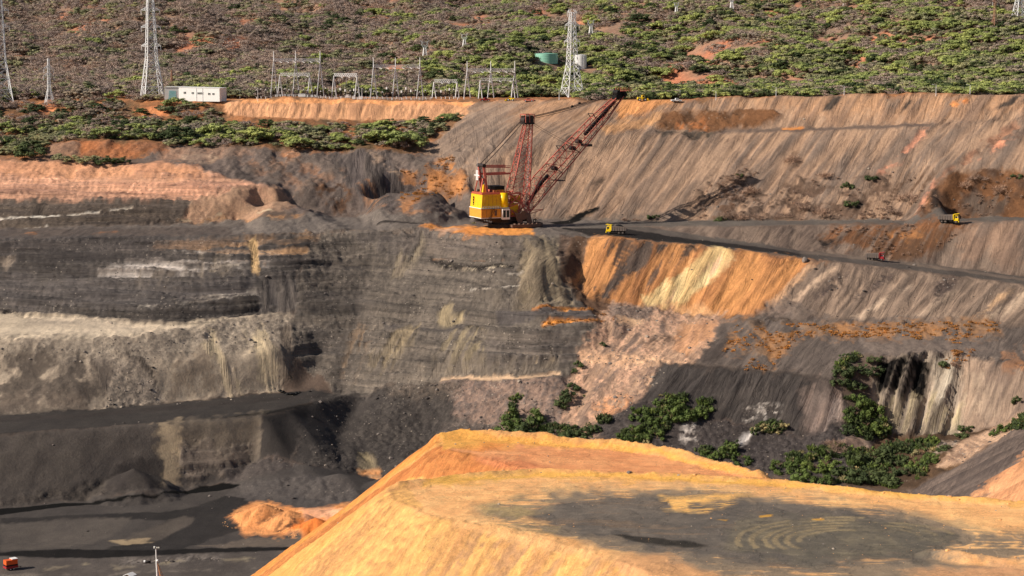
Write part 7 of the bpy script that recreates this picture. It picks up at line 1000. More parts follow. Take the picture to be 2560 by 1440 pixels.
    part('boom_walkway', 'dark_steel', walk, boom)
    for a, b_ in ((1, 5), (11, 16)):
        def cableway(m):
            for k in range(a, b_):
                p = (rings[k][0]+rings[k][1]+rings[k][2]+rings[k][3])/4; q = (rings[k+1][0]+rings[k+1][1]+rings[k+1][2]+rings[k+1][3])/4
                m.bar(p, q, 1.8, 1.3)
        part('rope_guide', 'black_steel', cableway, boom)
    for k in (6, 9, 10):
        def deflect(m):
            p = (rings[k][0]+rings[k][1]+rings[k][2]+rings[k][3])/4
            m.cyl(p+Vector((0,-2.2,0)), p+Vector((0,2.2,0)), 1.1, 1.1, 14); m.bar(rings[k][0], rings[k][2], .3); m.bar(rings[k][1], rings[k][3], .3)
        part('deflection_sheave', 'dark_steel', deflect, boom)
    part('boom_platform', 'dark_steel', lambda m: (m.box(*(lambda p: (p.x-.2, p.x+4.2, p.y-6, p.y+2.4, p.z-.4, p.z))(rings[5][0].lerp(rings[5][1], .5))), m.bar(rings[5][0]+Vector((4,0,-.2)), rings[7][0], .22)), boom)
    part('boom_platform', 'dark_steel', lambda m: m.box(*(lambda p: (p.x-.2, p.x+3.6, p.y-4, p.y+1.6, p.z-.3, p.z+.9))(rings[10][0].lerp(rings[10][1], .5))), boom)
    for k in (8, 13): part('boom_stub', 'dark_steel', lambda m: [m.bar(rings[k][i], rings[k][i]+Vector((-1.5,0,2.2)), .35) for i in (2, 3)]+[m.bar(rings[k][3]+Vector((-1.5,0,2.2)), rings[k][2]+Vector((-1.5,0,2.2)), .35)], boom)
    part('boom_point', 'black_steel', lambda m: (m.cyl(T+Vector((.6,-2.6,.6)), T+Vector((.6,2.6,.6)), 1.7, 1.7, 18), m.cyl(T+Vector((-2.4,-2.6,1.6)), T+Vector((-2.4,2.6,1.6)), 1.2, 1.2, 14), m.quadbox([T+Vector(q) for q in ((-4,-2.6,-2.2),(1,-2.6,-.4),(1,2.6,-.4),(-4,2.6,-2.2),(-4,-2.6,.4),(1,-2.6,2),(1,2.6,2),(-4,2.6,.4))])), boom)
    part('point_platform', 'red_steel', lambda m: (m.box(T.x-1.5, T.x+4.6, -3, 3, T.z+2.2, T.z+2.5), [m.bar((T.x-1.5+1.5*k,s*3,T.z+2.5), (T.x-1.5+1.5*k,s*3,T.z+3.9), .22) for k in range(5) for s in (-1,1)], [m.bar((T.x-1.5,s*3,T.z+h), (T.x+4.6,s*3,T.z+h), .22) for h in (3.2,3.9) for s in (-1,1)]), boom)
    # ropes
    sp = part('suspension_rope', 'rope', lambda m: [m.rope((13.6,s*1.8+d,54.8), T+Vector((-2.6,s*1.8+d,1.4)), .14, .8) for s in (-1,1) for d in (-.5,.5)])
    for s in (-1, 1): part('rope_socket', 'black_steel', lambda m: m.cyl(Vector((13.6,s*1.8,54.6)).lerp(T+Vector((-2.6,s*1.8,1.0)), .52+.06*s), Vector((13.6,s*1.8,54.6)).lerp(T+Vector((-2.6,s*1.8,1.0)), .54+.06*s), .6, .6, 8), sp)
    part('gantry_rope', 'rope', lambda m: [m.rope((-12.6,s*2.6+d,31.6), (10.6,s*1.8+d,53.8), .12, .4) for s in (-1,1) for d in (-.4,.4)])
    part('hoist_rope', 'rope', lambda m: [m.rope((11.4,s*.8,53.6), T+Vector((-.4,s*.8,2.0)), .09, 1.6) for s in (-1,1)])
    for s in (-1, 1): part('boom_stay', 'rope', lambda m: m.rope((14,s*2,52.6), rings[9][3 if s < 0 else 2], .09, .4))
    return D
dragline()
def bucket():
    x, y, _ = AT['bucket']; z = ground_z(x, y)
    B = thing('dragline_bucket', 'rust-brown steel bucket lying on the bench beside the dragline tracks', 'bucket', (x, y, z-0.1), R(200))
    mb = MB(); mb.prism([(-2.2,0.1),(2.2,0),(2.4,.5),(-1.8,.7)], -2, 2); mb.prism([(-2.2,.1),(-1.7,.3),(-1.5,2.5),(-2.3,2.3)], -2, 2)
    mb.prism([(-2.2,.2),(2.2,.2),(1.2,2.5),(-2.2,2.3)], -2.15, -1.85); mb.prism([(-2.2,.2),(2.2,.2),(1.2,2.5),(-2.2,2.3)], 1.85, 2.15)
    mb.build('shell', M['brown_steel'], B)
    a = MB(); p = None
    for k in range(9):
        t = math.pi*k/8; q = (1.4, -2*math.cos(t), 2.4+1.5*math.sin(t))
        if p: a.bar(p, q, .34)
        p = q
    a.build('arch', M['dark_steel'], B)
    for k in range(5):
        t = MB(); t.quadbox([(2.2,-1.7+.85*k-.2,0),(2.2,-1.7+.85*k+.2,0),(2.2,-1.7+.85*k+.2,.4),(2.2,-1.7+.85*k-.2,.4),(3.0,-1.7+.85*k-.06,.05),(3.0,-1.7+.85*k+.06,.05),(3.0,-1.7+.85*k+.06,.12),(3.0,-1.7+.85*k-.06,.12)]); t.build('tooth', M['dark_steel'], B)
    for a_, b_, r_ in (((1.8,-2,1), (6.0,-.6,.4), .14), ((1.8,2,1), (6.0,.6,.4), .14), ((-.4,-2,2.2), (1,0,4.4), .12), ((-.4,2,2.2), (1,0,4.4), .12)):
        c = MB(); c.rope(a_, b_, r_, .2); c.build('chain', M['dark_steel'], B)
bucket()

# ------------------------------------------------------------------ haul trucks
def haul_truck(label, loc, rz, paint, body, load, scale):
    T = thing('haul_truck', label, 'dump truck', loc, rz, 'haul trucks on the pit roads', scale)
    def part(name, mat, fn, parent=None): mb = MB(); fn(mb); return mb.build(name, M[mat], parent or T)
    part('chassis', 'black_steel', lambda m: (m.box(-4.2, 4.2, -.6, .6, .9, 1.5), m.box(2.2, 4.3, -1.5, 1.5, .8, 1.3), m.box(-3.6, 2, -1.3, 1.3, 1.1, 1.35)))
    cab = part('cab', paint, lambda m: (m.prism([(2.5,1.3),(4.45,1.3),(4.5,2.3),(4.25,3.55),(2.5,3.6)], -1.45, 1.45), m.box(2.9, 4.5, -1.62, -1.45, 1.2, 2.1), m.box(2.9, 4.5, 1.45, 1.62, 1.2, 2.1)))
    part('windscreen', 'glass', lambda m: m.quadbox([(4.52,-1.3,2.35),(4.56,-1.3,2.35),(4.56,1.3,2.35),(4.52,1.3,2.35),(4.30,-1.3,3.4),(4.34,-1.3,3.4),(4.34,1.3,3.4),(4.30,1.3,3.4)]), cab)
    for s in (-1, 1): part('side_window', 'glass', lambda m: m.box(3.1, 4.1, s*1.46-.02, s*1.46+.02, 2.4, 3.3), cab)
    part('bumper', paint, lambda m: (m.box(4.4, 4.75, -1.6, 1.6, .55, 1.15), m.box(4.45, 4.6, -1.5, -1.1, 1.15, 1.9), m.box(4.45, 4.6, 1.1, 1.5, 1.15, 1.9)))
    part('grille', 'black_steel', lambda m: [m.box(4.5, 4.56, -1.0, 1.0, 1.25+.25*k, 1.4+.25*k) for k in range(3)], cab)
    for s in (-1, 1):
        part('headlight', 'lens', lambda m: m.box(4.74, 4.8, s*1.3-.2, s*1.3+.2, .7, 1.0))
        part('mirror', 'white_paint', lambda m: (m.box(4.3, 4.4, s*1.8-.18, s*1.8+.18, 2.4, 3.1), m.bar((4.2,s*1.45,3.2), (4.35,s*1.8,3.1), .06)), cab)
    bd = part('dump_body', body, lambda m: (m.prism([(-4.9,2.0),(-4.2,1.6),(2.1,1.5),(2.3,1.8),(2.3,3.9),(-4.4,3.5)], -1.85, -1.65), m.prism([(-4.9,2.0),(-4.2,1.6),(2.1,1.5),(2.3,1.8),(2.3,3.9),(-4.4,3.5)], 1.65, 1.85), m.box(-4.6, 2.2, -1.65, 1.65, 1.55, 1.75), m.box(2.1, 2.3, -1.65, 1.65, 1.6, 4.0)))
    for k in range(6):
        for s in (-1, 1): part('rib', body, lambda m: m.box(-4.0+1.15*k, -3.8+1.15*k, s*1.93-.09, s*1.93+.09, 1.6, 3.5), bd)
    part('cab_guard', paint, lambda m: (m.quadbox([(2.1,-1.85,3.9),(4.7,-1.75,4.35),(4.7,1.75,4.35),(2.1,1.85,3.9),(2.1,-1.85,4.1),(4.7,-1.75,4.5),(4.7,1.75,4.5),(2.1,1.85,4.1)]), m.prism([(2.0,1.7),(2.45,1.7),(2.45,4.0),(2.0,4.0)], -1.92, -1.6), m.prism([(2.0,1.7),(2.45,1.7),(2.45,4.0),(2.0,4.0)], 1.6, 1.92)), bd)
    if load:
        lb = MB(); n = 9; rs = random.Random(3)
        for i in range(n):
            for j in range(5):
                u = i/(n-1); w = j/4; lb.v.append((-4.1+6.1*u, -1.6+3.2*w, 2.6+1.7*math.sin(math.pi*u)**.7*math.sin(math.pi*w)**.6+rs.uniform(-.12,.12)))
        for i in range(n-1):
            for j in range(4): k = i*5+j; lb.f.append((k, k+5, k+6, k+1))
        lb.build('load', M['coal'], T)
    for ax_, dual in ((3.4, 0), (-1.4, 1), (-3.1, 1)):
        for s in (-1, 1):
            w = MB(); y0 = s*(1.5 if not dual else 1.35); y1 = s*(1.0 if not dual else .55)
            w.cyl((ax_,y0,.82), (ax_,y1,.82), .82, .82, 20); wo_ = w.build('wheel', M['rubber'], T)
            rm = MB(); rm.cyl((ax_,y0+s*.02,.82), (ax_,y0-s*.1,.82), .42, .42, 14); rm.cyl((ax_,y0+s*.08,.82), (ax_,y0,.82), .16, .16, 8); rm.build('rim', M['grey_body'], wo_)
    part('fuel_tank', 'black_steel', lambda m: m.cyl((.4,-1.3,1.0), (1.8,-1.3,1.0), .38, .38, 10))
    for s in (-1, 1): part('mudguard', paint, lambda m: m.box(2.5, 2.9, s*1.4-.2, s*1.4+.2, 1.1, 1.9))
    return T
def on_ground(k, dz=0.0):
    x, y = AT[k][:2]; return (x, y, ground_z(x, y)+dz)
haul_truck('yellow haul truck heaped with black coal on the dark road beside the dragline', on_ground('truck_coal', .0), math.atan2(22, -97), 'truck_yellow', 'grey_body', True, 1.08)
haul_truck('yellow haul truck with raised cab guard on the upper road at right', on_ground('truck_yellow', .0), math.atan2(-13, 33), 'truck_yellow', 'grey_body', False, 1.08)
haul_truck('red haul truck with grey body coming down the lower road', on_ground('truck_red', .0), math.atan2(-14, 40), 'red_paint', 'grey_body', False, .95)

# ------------------------------------------------------------------ pylons
def lattice_pylon(name, label, cat, loc, rz, h, base, waist, top, wz, arms, leg, br, mat, group, n1=4, n2=9, parts=True):
    P_ = thing(name, label, cat, loc, rz, group)
    def ring(zc):
        w = np.interp(zc, [0, wz, h], [base/2, waist/2, top/2]); return [(-w,-w,zc),(w,-w,zc),(w,w,zc),(-w,w,zc)]
    zs1 = [wz*(1-(1-k/n1)**1.25) for k in range(n1+1)]; zs2 = [wz+(h-wz)*k/n2 for k in range(n2+1)]
    lo = MB(); lattice(lo, [ring(q) for q in zs1], leg, br)
    for i in range(4):
        a = ring(0)[i]; bq = ring(zs1[1]); mid = tuple((bq[i][k]+bq[(i+1) % 4][k])/2 for k in range(3))
        lo.bar(a, mid, br); lo.bar(ring(0)[(i+1) % 4], mid, br)
    lo.build('leg_section', M[mat], P_)
    up = MB(); lattice(up, [ring(q) for q in zs2], leg*.8, br*.85); up.build('upper_section', M[mat], P_)
    for za, half in arms:
        w = np.interp(za, [0, wz, h], [base/2, waist/2, top/2])
        for s in (-1, 1):
            am = MB()
            for q in (-1, 1):
                am.bar((s*w, q*w, za), (s*half, 0, za+.3), br*1.2); am.bar((s*w, q*w, za+2.2), (s*half, 0, za+.4), br)
                am.bar((s*(w+half)/2, q*w*.5, za+.15), (s*w, q*w, za+2.2), br*.8)
            a_ = am.build('crossarm', M[mat], P_)
            ins = MB()
            for k in range(5): ins.cyl((s*half*.97, 0, za-.5*k), (s*half*.97, 0, za-.5*k-.36), .2, .2, 6)
            ins.build('insulator', M['white_paint'], a_)
    return P_
G = 'big steel transmission pylons'
lattice_pylon('transmission_pylon', 'tall pale steel lattice pylon in front of the white tank', 'pylon', on_ground('pylon_mid', -.3), R(28), 53, 11.4, 5.4, 2.7, 21, [(34.5, 5.6), (44.5, 5.2), (52.5, 3.4)], .42, .2, 'galvanised', G)
lattice_pylon('transmission_pylon', 'tall pale steel lattice pylon beside the white control building', 'pylon', on_ground('pylon_left', -.3), R(24), 74, 12.2, 6.4, 2.6, 24, [(32, 6.2), (43.5, 6.2), (54, 6.0)], .46, .22, 'galvanised', G)
lattice_pylon('transmission_pylon', 'pale steel lattice pylon cut off by the left edge of the picture', 'pylon', on_ground('pylon_edge', -.3), R(20), 78, 13.0, 6.4, 2.6, 25, [(46, 6.2), (56, 6.0)], .46, .22, 'galvanised', G)
lattice_pylon('transmission_pylon', 'pale lattice pylon on the far hillside in the top right corner', 'pylon', on_ground('pylon_hill', -.3), R(15), 56, 12, 5.4, 2.7, 22, [(34, 5.6), (44, 5.2)], .42, .2, 'galvanised', G)
lattice_pylon('lattice_mast', 'slim grey lattice mast left of the tall pylon on bare orange soil', 'mast', on_ground('lattice_small', -.3), R(30), 28.5, 5.4, 1.7, .9, 10, [(17.5, 3.4), (22, 3.0)], .24, .13, 'galvanised', 'slim lattice masts', 3, 7)
lattice_pylon('lattice_mast', 'slim rusty lattice mast rising behind the white control building', 'mast', on_ground('lattice_rust', -.3), R(30), 12.5, 3.8, 1.4, .5, 5, [(3.4, 3.6)], .22, .12, 'rust_steel', 'slim lattice masts', 3, 5)
lattice_pylon('lattice_mast', 'slim rusty lattice mast on the hillside near the top right corner', 'mast', on_ground('lattice_hill', -.3), R(30), 29, 5.2, 1.6, .7, 9, [(20, 2.6), (25, 2.2)], .26, .14, 'rust_steel', 'slim lattice masts', 3, 7)
def cat_tower(label, loc, h):
    P_ = thing('cat_head_tower', label, 'power tower', loc, R(12), 'small white cat-head towers', 1.0)
    def ring(w, zc): return [(-w,-w,zc),(w,-w,zc),(w,w,zc),(-w,w,zc)]
    lo = MB(); lattice(lo, [ring(h*.13, 0), ring(h*.095, h*.25), ring(h*.065, h*.5), ring(h*.05, h*.66)], .3, .2); lo.build('body', M['white_paint'], P_)
    hd = MB()
    for s in (-1, 1):
        hd.bar((s*h*.05,0,h*.64), (s*h*.16,0,h*.80), .42); hd.bar((s*h*.16,0,h*.80), (s*h*.11,0,h*.93), .34); hd.bar((s*h*.03,0,h*.70), (s*h*.13,0,h*.90), .3)
        hd.bar((s*h*.11,0,h*.93), (s*h*.22,0,h), .34); hd.bar((s*h*.05,0,h*.66), (-s*h*.04,0,h*.80), .26)
    hd.bar((-h*.17,0,h*.93), (h*.17,0,h*.93), .36); hd.build('head', M['white_paint'], P_)
for (x, y), h, lb in zip(AT['cat_towers'], (15, 13, 16, 12, 14, 10), (
        'small white cat-head tower on the hill above the middle switchyard gantry', 'small white cat-head tower left of the green tank, higher on the hill', 'small cream cat-head tower right of the tall middle pylon',
        'small white cat-head tower far up the hill, third from the right', 'small white cat-head tower at the top of the picture among leafless trees', 'stubby cat-head tower cut by the top edge, rightmost of its kind')):
    cat_tower(lb, (x, y, ground_z(x, y)-.5), h)

# ------------------------------------------------------------------ switchyard
ZP = 148.3
def portal(label, pts, beam_z, spike, leg_sp, mat='galvanised', drops=3, y_step=0.0):
    """lattice beam on A-shaped posts; pts = list of post x, y"""
    c = (sum(p[0] for p in pts)/len(pts), sum(p[1] for p in pts)/len(pts))
    gz = ground_z(*c)
    G_ = thing('switchyard_gantry', label, 'gantry', (c[0], c[1], gz-.2), 0, 'switchyard gantries')
    L = [(p[0]-c[0], p[1]-c[1]) for p in pts]
    for (x, y) in L:
        p = MB(); p.bar((x-leg_sp/2,y-.8,0), (x,y,beam_z), .46); p.bar((x+leg_sp/2,y+.8,0), (x,y,beam_z), .46); p.bar((x-leg_sp*.22,y,beam_z*.56), (x+leg_sp*.22,y,beam_z*.56), .25)
        po = p.build('post', M[mat], G_)
        if spike: q = MB(); q.cyl((x,y,beam_z), (x,y,beam_z+spike), .3, .2, 6); q.build('lightning_rod', M[mat], po)
    for (a, b_) in zip(L[:-1], L[1:]):
        m_ = MB(); n = 12
        for k in range(n):
            t, u = k/n, (k+1)/n
            A = [Vector((a[0]+(b_[0]-a[0])*q, a[1]+(b_[1]-a[1])*q, beam_z)) for q in (t, u)]
            for dy in (-.7, .7):
                m_.bar(A[0]+Vector((0,dy,0)), A[1]+Vector((0,dy,0)), .2); m_.bar(A[0]+Vector((0,dy,1.5)), A[1]+Vector((0,dy,1.5)), .2)
                m_.bar(A[0]+Vector((0,dy,0)), (A[0]+A[1])/2+Vector((0,dy,1.5)), .14); m_.bar((A[0]+A[1])/2+Vector((0,dy,1.5)), A[1]+Vector((0,dy,0)), .14)
            m_.bar(A[0]+Vector((0,-.7,0)), A[0]+Vector((0,.7,0)), .14)
        bo = m_.build('beam', M[mat], G_)
        for k in range(drops):
            t = (k+.7)/(drops+.2); p0 = Vector((a[0]+(b_[0]-a[0])*t, a[1]+(b_[1]-a[1])*t, beam_z))
            i_ = MB(); i_.cyl(p0, p0+Vector((2.4,-1.6,-.9)), .16, .16, 6); i_.cyl(p0, p0+Vector((0,.5,-5.0)), .06, .06, 5); i_.build('insulator_string', M['white_paint'], bo)
def gx_(px, y): return (px-1280)/5000*y*0.995
Y1 = 1232.0
portal('tall three-post gantry at the left end of the switchyard, nearest the white building', [(gx_(685, 1226), 1226), (gx_(740, 1229), 1229), (gx_(801, 1232), 1232)], 22.0, 6.2, 4.2)
portal('tall three-post gantry in the middle of the switchyard', [(gx_(934, 1226), 1226), (gx_(989, 1229), 1229), (gx_(1050, 1232), 1232)], 19.2, 6.0, 4.0)
portal('tall three-post gantry at the right end of the switchyard', [(gx_(1168, 1236), 1236), (gx_(1227, 1238), 1238), (gx_(1287, 1240), 1240)], 16.6, 6.2, 4.0)
portal('low gantry with two posts right of the leftmost tall gantry', [(gx_(835, 1226), 1226), (gx_(893, 1222), 1222)], 13.6, 0, 3.0)
portal('low gantry half hidden behind the leftmost tall gantry', [(gx_(700, 1240), 1240), (gx_(775, 1240), 1240)], 13.2, 0, 3.0)
portal('low gantry just left of the rightmost tall gantry', [(gx_(1085, 1240), 1240), (gx_(1143, 1238), 1238)], 10.2, 0, 2.4)
portal('low gantry standing inside the rightmost tall gantry', [(gx_(1201, 1234), 1234), (gx_(1283, 1236), 1236)], 11.0, 0, 2.4)
ORD = ['first','second','third','fourth','fifth','sixth','seventh','eighth','ninth','tenth','eleventh','twelfth','thirteenth','fourteenth','fifteenth','sixteenth','seventeenth','eighteenth','nineteenth','twentieth']
def ordn(k): return ORD[k] if k < 20 else 'twenty-'+ORD[k-20] if k < 29 else 'thirtieth' if k == 29 else 'thirty-'+ORD[k-30] if k < 39 else 'fortieth' if k == 39 else 'forty-'+ORD[k-40]
def insulator_post(label, loc, h, head):
    I = thing('insulator_post', label, 'insulator', loc, 0, 'insulator posts of the switchyard')
    s = MB(); s.cyl((0,0,0), (0,0,1.6), .2, .2, 6); s.bar((-.6,0,1.6), (.6,0,1.6), .22); s.build('stand', M['galvanised'], I)
    c = MB()
    for k in range(5): c.cyl((0,0,1.6+k*(h-2)/5), (0,0,1.6+(k+.62)*(h-2)/5), .36, .36, 8); c.cyl((0,0,1.6+(k+.62)*(h-2)/5), (0,0,1.6+(k+1)*(h-2)/5), .2, .2, 8)
    c.build('porcelain_column', M['black_porcelain'], I)
    t = MB()
    if head: t.cyl((0,0,h-.4), (0,0,h+1.0), .55, .5, 10)
    else: t.bar((-.7,0,h-.4), (.7,0,h-.4), .2); t.cyl((0,0,h-.4), (0,0,h+.2), .25, .25, 8)
    t.build('cap', M['white_paint'], I)
rs = random.Random(11); pxs = []; p = 641.0
while p < 1150: pxs.append(p); p += rs.uniform(9, 14)
rows = [[], []]
for k, q in enumerate(pxs[:46]): rows[k % 2].append(q)
for ri, row in enumerate(rows):
    for k, q in enumerate(row):
        yy = 1214+rs.uniform(0, 6) if ri == 0 else 1222+rs.uniform(0, 8)
        xx = gx_(q, yy)
        insulator_post('%s insulator post from the left in the %s switchyard row' % (ordn(k), ('front', 'rear')[ri]), (xx, yy, ground_z(xx, yy)-.1), rs.uniform(4.2, 6.2), rs.random() < .4 and q > 820)
def cabinet(label, px, y, w, h):
    xx = gx_(px, y); K = thing('switchgear_cabinet', label, 'cabinet', (xx, y, ground_z(xx, y)-.1), 0, 'white switchgear cabinets')
    a = MB(); a.box(-w/2, w/2, -.8, .8, .3, h); a.build('body', M['white_paint'], K); r_ = MB(); r_.box(-w/2-.1, w/2+.1, -.9, .9, h, h+.15); r_.build('roof', M['galvanised'], K); f = MB(); f.box(-w/2, w/2, -.7, .7, 0, .3); f.build('plinth', M['concrete'], K)
for k, (q, w) in enumerate(((755,4.0),(868,1.6),(884,1.8),(900,1.8))): cabinet('%s white switchgear cabinet from the left along the bank edge' % ordn(k), q, 1209, w, 1.9)
# boundary fence of the yard: posts and rails
def yard_fence():
    Fn = thing('yard_fence', 'low pale rail fence along the edge of the switchyard above the orange bank', 'fence', (gx_(860, 1206), 1206, ground_z(gx_(860, 1206), 1206)))
    x0, x1 = gx_(690, 1206)-gx_(860, 1206), gx_(1075, 1206)-gx_(860, 1206)
    n = 40
    for k in range(n+1):
        xx = x0+(x1-x0)*k/n; gz = ground_z(xx+Fn.location.x, 1206)-Fn.location.z
        p_ = MB(); p_.box(xx-.09, xx+.09, -.09, .09, gz-.2, gz+1.5); p_.build('post', M['white_paint'], Fn)
        if k < n:
            x2 = x0+(x1-x0)*(k+1)/n; g2 = ground_z(x2+Fn.location.x, 1206)-Fn.location.z
            for hh in (.7, 1.35):
                r_ = MB(); r_.bar((xx+.1,0,gz+hh), (x2-.1,0,g2+hh), .1); r_.build('rail', M['galvanised'], Fn)
yard_fence()
def lamp(label, loc, h):
    L = thing('street_lamp', label, 'street lamp', loc, 0, 'lamp posts along the plateau')
    a = MB(); a.cyl((0,0,0), (0,0,h), .16, .09, 8); a.build('pole', M['galvanised'], L)
    b_ = MB(); b_.bar((0,0,h), (-1.4,0,h+.4), .1); b_.build('arm', M['galvanised'], L); c = MB(); c.box(-2.2, -1.3, -.2, .2, h+.3, h+.5); c.build('lamp_head', M['white_paint'], L)
for (x, y), h, lb in zip(AT['lamps'], (5.5,8,7,6,6,5,5,5,5,6,5), ('grey lamp post between the white building and the switchyard','grey lamp post at the left corner of the switchyard','grey lamp post left of the middle switchyard gantry','grey lamp post right of the middle switchyard gantry','lamp post at the left foot of the tall middle pylon','lamp post on the plateau right of the boom tip','second lamp post on the plateau right of the boom tip','third lamp post on the plateau right of the boom tip','lamp post on the spoil crest near the dark spill','lamp post behind the spoil crest at the far right','rightmost lamp post behind the spoil crest')):
    lamp(lb, (x, y, ground_z(x, y)-.2), h)

# ------------------------------------------------------------------ buildings and tanks
def control_building():
    x, y, _ = AT['building']; z = ground_z(x, y)
    B = thing('control_building', 'long flat-roofed white control building beside the tall left pylon', 'building', (x, y, z-.6), R(0))
    h = 8.3
    w = MB(); w.quadbox([(-8.4,-1.2,0),(0,0,0),(2,12,0),(-8.4,12,0),(-8.4,-1.2,h),(0,0,h),(2,12,h),(-8.4,12,h)]); w.quadbox([(0,.02,0),(26.5,-11,0),(29,1,0),(2,12,0),(0,.02,h-.02),(26.5,-11,h-.4),(29,1,h-.4),(2,12,h-.02)]); w.build('wall', M['white_paint'], B)
    r_ = MB(); r_.quadbox([(-.1,-.2,h+.03),(26.8,-11.3,h-.36),(29.2,1.2,h-.36),(2,12.2,h+.03),(-.1,-.2,h+.3),(26.8,-11.3,h-.05),(29.2,1.2,h-.05),(2,12.2,h+.3)]); r_.quadbox([(-8.7,-1.5,h+.05),(-.15,-.25,h+.05),(1.9,12.2,h+.05),(-8.7,12.2,h+.05),(-8.7,-1.5,h+.32),(-.15,-.25,h+.32),(1.9,12.2,h+.32),(-8.7,12.2,h+.32)]); r_.build('roof', M['white_paint'], B)
    p = MB(); p.quadbox([(-6.2,-.95,1),(-1.2,-.23,1),(-1.2,-.1,1),(-6.2,-.8,1),(-5.6,-.87,6.4),(-1.6,-.29,6.2),(-1.6,-.15,6.2),(-5.6,-.7,6.4)]); p.build('end_panel', M['aqua_panel'], B)
    for (a, b_, z0, z1, n) in ((3.2,4.8,4.4,5.9,2), (8.4,9.9,4.3,5.7,2), (12.2,16.0,4.2,5.6,6), (19.0,20.6,3.9,5.3,2), (21.8,23.2,3.9,5.3,2)):
        yy = lambda q: -q*11/26.5
        f = MB(); f.quadbox([(a,yy(a)-.1,z0),(b_,yy(b_)-.1,z0),(b_,yy(b_)+.06,z0),(a,yy(a)+.06,z0),(a,yy(a)-.1,z1),(b_,yy(b_)-.1,z1),(b_,yy(b_)+.06,z1),(a,yy(a)+.06,z1)]); fo = f.build('window', M['white_paint'], B)
        for k in range(n):
            c0 = a+(b_-a)*(k+.12)/n; c1 = a+(b_-a)*(k+.88)/n
            g = MB(); g.quadbox([(c0,yy(c0)-.13,z0+.12),(c1,yy(c1)-.13,z0+.12),(c1,yy(c1)-.08,z0+.12),(c0,yy(c0)-.08,z0+.12),(c0,yy(c0)-.13,z1-.12),(c1,yy(c1)-.13,z1-.12),(c1,yy(c1)-.08,z1-.12),(c0,yy(c0)-.08,z1-.12)]); g.build('pane', M['glass'], fo)
    for q in (11.6, 15.6): d_ = MB(); d_.cyl((q,-q*11/26.5-.12,0), (q,-q*11/26.5-.12,h-.4), .1, .1, 6); d_.build('downpipe', M['galvanised'], B)
control_building()
def tank(label, key, r, h, mat, ladder):
    x, y, _ = AT[key]; z = ground_z(x, y+r)
    T = thing('storage_tank', label, 'tank', (x, y+r, z-1.5), 0, 'round tanks on the hillside')
    a = MB(); a.cyl((0,0,0), (0,0,h), r, r, 40, False); a.build('shell', M[mat], T, True)
    t = MB(); t.cyl((0,0,h), (0,0,h+.5), r+.05, .2, 40); t.build('roof', M[mat], T)
    for k in range(1, 4): b_ = MB(); b_.cyl((0,0,h*k/4), (0,0,h*k/4+.15), r+.06, r+.06, 40, False); b_.build('hoop', M[mat], T)
    l = MB(); l.bar((ladder-.3,-math.sqrt(r*r-ladder*ladder)-.2,0), (ladder-.3,-math.sqrt(r*r-ladder*ladder)-.2,h+.6), .1); l.bar((ladder+.3,-math.sqrt(r*r-ladder*ladder)-.2,0), (ladder+.3,-math.sqrt(r*r-ladder*ladder)-.2,h+.6), .1)
    for k in range(12): l.bar((ladder-.3,-math.sqrt(r*r-ladder*ladder)-.2,h*k/12), (ladder+.3,-math.sqrt(r*r-ladder*ladder)-.2,h*k/12), .08)
    l.build('ladder', M['galvanised'], T)
tank('wide pale green storage tank left of the tall middle pylon', 'tank_green', 8.3, 7.2, 'tank_green', -6)
tank('white round tank half hidden behind the tall middle pylon', 'tank_white', 4.3, 10.5, 'white_paint', 2)

# ------------------------------------------------------------------ small machines
def wheel(parent, x, y, r, w, s):
    a = MB(); a.cyl((x,y,r), (x,y-s*w,r), r, r, 16); o = a.build('wheel', M['rubber'], parent); b_ = MB(); b_.cyl((x,y+s*.02,r), (x,y-s*.05,r), r*.5, r*.5, 10); b_.build('rim', M['galvanised'], o)
def pickup(label, key, paint, rz, sc=1.0):
    T = thing('pickup_truck', label, 'pickup', on_ground(key, .05), rz, 'vehicles parked on the plateau', sc)
    a = MB(); a.prism([(-2.6,.5),(2.5,.5),(2.6,1.0),(1.5,1.15),(-2.6,1.15)], -.9, .9); a.build('body', M[paint], T)
    c = MB(); c.prism([(-.6,1.1),(1.4,1.1),(.8,1.8),(-.5,1.8)], -.85, .85); co = c.build('cab', M[paint], T)
    for s in (-1, 1): g = MB(); g.prism([(-.4,1.2),(1.1,1.2),(.7,1.68),(-.4,1.68)], s*.87-.02, s*.87+.02); g.build('side_window', M['glass'], co)
    for ax_ in (-1.6, 1.6):
        for s in (-1, 1): wheel(T, ax_, s*.95, .42, .28, s)
pickup('small red pickup on the plateau edge below the right gantry', 'red_pickup', 'red_paint', R(10), 1.15)
pickup('dark red pickup on the plateau edge left of the tall middle pylon', 'dark_car', 'red_steel', R(175), 1.15)
pickup('white pickup on the plateau edge right of the boom tip', 'white_pickup', 'white_paint', R(5), 1.15)
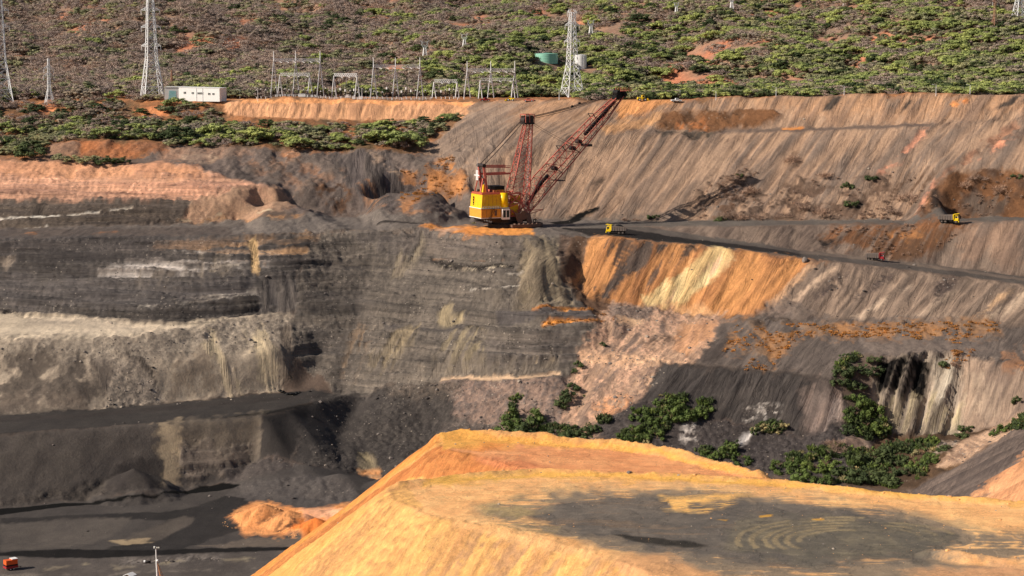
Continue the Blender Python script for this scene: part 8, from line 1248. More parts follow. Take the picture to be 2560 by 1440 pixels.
def loader(label, key, rz, sc):
    T = thing('wheel_loader', label, 'loader', on_ground(key, .0), rz, 'vehicles parked on the plateau', sc)
    a = MB(); a.prism([(-3,.9),(.2,.9),(.2,2.0),(-2.8,2.1)], -1, 1); a.build('engine_cover', M['truck_yellow'], T)
    c = MB(); c.prism([(-.4,1.5),(1.0,1.5),(.9,3.3),(-.3,3.3)], -.8, .8); co = c.build('cab', M['truck_yellow'], T)
    for s in (-1, 1): g = MB(); g.box(-.2, .8, s*.81-.02, s*.81+.02, 2.1, 3.1); g.build('side_window', M['glass'], co)
    d_ = MB(); d_.bar((1,-.5,1.6), (3,-.5,.8), .3); d_.bar((1,.5,1.6), (3,.5,.8), .3); d_.build('lift_arm', M['truck_yellow'], T)
    e = MB(); e.prism([(2.8,.2),(4.3,.1),(4.4,.25),(3.3,.5),(3.1,1.5),(2.8,1.5)], -1.4, 1.4); e.build('bucket', M['truck_yellow'], T)
    for ax_ in (-1.8, 1.4):
        for s in (-1, 1): wheel(T, ax_, s*1.25, .8, .5, s)
loader('yellow wheel loader on the spoil crest right of the boom tip', 'loader', R(8), 1.0)
loader('small yellow wheel loader on the plateau edge below the right gantry', 'yellow_van', R(170), .8)
def generator():
    T = thing('generator_trailer', 'orange trailer-mounted generator standing on the dark pit floor', 'generator', on_ground('generator', 0), R(38))
    a = MB(); a.box(-2.2, 2.2, -1.3, 1.3, .7, 1.5); a.build('base_frame', M['red_paint'], T)
    s_ = MB(); s_.box(-2.15, 2.15, -1.25, 1.25, 1.5, 2.0); s_.build('dark_band', M['black_steel'], T)
    b_ = MB(); b_.prism([(-2.1,2.0),(2.1,2.0),(2.1,3.7),(.3,3.75),(0,3.55),(-2.1,3.6)], -1.2, 1.2); b_.build('canopy', M['orange_paint'], T)
    c = MB(); c.box(.1, 2.2, -1.25, 1.25, 3.76, 3.9); c.build('roof', M['white_paint'], T)
    for k in range(4): l = MB(); l.box(2.1, 2.13, -1, 1, 2.2+.36*k, 2.45+.36*k); l.build('louvre', M['black_steel'], T)
    d_ = MB(); d_.bar((2.2,0,.8), (4.0,0,.5), .16); d_.cyl((3.6,0,.5), (3.6,0,.1), .08, .08, 6); d_.build('tow_bar', M['dark_steel'], T)
    for ax_ in (-.6, .6):
        for s in (-1, 1): wheel(T, ax_, s*1.2, .42, .3, s)
generator()
def light_mast():
    x, y, _ = AT['mast']; z = ground_z(x, y)
    T = thing('lighting_mast', 'white telescopic lighting mast with orange braces on the pit floor', 'light mast', (x, y, z), R(0))
    a = MB(); a.cyl((-.3,0,0), (-.5,0,7.4), .32, .3, 10); a.cyl((-.5,0,7.4), (-.62,0,11.2), .22, .18, 10); a.build('mast', M['white_paint'], T)
    b_ = MB()
    for dx, dy in ((2.0,.8),(1.4,-1.0),(.5,1.2)): b_.bar((dx,dy,0), (-.35,0,6.8), .16)
    for h in (1.5, 3, 4.5): b_.bar((2.0-h*.31,.8-h*.11,h), (-.35,0,h*.9), .1)
    b_.build('brace', M['rail_timber'], T)
    c = MB(); c.bar((-1.2,0,11.2), (.5,0,11.5), .14); c.build('lamp_bar', M['black_steel'], T)
    for k, m_ in ((-1.1,'white_paint'),(-.2,'black_steel'),(.4,'black_steel')): l = MB(); l.box(k-.28, k+.28, -.3, .25, 11.3, 11.95); lo = l.build('floodlight', M[m_], T); g = MB(); g.box(k-.22, k+.22, -.33, -.3, 11.38, 11.88); g.build('lens', M['lens'], lo)
    d_ = MB(); d_.box(-1.6, 2.4, -1.2, 1.2, .1, 1.0); d_.build('trailer', M['orange_paint'], T)
    e = MB(); e.cyl((-.2,-.3,6.9), (.1,-.3,7.4), .4, .3, 8); e.build('winch', M['white_paint'], T)
    for s in (-1, 1): wheel(T, .4, s*1.3, .4, .3, s)
light_mast()
def shed():
    x, y, _ = AT['shed']; z = ground_z(x, y)
    T = thing('guard_shed', 'tiny brown shed with white gable roof at the bottom edge', 'shed', (x, y, z), R(-25))
    a = MB(); a.prism([(-1.1,0),(1.1,0),(1.1,3.3),(0,3.9),(-1.1,3.3)], -1.1, 1.1); a.build('wall', M['brown_wall'], T)
    for s in (-1, 1): r_ = MB(); r_.quadbox([(0,-1.6,4.0),(s*1.7,-1.6,3.3),(s*1.7,1.6,3.3),(0,1.6,4.0),(0,-1.6,4.15),(s*1.7,-1.6,3.45),(s*1.7,1.6,3.45),(0,1.6,4.15)]); r_.build('roof_panel', M['white_paint'], T)
    d_ = MB(); d_.box(-.45, .45, -1.14, -1.1, 0, 2.1); d_.build('door', M['dark_steel'], T)
shed()
def pump():
    x, y, _ = AT['box']; z = ground_z(x, y)
    T = thing('pump_skid', 'small white-ended black pump lying on the pit floor', 'pump', (x, y, z), R(-5))
    a = MB(); a.cyl((-.3,0,.6), (1.5,0,.55), .4, .36, 12); a.build('barrel', M['black_steel'], T, True)
    b_ = MB(); b_.cyl((-.9,0,.62), (-.3,0,.62), .5, .5, 12); b_.build('motor', M['white_paint'], T)
    c = MB(); c.box(-.9, 1.5, -.5, .5, 0, .2); c.bar((1.4,0,.6), (1.7,0,1.5), .2); c.build('skid', M['dark_steel'], T)
pump()
def bird():
    # soaring over the pit between the viewer and the ramp
    d_ = Vector((-0.1104, 0.98674, -0.16787))
    p = Vector((0,0,184))+d_*300
    B = thing('kite_bird', 'dark bird soaring with spread wings over the pit ramp', 'bird', p, R(35))
    a = MB(); a.cyl((-.3,0,0), (.1,0,.02), .03, .09, 8); a.cyl((.1,0,.02), (.28,0,.03), .09, .03, 8); a.build('body', M['bird'], B, True)
    for s in (-1, 1):
        w = MB(); w.quadbox([(-.1,s*.05,.03),(.14,s*.05,.03),(.1,s*.45,.22),(-.12,s*.42,.2),(-.1,s*.05,.06),(.14,s*.05,.06),(.1,s*.45,.24),(-.12,s*.42,.22)]); w.quadbox([(-.12,s*.42,.2),(.1,s*.45,.22),(-.06,s*.8,.34),(-.16,s*.78,.33),(-.12,s*.42,.22),(.1,s*.45,.24),(-.06,s*.8,.35),(-.16,s*.78,.34)]); w.build('wing', M['bird'], B)
    t = MB(); t.quadbox([(-.3,-.03,0),(-.3,.03,0),(-.58,.12,0),(-.58,-.12,0),(-.3,-.03,.02),(-.3,.03,.02),(-.58,.12,.015),(-.58,-.12,.015)]); t.build('tail', M['bird'], B)
    B.rotation_euler = (R(38), R(-10), R(20))
bird()
# ------------------------------------------------------------------ vegetation
def leaf_mat(name, rgb, var=0.35, trans=0.25):
    m, nt, b = new_mat(name)
    oi = nd(nt, 'ShaderNodeObjectInfo'); geo = nd(nt, 'ShaderNodeNewGeometry')
    n = nd(nt, 'ShaderNodeTexNoise', Scale=0.55, Detail=3.0); nt.links.new(geo.outputs['Position'], n.inputs['Vector'])
    c = mixc(nt, 'MULTIPLY', 1.0, (*lin(rgb), 1), ramp(nt, oi.outputs['Random'], [(0.0, (1-var, 1-var*.9, 1-var*.8)), (0.5, (1,1,1)), (1.0, (1+var*1.1, 1+var*.8, 1+var*.4))]))
    c = mixc(nt, 'MULTIPLY', 1.0, c, ramp(nt, n.outputs['Fac'], [(0.3, (.65,.65,.65)), (.7, (1.35,1.3,1.2))]))
    nt.links.new(c, b.inputs['Base Color']); b.inputs['Roughness'].default_value = 0.75; b.inputs['Specular IOR Level'].default_value = 0.15
    return m
LM = {k: leaf_mat(k, *a) for k, a in dict(
    bright_leaves=((146,156,92), .25), dark_leaves=((74,86,54), .3), olive_leaves=((140,140,104), .25), grey_leaves=((150,138,120), .2), brown_twigs=((168,150,138), .2), rust_twigs=((162,136,118), .2),
    pale_bark=((178,164,148), .15), bark=((108,90,76), .2), dry_grass=((176,122,66), .3), reed_leaves=((92,108,56), .35), pale_scrub=((150,140,100), .2)).items()}
def _ico():
    b = bmesh.new(); bmesh.ops.create_icosphere(b, subdivisions=2, radius=1.0); b.verts.ensure_lookup_table()
    r = ([tuple(v.co) for v in b.verts], [tuple(v.index for v in f.verts) for f in b.faces]); b.free(); return r
ICO = _ico()
def crown(name, rx, rz, clumps, per, leaf, mat, seed, flat=0.5, twig=False, drop=0.0, solid=True, thick=.39):
    """a crown of leaf-sized faces gathered in clumps, with gaps between the clumps"""
    rs = np.random.RandomState(seed); V = []; F = []
    for c in range(clumps):
        a = rs.uniform(0, 2*math.pi); rr = math.sqrt(rs.uniform(0.02, 1.0))
        cz = (1-rr*rr*0.85)**.5*rs.uniform(flat, 1.0)-drop*rs.rand()
        cc = np.array([rx*rr*math.cos(a), rx*rr*math.sin(a), rz*cz])
        cr = rx*rs.uniform(.22, .42); czr = cr*rs.uniform(thick*.75, thick*1.25)
        if not twig and solid:   # leafy core of the clump
            i = len(V)
            for (vx, vy, vz) in ICO[0]:
                j_ = rs.uniform(.45, .72); V.append((cc[0]+vx*cr*j_, cc[1]+vy*cr*j_, cc[2]+vz*czr*j_))
            F += [(i+a_, i+b_, i+c_) for a_, b_, c_ in ICO[1]]
        for k in range(per):
            d = rs.normal(size=3); d /= np.linalg.norm(d); q = rs.rand()**.45
            p = cc+d*np.array([cr, cr, czr])*q
            if twig:
                e = d*np.array([1,1,.9])+np.array([0,0,.55])+rs.normal(size=3)*.35; e /= np.linalg.norm(e); u = np.cross(e, rs.normal(size=3)); u /= np.linalg.norm(u)
                L = leaf*rs.uniform(1.2, 3.2); w = leaf*.09
                i = len(V); V += [tuple(p-u*w), tuple(p+u*w), tuple(p+e*L)]; F.append((i, i+1, i+2))
            else:
                n = d*.55+np.array([0,0,1.1-.9*thick])+rs.normal(size=3)*.35; n /= np.linalg.norm(n); u = np.cross(n, rs.normal(size=3)); u /= np.linalg.norm(u); w = np.cross(n, u)
                s = leaf*rs.uniform(.6, 1.25); t = s*rs.uniform(.45, .9)
                i = len(V); V += [tuple(p-u*s*.5), tuple(p+w*t*.5), tuple(p+u*s*.5), tuple(p-w*t*.5)]; F.append((i, i+1, i+2, i+3))
    me = bpy.data.meshes.new(name); me.from_pydata(V, [], F); me.materials.append(mat); me.update(); return me
def reed(name, r, h, n, mat, seed):
    rs = np.random.RandomState(seed); V = []; F = []
    for k in range(n):
        a = rs.uniform(0, 2*math.pi); q = r*math.sqrt(rs.rand()); x, y = q*math.cos(a), q*math.sin(a)
        hh = h*rs.uniform(.5, 1.0)*(1-.45*(q/r)**2); e = np.array([rs.normal()*.25+.25*x/r, rs.normal()*.25+.25*y/r, 1.0])*hh
        w = rs.uniform(.10, .22); b = rs.uniform(0, math.pi); u = np.array([math.cos(b), math.sin(b), 0])*w
        p = np.array([x, y, 0.0]); m = p+e*.6; t = p+e+np.array([rs.normal()*.3, rs.normal()*.3, -.12*hh])
        i = len(V); V += [tuple(p-u*.6), tuple(p+u*.6), tuple(m+u), tuple(m-u), tuple(t)]; F += [(i, i+1, i+2, i+3), (i+3, i+2, i+4)]
    me = bpy.data.meshes.new(name); me.from_pydata(V, [], F); me.materials.append(mat); me.update(); return me
def trunk(name, h, r, spread, limbs, mat, seed, top=1.0):
    rs = random.Random(seed); b = MB(); fork = h*rs.uniform(.35, .5)
    lean = Vector((rs.uniform(-.3,.3), rs.uniform(-.3,.3), fork)); b.cyl((0,0,-.8), lean, r, r*.75, 7)
    for k in range(limbs):
        a = 2*math.pi*(k+rs.uniform(-.3,.3))/limbs; sp = spread*rs.uniform(.5, 1)
        mid = lean+Vector((math.cos(a)*sp*.45, math.sin(a)*sp*.45, (h-fork)*.5)); end = Vector((math.cos(a)*sp, math.sin(a)*sp, h*rs.uniform(.85, 1.1)*top))
        b.cyl(lean, mid, r*.5, r*.34, 5); b.cyl(mid, end, r*.34, r*.12, 5)
        b.cyl(mid, mid+Vector((math.cos(a+.9)*sp*.4, math.sin(a+.9)*sp*.4, (h-fork)*.4)), r*.25, r*.1, 4)
    me = bpy.data.meshes.new(name); me.from_pydata(b.v, [], b.f); me.materials.append(mat); me.update(); return me
# kinds: (crown variants, trunk variants, description)
KIND = {}
def kind(key, cr, tr): KIND[key] = (cr, tr)
kind('green', [crown('umbrella_crown', 7.2, 5.0, 18, 80, .8, LM['bright_leaves'], 1+k, .72) for k in range(3)], [trunk('trunk', 4.2, .22, 3.2, 4, LM['bark'], 1+k) for k in range(2)])
kind('dark', [crown('dense_crown', 5.8, 5.6, 20, 80, .75, LM['dark_leaves'], 11+k, .25) for k in range(3)], [trunk('trunk', 3.6, .2, 2.4, 4, LM['bark'], 5+k) for k in range(2)])
kind('olive', [crown('open_crown', 6.6, 4.8, 16, 76, .75, LM['olive_leaves'], 21+k, .55) for k in range(3)], [trunk('trunk', 4.0, .2, 2.8, 4, LM['bark'], 9+k) for k in range(2)])
kind('grey', [crown('thin_crown', 6.0, 4.8, 15, 64, .65, LM['grey_leaves'], 31+k, .5) for k in range(2)], [trunk('trunk', 4.2, .18, 3.0, 5, LM['pale_bark'], 13)])
kind('bare', [crown('leafless_crown', 6.4, 5.0, 18, 80, .55, LM['brown_twigs'], 41+k, .25, False, 0, False) for k in range(3)], [trunk('trunk', 4.0, .2, 3.0, 5, LM['bark'], 15+k) for k in range(2)])
kind('rust', [crown('leafless_crown', 5.8, 4.4, 16, 76, .55, LM['rust_twigs'], 51+k, .25, False, 0, False) for k in range(2)], [trunk('trunk', 3.4, .18, 2.6, 4, LM['bark'], 17)])
kind('dead', [crown('twig_crown', 3.2, 5.4, 7, 10, .9, LM['pale_bark'], 61, .5, True)], [trunk('trunk', 5.6, .26, 2.8, 5, LM['pale_bark'], 19+k) for k in range(2)])
kind('bush', [crown('bush_foliage', 1.0, 1.15, 18, 90, .13, LM['reed_leaves'], 71+k, .05, False, .25, True, .9) for k in range(3)], [trunk('stem', .7, .05, .6, 5, LM['bark'], 23)])
kind('darkbush', [crown('bush_foliage', 1.0, 1.25, 18, 90, .13, LM['dark_leaves'], 81+k, .05, False, .25, True, .9) for k in range(3)], [trunk('stem', .7, .05, .6, 5, LM['bark'], 25)])
kind('scrub', [crown('bush_foliage', 1.0, .9, 14, 70, .14, LM['pale_scrub'], 91+k, .05, False, .25, True, .9) for k in range(2)], [trunk('stem', .6, .05, .6, 5, LM['bark'], 27)])
kind('brownbush', [crown('bush_foliage', 1.0, .9, 13, 40, .26, LM['rust_twigs'], 101+k, .05, True, .2) for k in range(3)], [trunk('stem', .6, .05, .6, 5, LM['bark'], 29)])
DESC = dict(green='bright green flat-topped tree', dark='dark green dense tree', olive='olive-green open tree', grey='grey-green thin tree', bare='leafless brown tree', rust='leafless reddish tree', dead='pale dead tree',
            bush='leafy green bush', darkbush='dark green bush', scrub='pale grey-green shrub', brownbush='dry brown shrub')
NAME = dict(green='umbrella_tree', dark='evergreen_tree', olive='acacia_tree', grey='thorn_tree', bare='leafless_tree', rust='leafless_tree', dead='dead_tree', bush='green_bush', darkbush='green_bush', scrub='pale_shrub', brownbush='dry_shrub')
vr = random.Random(5)
def plant(k, x, y, s, dz=0.0, zs=1.0):
    cr, tr = KIND[k]
    o = bpy.data.objects.new(NAME[k], None); C.objects.link(o); o.location = (x, y, ground_z(x, y)-.15*s+dz); o.rotation_euler = (0, 0, vr.uniform(0, 6.28)); o.scale = (s, s, s*zs); o.empty_display_size = .3
    c = bpy.data.objects.new('crown' if 'bush' not in k and k != 'scrub' else 'foliage', vr.choice(cr)); C.objects.link(c); c.parent = o
    t = bpy.data.objects.new('trunk' if 'bush' not in k and k != 'scrub' else 'stem', vr.choice(tr)); C.objects.link(t); t.parent = o
    return o
LAND = [('white control building', -203, 1223), ('tall left pylon', -223, 1247), ('leftmost tall gantry', -132, 1229), ('middle tall gantry', -72, 1229), ('rightmost tall gantry', -13, 1238), ('tall middle pylon', 37, 1254), ('green tank', 25, 1477), ('white tank', 50, 1458),
        ('boom tip', 58, 1036), ('dark spill on the spoil crest', 172, 1098), ('slim grey lattice mast', -284, 1232), ('rusty hillside mast', 386, 1614), ('orange bank', -110, 1190), ('peach sandstone slope', -190, 1065), ('grey rubble ridge', -80, 1098)]
PLAND = [('fluted white cliff', 178, 855), ('dark grey cliff', 110, 850), ('pink rubble slope', 45, 890), ('orange shrub band', 150, 897), ('dragline', -4, 1008), ('red haul truck', 177, 960), ('upper haul road', 110, 1000), ('brown cut bank', 230, 1010), ('right corner spoil slope', 190, 795), ('crest of the spoil face', 120, 1110)]
def label_all(items, lands, tail):
    """items: (object, kind). Say which one by its nearest landmark, side and rank."""
    byk = {}
    for o, k in items:
        x, y = o.location.x, o.location.y; b = x/y*1000
        best = min(lands, key=lambda l: abs(l[1]/l[2]*1000-b)+abs(y-l[2])*.12)
        db = b-best[1]/best[2]*1000; dy = y-best[2]
        rel = ('left of' if db < 0 else 'right of') if abs(db) > abs(dy)*.10 else ('beyond' if dy > 0 else 'in front of')
        byk.setdefault((DESC[k], rel, best[0]), []).append((abs(db)+abs(dy)*.12, o))
    for (d, rel, ld), L in byk.items():
        L.sort(key=lambda t: t[0])
        for n, (_, o) in enumerate(L):
            r = '' if len(L) == 1 else ('nearest ' if n == 0 else ordn(n)+' nearest ')
            o['label'] = '%s%s %s the %s%s' % (r, d, rel, ld, tail); o['category'] = 'bush' if ('bush' in d or 'shrub' in d) else 'tree'
# --- bushes of the pit and of the spoil face
items = []; P2K = {0: 'bush', 1: 'darkbush', 2: 'scrub', 4: 'brownbush'}
for (x, y, r, k) in AT['pit_bushes']:
    o = plant(P2K[k], x, y, r*.8, 0, vr.uniform(.75, 1.05)); o['group'] = 'bushes growing in the pit'; items.append((o, P2K[k]))
for (x, y, r, k) in AT['face_bushes']:
    if r < 1: continue
    o = plant(P2K[k], x, y, r*.75, 0, vr.uniform(.7, 1.0)); o['group'] = 'bushes on the spoil face'; items.append((o, P2K[k]))
label_all(items, PLAND, '')
# --- the wood: every tree place, nearest and largest become trees of their own
spots = []
nr = np.random.RandomState(17)
def blocked(x, y):
    b = x/y*5000+1280
    if y < 1245 and 600 < b < 1330 and y > 1160: return True       # switchyard and its bank
    if 400 < b < 560 and 1212 < y < 1246: return True               # control building
    if abs(x+223) < 8 and abs(y-1247) < 8: return True
    if abs(x-37) < 7 and abs(y-1254) < 7: return True
    if abs(x-AT['tank_green'][0]) < 13 and -45 < y-AT['tank_green'][1] < 22 or abs(x-AT['tank_white'][0]) < 9 and -40 < y-AT['tank_white'][1] < 14: return True
    return False
def pick_kind(x, y):
    b = x/y; g = float(fbm(np.array(x/75.0), np.array(y/95.0), 611, 3)); g2 = float(fbm(np.array(x/30.0+5), np.array(y/40.0), 621, 2))
    green = np.interp(b, [-.25, -.08, .02, .25], [.24, .34, .62, .66])*np.interp(y, [1262, 1400, 1650, 2000], [1.35, 1.15, .95, .7])
    v = nr.rand()*.55+(1-g)*.45+(g2-.5)*.25
    if v < green*.86:
        return nr.choice(['green', 'olive', 'dark', 'green', 'olive', 'grey'] if b > -.06 else ['olive', 'olive', 'green', 'grey', 'dark'])
    return nr.choice(['bare', 'bare', 'grey', 'rust', 'bare', 'bare', 'olive'] if nr.rand() > .045 else ['dead'])
y = 1252.0
while y < 2350:
    step = np.interp(y, [1250, 1500, 2300], [6.2, 7.2, 10.5])
    half = .268*y+25; x = -half
    while x < half:
        px_, py_ = x+nr.uniform(-.5, .5)*step, y+nr.uniform(-.5, .5)*step
        gap = float(fbm(np.array(px_/28.0), np.array(py_/45.0), 291, 4))
        if not blocked(px_, py_) and nr.rand() > (0.05 if gap < .62 else .72) and (py_ > 1262 or px_ > -20 or px_ < -150): spots.append((px_, py_, nr.uniform(.7, 1.5), pick_kind(px_, py_), 0))
        x += step
    y += step*1.05
# plateau strip behind the spoil crest and the bush belt on the left
for _ in range(900):
    px_ = nr.uniform(40, 330); yc = np.interp(px_, [40, 120, 180, 290, 330], [1140, 1126, 1108, 1078, 1066]); py_ = nr.uniform(yc+16, 1262)
    if nr.rand() < .8 and not blocked(px_, py_): spots.append((px_, py_, nr.uniform(.6, 1.05), nr.choice(['green', 'olive', 'dark', 'dark', 'bare']), 1))
for _ in range(1100):
    py_ = nr.uniform(1104, 1236); px_ = nr.uniform(-.266*py_-15, -20)
    b = px_/py_*5000+1280
    if blocked(px_, py_): continue
    if py_ > 1166 and b > 545: continue
    if b > 1055+(py_-1104)*2.0: continue
    if 320 < b < 445 and 1185 < py_ < 1228 and nr.rand() < .8: continue
    if 40 < b < 150 and 1195 < py_ < 1240 and nr.rand() < .75: continue
    if b < 430 and py_ < 1112: continue
    front = py_ < 1185
    k = nr.choice(['olive', 'green', 'dark', 'olive', 'bare', 'grey'] if front else ['bare', 'bare', 'olive', 'grey', 'rust', 'dark'])
    spots.append((px_, py_, nr.uniform(.5, .95), k, 2))
for (x, y, r, k) in AT['belt']: spots.append((x, y, r/5.0, {0: 'green', 1: 'dark', 2: 'olive', 3: 'grey'}[k], 3))
def shows(s): return s[2]/s[1]*(1.0 if s[4] else .9)+(9 if s[4] == 3 else 0)
spots.sort(key=shows, reverse=True)
own = [s for s in spots if abs(s[0]/s[1]) < .262][:300]; ids = set(id(s) for s in own); rest = [s for s in spots if id(s) not in ids]
items = []
for (x, y, s, k, z_) in own:
    o = plant(k, x, y, s); o['group'] = 'trees of the bush belt' if y < 1245 and x < 0 else 'trees on the plateau and hillside'; items.append((o, k))
label_all(items, LAND, '')
# --- the rest of the wood reads as one mass: points that carry a copy of a tree each
def scatter(name, label, cat, protos, pts):
    """pts: x, y, z, scale, index, rotation. One object; copies by geometry nodes"""
    col = bpy.data.collections.new(name+'_sources')
    for k, (mesh_list) in enumerate(protos):
        b = bmesh.new(); mats = []
        for me in mesh_list:
            base = len(mats); b2 = bmesh.new(); b2.from_mesh(me)
            for f in b2.faces: f.material_index = base
            tmp = bpy.data.meshes.new('tmp'); b2.to_mesh(tmp); b.from_mesh(tmp); b2.free(); bpy.data.meshes.remove(tmp); mats.append(me.materials[0])
        me = bpy.data.meshes.new('%s_%02d' % (name, k)); b.to_mesh(me); b.free()
        for m_ in mats: me.materials.append(m_)
        col.objects.link(bpy.data.objects.new('%s_source_%02d' % (name, k), me))
    pts = np.array(pts, dtype=np.float64)
    me = bpy.data.meshes.new(name); me.vertices.add(len(pts)); me.vertices.foreach_set('co', pts[:, :3].astype(np.float32).ravel())
    a = me.attributes.new('size', 'FLOAT', 'POINT'); a.data.foreach_set('value', pts[:, 3].astype(np.float32))
    a = me.attributes.new('pick', 'INT', 'POINT'); a.data.foreach_set('value', pts[:, 4].astype(np.int32))
    a = me.attributes.new('turn', 'FLOAT', 'POINT'); a.data.foreach_set('value', pts[:, 5].astype(np.float32))
    o = bpy.data.objects.new(name, me); C.objects.link(o); o['kind'] = 'stuff'; o['label'] = label; o['category'] = cat
    ng = bpy.data.node_groups.new(name+'_nodes', 'GeometryNodeTree')
    ng.interface.new_socket('Geometry', in_out='INPUT', socket_type='NodeSocketGeometry'); ng.interface.new_socket('Geometry', in_out='OUTPUT', socket_type='NodeSocketGeometry')
    gi = ng.nodes.new('NodeGroupInput'); go = ng.nodes.new('NodeGroupOutput'); ci = ng.nodes.new('GeometryNodeCollectionInfo'); ip = ng.nodes.new('GeometryNodeInstanceOnPoints')
    ci.inputs['Collection'].default_value = col; ci.inputs['Separate Children'].default_value = True; ci.inputs['Reset Children'].default_value = True
    def att(nm, tp): n = ng.nodes.new('GeometryNodeInputNamedAttribute'); n.data_type = tp; n.inputs['Name'].default_value = nm; return n.outputs['Attribute']
    cx = ng.nodes.new('ShaderNodeCombineXYZ'); ng.links.new(att('turn', 'FLOAT'), cx.inputs['Z'])
    e2r = ng.nodes.new('FunctionNodeEulerToRotation'); ng.links.new(cx.outputs[0], e2r.inputs[0])
    ip.inputs['Pick Instance'].default_value = True
    ng.links.new(gi.outputs[0], ip.inputs['Points']); ng.links.new(ci.outputs[0], ip.inputs['Instance']); ng.links.new(att('pick', 'INT'), ip.inputs['Instance Index'])
    ng.links.new(e2r.outputs[0], ip.inputs['Rotation']); ng.links.new(att('size', 'FLOAT'), ip.inputs['Scale']); ng.links.new(ip.outputs[0], go.inputs[0])
    md = o.modifiers.new('copies', 'NODES'); md.node_group = ng
    return o
protos = []; first = {}
for k in ('green', 'dark', 'olive', 'grey', 'bare', 'rust', 'dead'):
    cr, tr = KIND[k]; first[k] = (len(protos), len(cr))
    for i, c in enumerate(cr): protos.append([c, tr[i % len(tr)]])
pts = [(x, y, ground_z(x, y)-.3, s, first[k][0]+nr.randint(first[k][1]), nr.uniform(0, 6.28)) for (x, y, s, k, z_) in rest]
scatter('woodland', 'dry brown and green woodland covering the hillside', 'woodland', protos, pts)
# --- dry grass and shrub tufts
tuft = [reed('tuft', 1.0, 1.1, 26, LM['dry_grass'], 301), reed('tuft', .9, .9, 22, LM['dry_grass'], 302)]
shrub = [crown('shrublet', 1.0, 1.0, 9, 26, .3, LM['rust_twigs'], 311, .1, True, .2), crown('shrublet', 1.0, .9, 9, 24, .28, LM['dry_grass'], 312, .1, False, .2)]
def zone_points(zone, n, rs):
    P = np.array(zone[0]); out = []
    x0, y0 = P.min(0); x1, y1 = P.max(0)
    while len(out) < n:
        xs_ = rs.uniform(x0, x1, 4*n); ys_ = rs.uniform(y0, y1, 4*n); keep_ = in_poly(xs_, ys_, [tuple(p) for p in P])
        out += list(zip(xs_[keep_], ys_[keep_]))
        if not keep_.any(): break
    return out[:n]
zr = np.random.RandomState(23); pts = []
for z_ in PIT_ZONES:
    c = z_[1]
    if z_[3] == 'b' and c in ((166,120,78), (182,124,74), (172,118,66), (180,126,82), (228,152,70), (226,150,72)):
        P = np.array(z_[0]); ar = abs(np.sum(P[:, 0]*np.roll(P[:, 1], -1)-P[:, 1]*np.roll(P[:, 0], -1)))/2
        for (x, y) in zone_points(z_, int(min(900, max(30, ar*.30))), zr):
            if float(fbm(np.array(x/6.0), np.array(y/6.0), 651, 3)) > .42: pts.append((x, y, ground_z(x, y)-.1, zr.uniform(.5, 1.25), zr.choice([0, 1, 3, 3]), zr.uniform(0, 6.28)))
    if z_[3] in 'bs' and c in ((96,76,62), (84,66,54), (96,74,58), (112,78,52), (134,92,62)):
        for (x, y) in zone_points(z_, 170, zr):
            if float(fbm(np.array(x/9.0), np.array(y/6.0), 661, 3)) > .5: pts.append((x, y, ground_z(x, y)-.1, zr.uniform(.5, 1.3), 2, zr.uniform(0, 6.28)))
scatter('dry_shrubs', 'orange and brown dry shrubs and grass scattered over the pit slopes', 'dry shrubs', [[t] for t in tuft]+[[t] for t in shrub], pts)
# --- thickets of tall grass and reeds in the valley bottom
blade = [reed('reeds', 1.3, 3.0, 70, LM['reed_leaves'], 321), reed('reeds', 1.4, 2.6, 70, LM['dark_leaves'], 322), reed('reeds', 1.2, 2.2, 60, LM['pale_scrub'], 323), crown('thicket', 1.7, 2.2, 14, 50, .3, LM['dark_leaves'], 324, .05, False, .2, True, .9), crown('thicket', 1.5, 2.0, 14, 50, .28, LM['reed_leaves'], 325, .05, False, .2, True, .9)]
pts = []
for T_ in AT['thickets']:
    P = np.array(T_); ar = abs(np.sum(P[:, 0]*np.roll(P[:, 1], -1)-P[:, 1]*np.roll(P[:, 0], -1)))/2
    for (x, y) in zone_points((T_,), int(min(420, max(40, ar*.5))), zr):
        if float(fbm(np.array(x/8.0), np.array(y/8.0), 671, 3)) > .45: pts.append((x, y, ground_z(x, y)-.15, zr.uniform(.6, 1.5), zr.choice([0, 1, 1, 2, 3, 3, 4]), zr.uniform(0, 6.28)))
scatter('thicket_undergrowth', 'tall reeds and dense undergrowth filling the wet valley bottom', 'undergrowth', [[t] for t in blade], pts)
# --- stones
def rock_mesh(name, seed, mat, flat=.7):
    b = bmesh.new(); bmesh.ops.create_icosphere(b, subdivisions=1, radius=.5); rs = random.Random(seed)
    for v in b.verts: v.co = Vector((v.co.x*rs.uniform(.7,1.3), v.co.y*rs.uniform(.7,1.3), v.co.z*rs.uniform(.6,1.2)*flat))
    me = bpy.data.meshes.new(name); b.to_mesh(me); b.free(); me.materials.append(mat); return me
RM = [paint_mat('pale_stone', (164,150,132), .9, .4, (130,116,100), 1.5), paint_mat('grey_stone', (128,118,108), .9, .4, (90,82,74), 1.5), paint_mat('dark_stone', (70,64,60), .9, .4, (100,92,84), 1.5), paint_mat('ochre_stone', (236,176,112), .9, .3, (210,140,84), 1.5)]
rocks = [rock_mesh('stone', 5+k, RM[k]) for k in range(4)]
pts = []
for z_ in PIT_ZONES:
    if z_[3] == 'r':
        P = np.array(z_[0]); ar = abs(np.sum(P[:, 0]*np.roll(P[:, 1], -1)-P[:, 1]*np.roll(P[:, 0], -1)))/2
        for (x, y) in zone_points(z_, int(min(420, max(12, ar*.35))), zr):
            pts.append((x, y, ground_z(x, y)-.05, .25+zr.pareto(3.4)*.6, zr.choice([0, 1, 1, 2] if sum(z_[1]) > 300 else [1, 2, 2, 2, 1, 0]), zr.uniform(0, 6.28)))
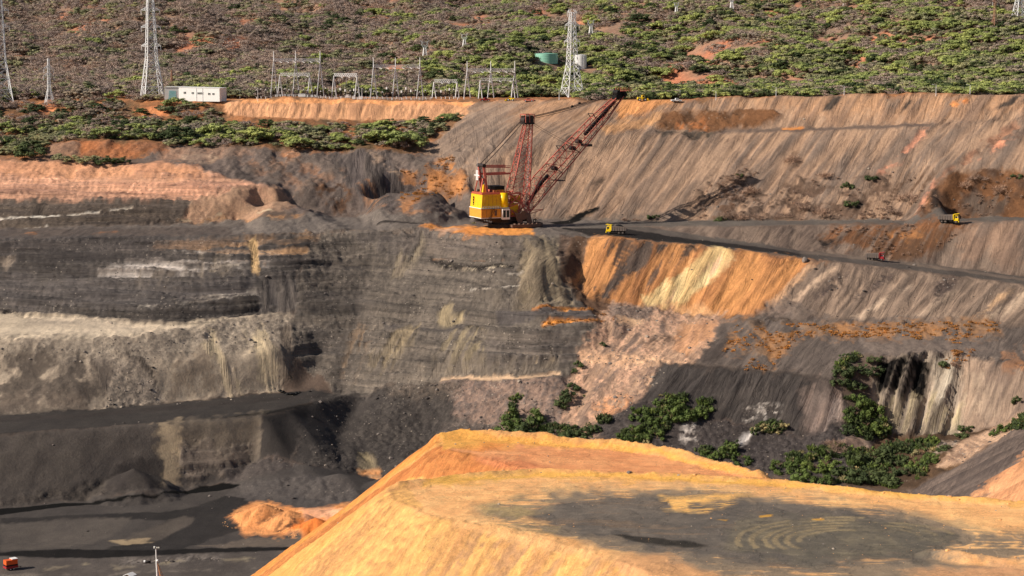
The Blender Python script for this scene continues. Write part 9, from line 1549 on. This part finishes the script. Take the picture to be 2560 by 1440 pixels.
for (hx, hy, hr, hh, ex) in HEAPS[4:]:
    for k in range(46):
        a = zr.uniform(0, 6.28); q = hr*zr.uniform(.85, 1.2); x, y = hx+math.cos(a)*q*ex, hy+math.sin(a)*q
        pts.append((x, y, ground_z(x, y), .3+zr.pareto(3)*.45, 3, zr.uniform(0, 6.28)))
for k in range(260):   # stones at the foot of the talus and over the pit floor
    x, y = zr.uniform(-190, -20), zr.uniform(690, 830); pts.append((x, y, ground_z(x, y), .18+zr.pareto(3)*.3, zr.choice([1, 2, 2, 1]), 0))
for k in range(1500):   # stones rolled down the tipped faces
    x, y = zr.uniform(-20, 260), zr.uniform(900, 1100); pts.append((x, y, ground_z(x, y), .16+zr.pareto(2.6)*.28, zr.choice([1, 2, 2, 1, 0]), zr.uniform(0, 6.28)))
for k in range(900):
    x, y = zr.uniform(-190, 20), zr.uniform(870, 960); pts.append((x, y, ground_z(x, y), .2+zr.pareto(2.8)*.34, zr.choice([1, 2, 2, 1, 0]), zr.uniform(0, 6.28)))
pts = [p for p in pts if p[3] < 2.6]
scatter('rubble', 'loose grey and pale stones lying on the pit slopes and floor', 'rubble', [[r] for r in rocks], pts)
def dump_z(x, y):
    i = np.interp(x, DX, np.arange(len(DX))); j = np.interp(y, DY, np.arange(len(DY))); a, b = min(int(i), len(DX)-2), min(int(j), len(DY)-2)
    return float(DH[b, a])
pts = []
for k in range(2600):
    x, y = zr.uniform(-60, 120), zr.uniform(330, 482); pts.append((x, y, dump_z(x, y), .10+zr.pareto(3.5)*.16, zr.choice([3, 3, 0, 1]), zr.uniform(0, 6.28)))
for ln_, w_, h_ in BERMS:
    for (a, b) in zip(ln_[:-1], ln_[1:]):
        for k in range(14):
            t = zr.rand(); x, y = a[0]+(b[0]-a[0])*t+zr.normal()*1.6, a[1]+(b[1]-a[1])*t+zr.normal()*1.6
            pts.append((x, y, dump_z(x, y), .16+zr.pareto(3)*.25, zr.choice([3, 3, 3, 0]), zr.uniform(0, 6.28)))
scatter('clods', 'small ochre clods and stones lying on the near spoil heap', 'clods', [[r] for r in rocks], [p for p in pts if p[3] < 1.3])
# --- single boulders one can point to
def boulder(name, label, cat, x, y, s, mat, seed, group=None, zz=1.0):
    b = bmesh.new(); bmesh.ops.create_icosphere(b, subdivisions=2, radius=.5); rs = random.Random(seed)
    off = [Vector((rs.uniform(-1,1), rs.uniform(-1,1), rs.uniform(-1,1))).normalized() for _ in range(7)]
    for v in b.verts:
        for n_ in off:
            d_ = v.co.dot(n_)-.36
            if d_ > 0: v.co -= n_*d_*.9
    me = bpy.data.meshes.new(name); b.to_mesh(me); b.free(); me.materials.append(mat)
    o = bpy.data.objects.new(name, me); C.objects.link(o); o.location = (x, y, ground_z(x, y)+.22*s*zz); o.scale = (s*rs.uniform(1,1.4), s, s*zz); o.rotation_euler = (0, rs.uniform(-.3,.3), rs.uniform(0,6)); tag(o, label, cat, group); return o
boulder('boulder', 'big grey boulder on the edge of the lower haul road', 'boulder', *AT['boulder'][:2], 3.4, RM[1], 3)
for k, (x, y) in enumerate(AT['coal']):
    boulder('coal_lump', '%s black coal lump from the left in the row on the dark ramp' % ordn(k), 'coal lump', x, y, (1.9,2.4,1.6,2.8,3.2,2.2,1.5,1.4)[k], M['coal'], 40+k, 'coal lumps on the ramp', .6)
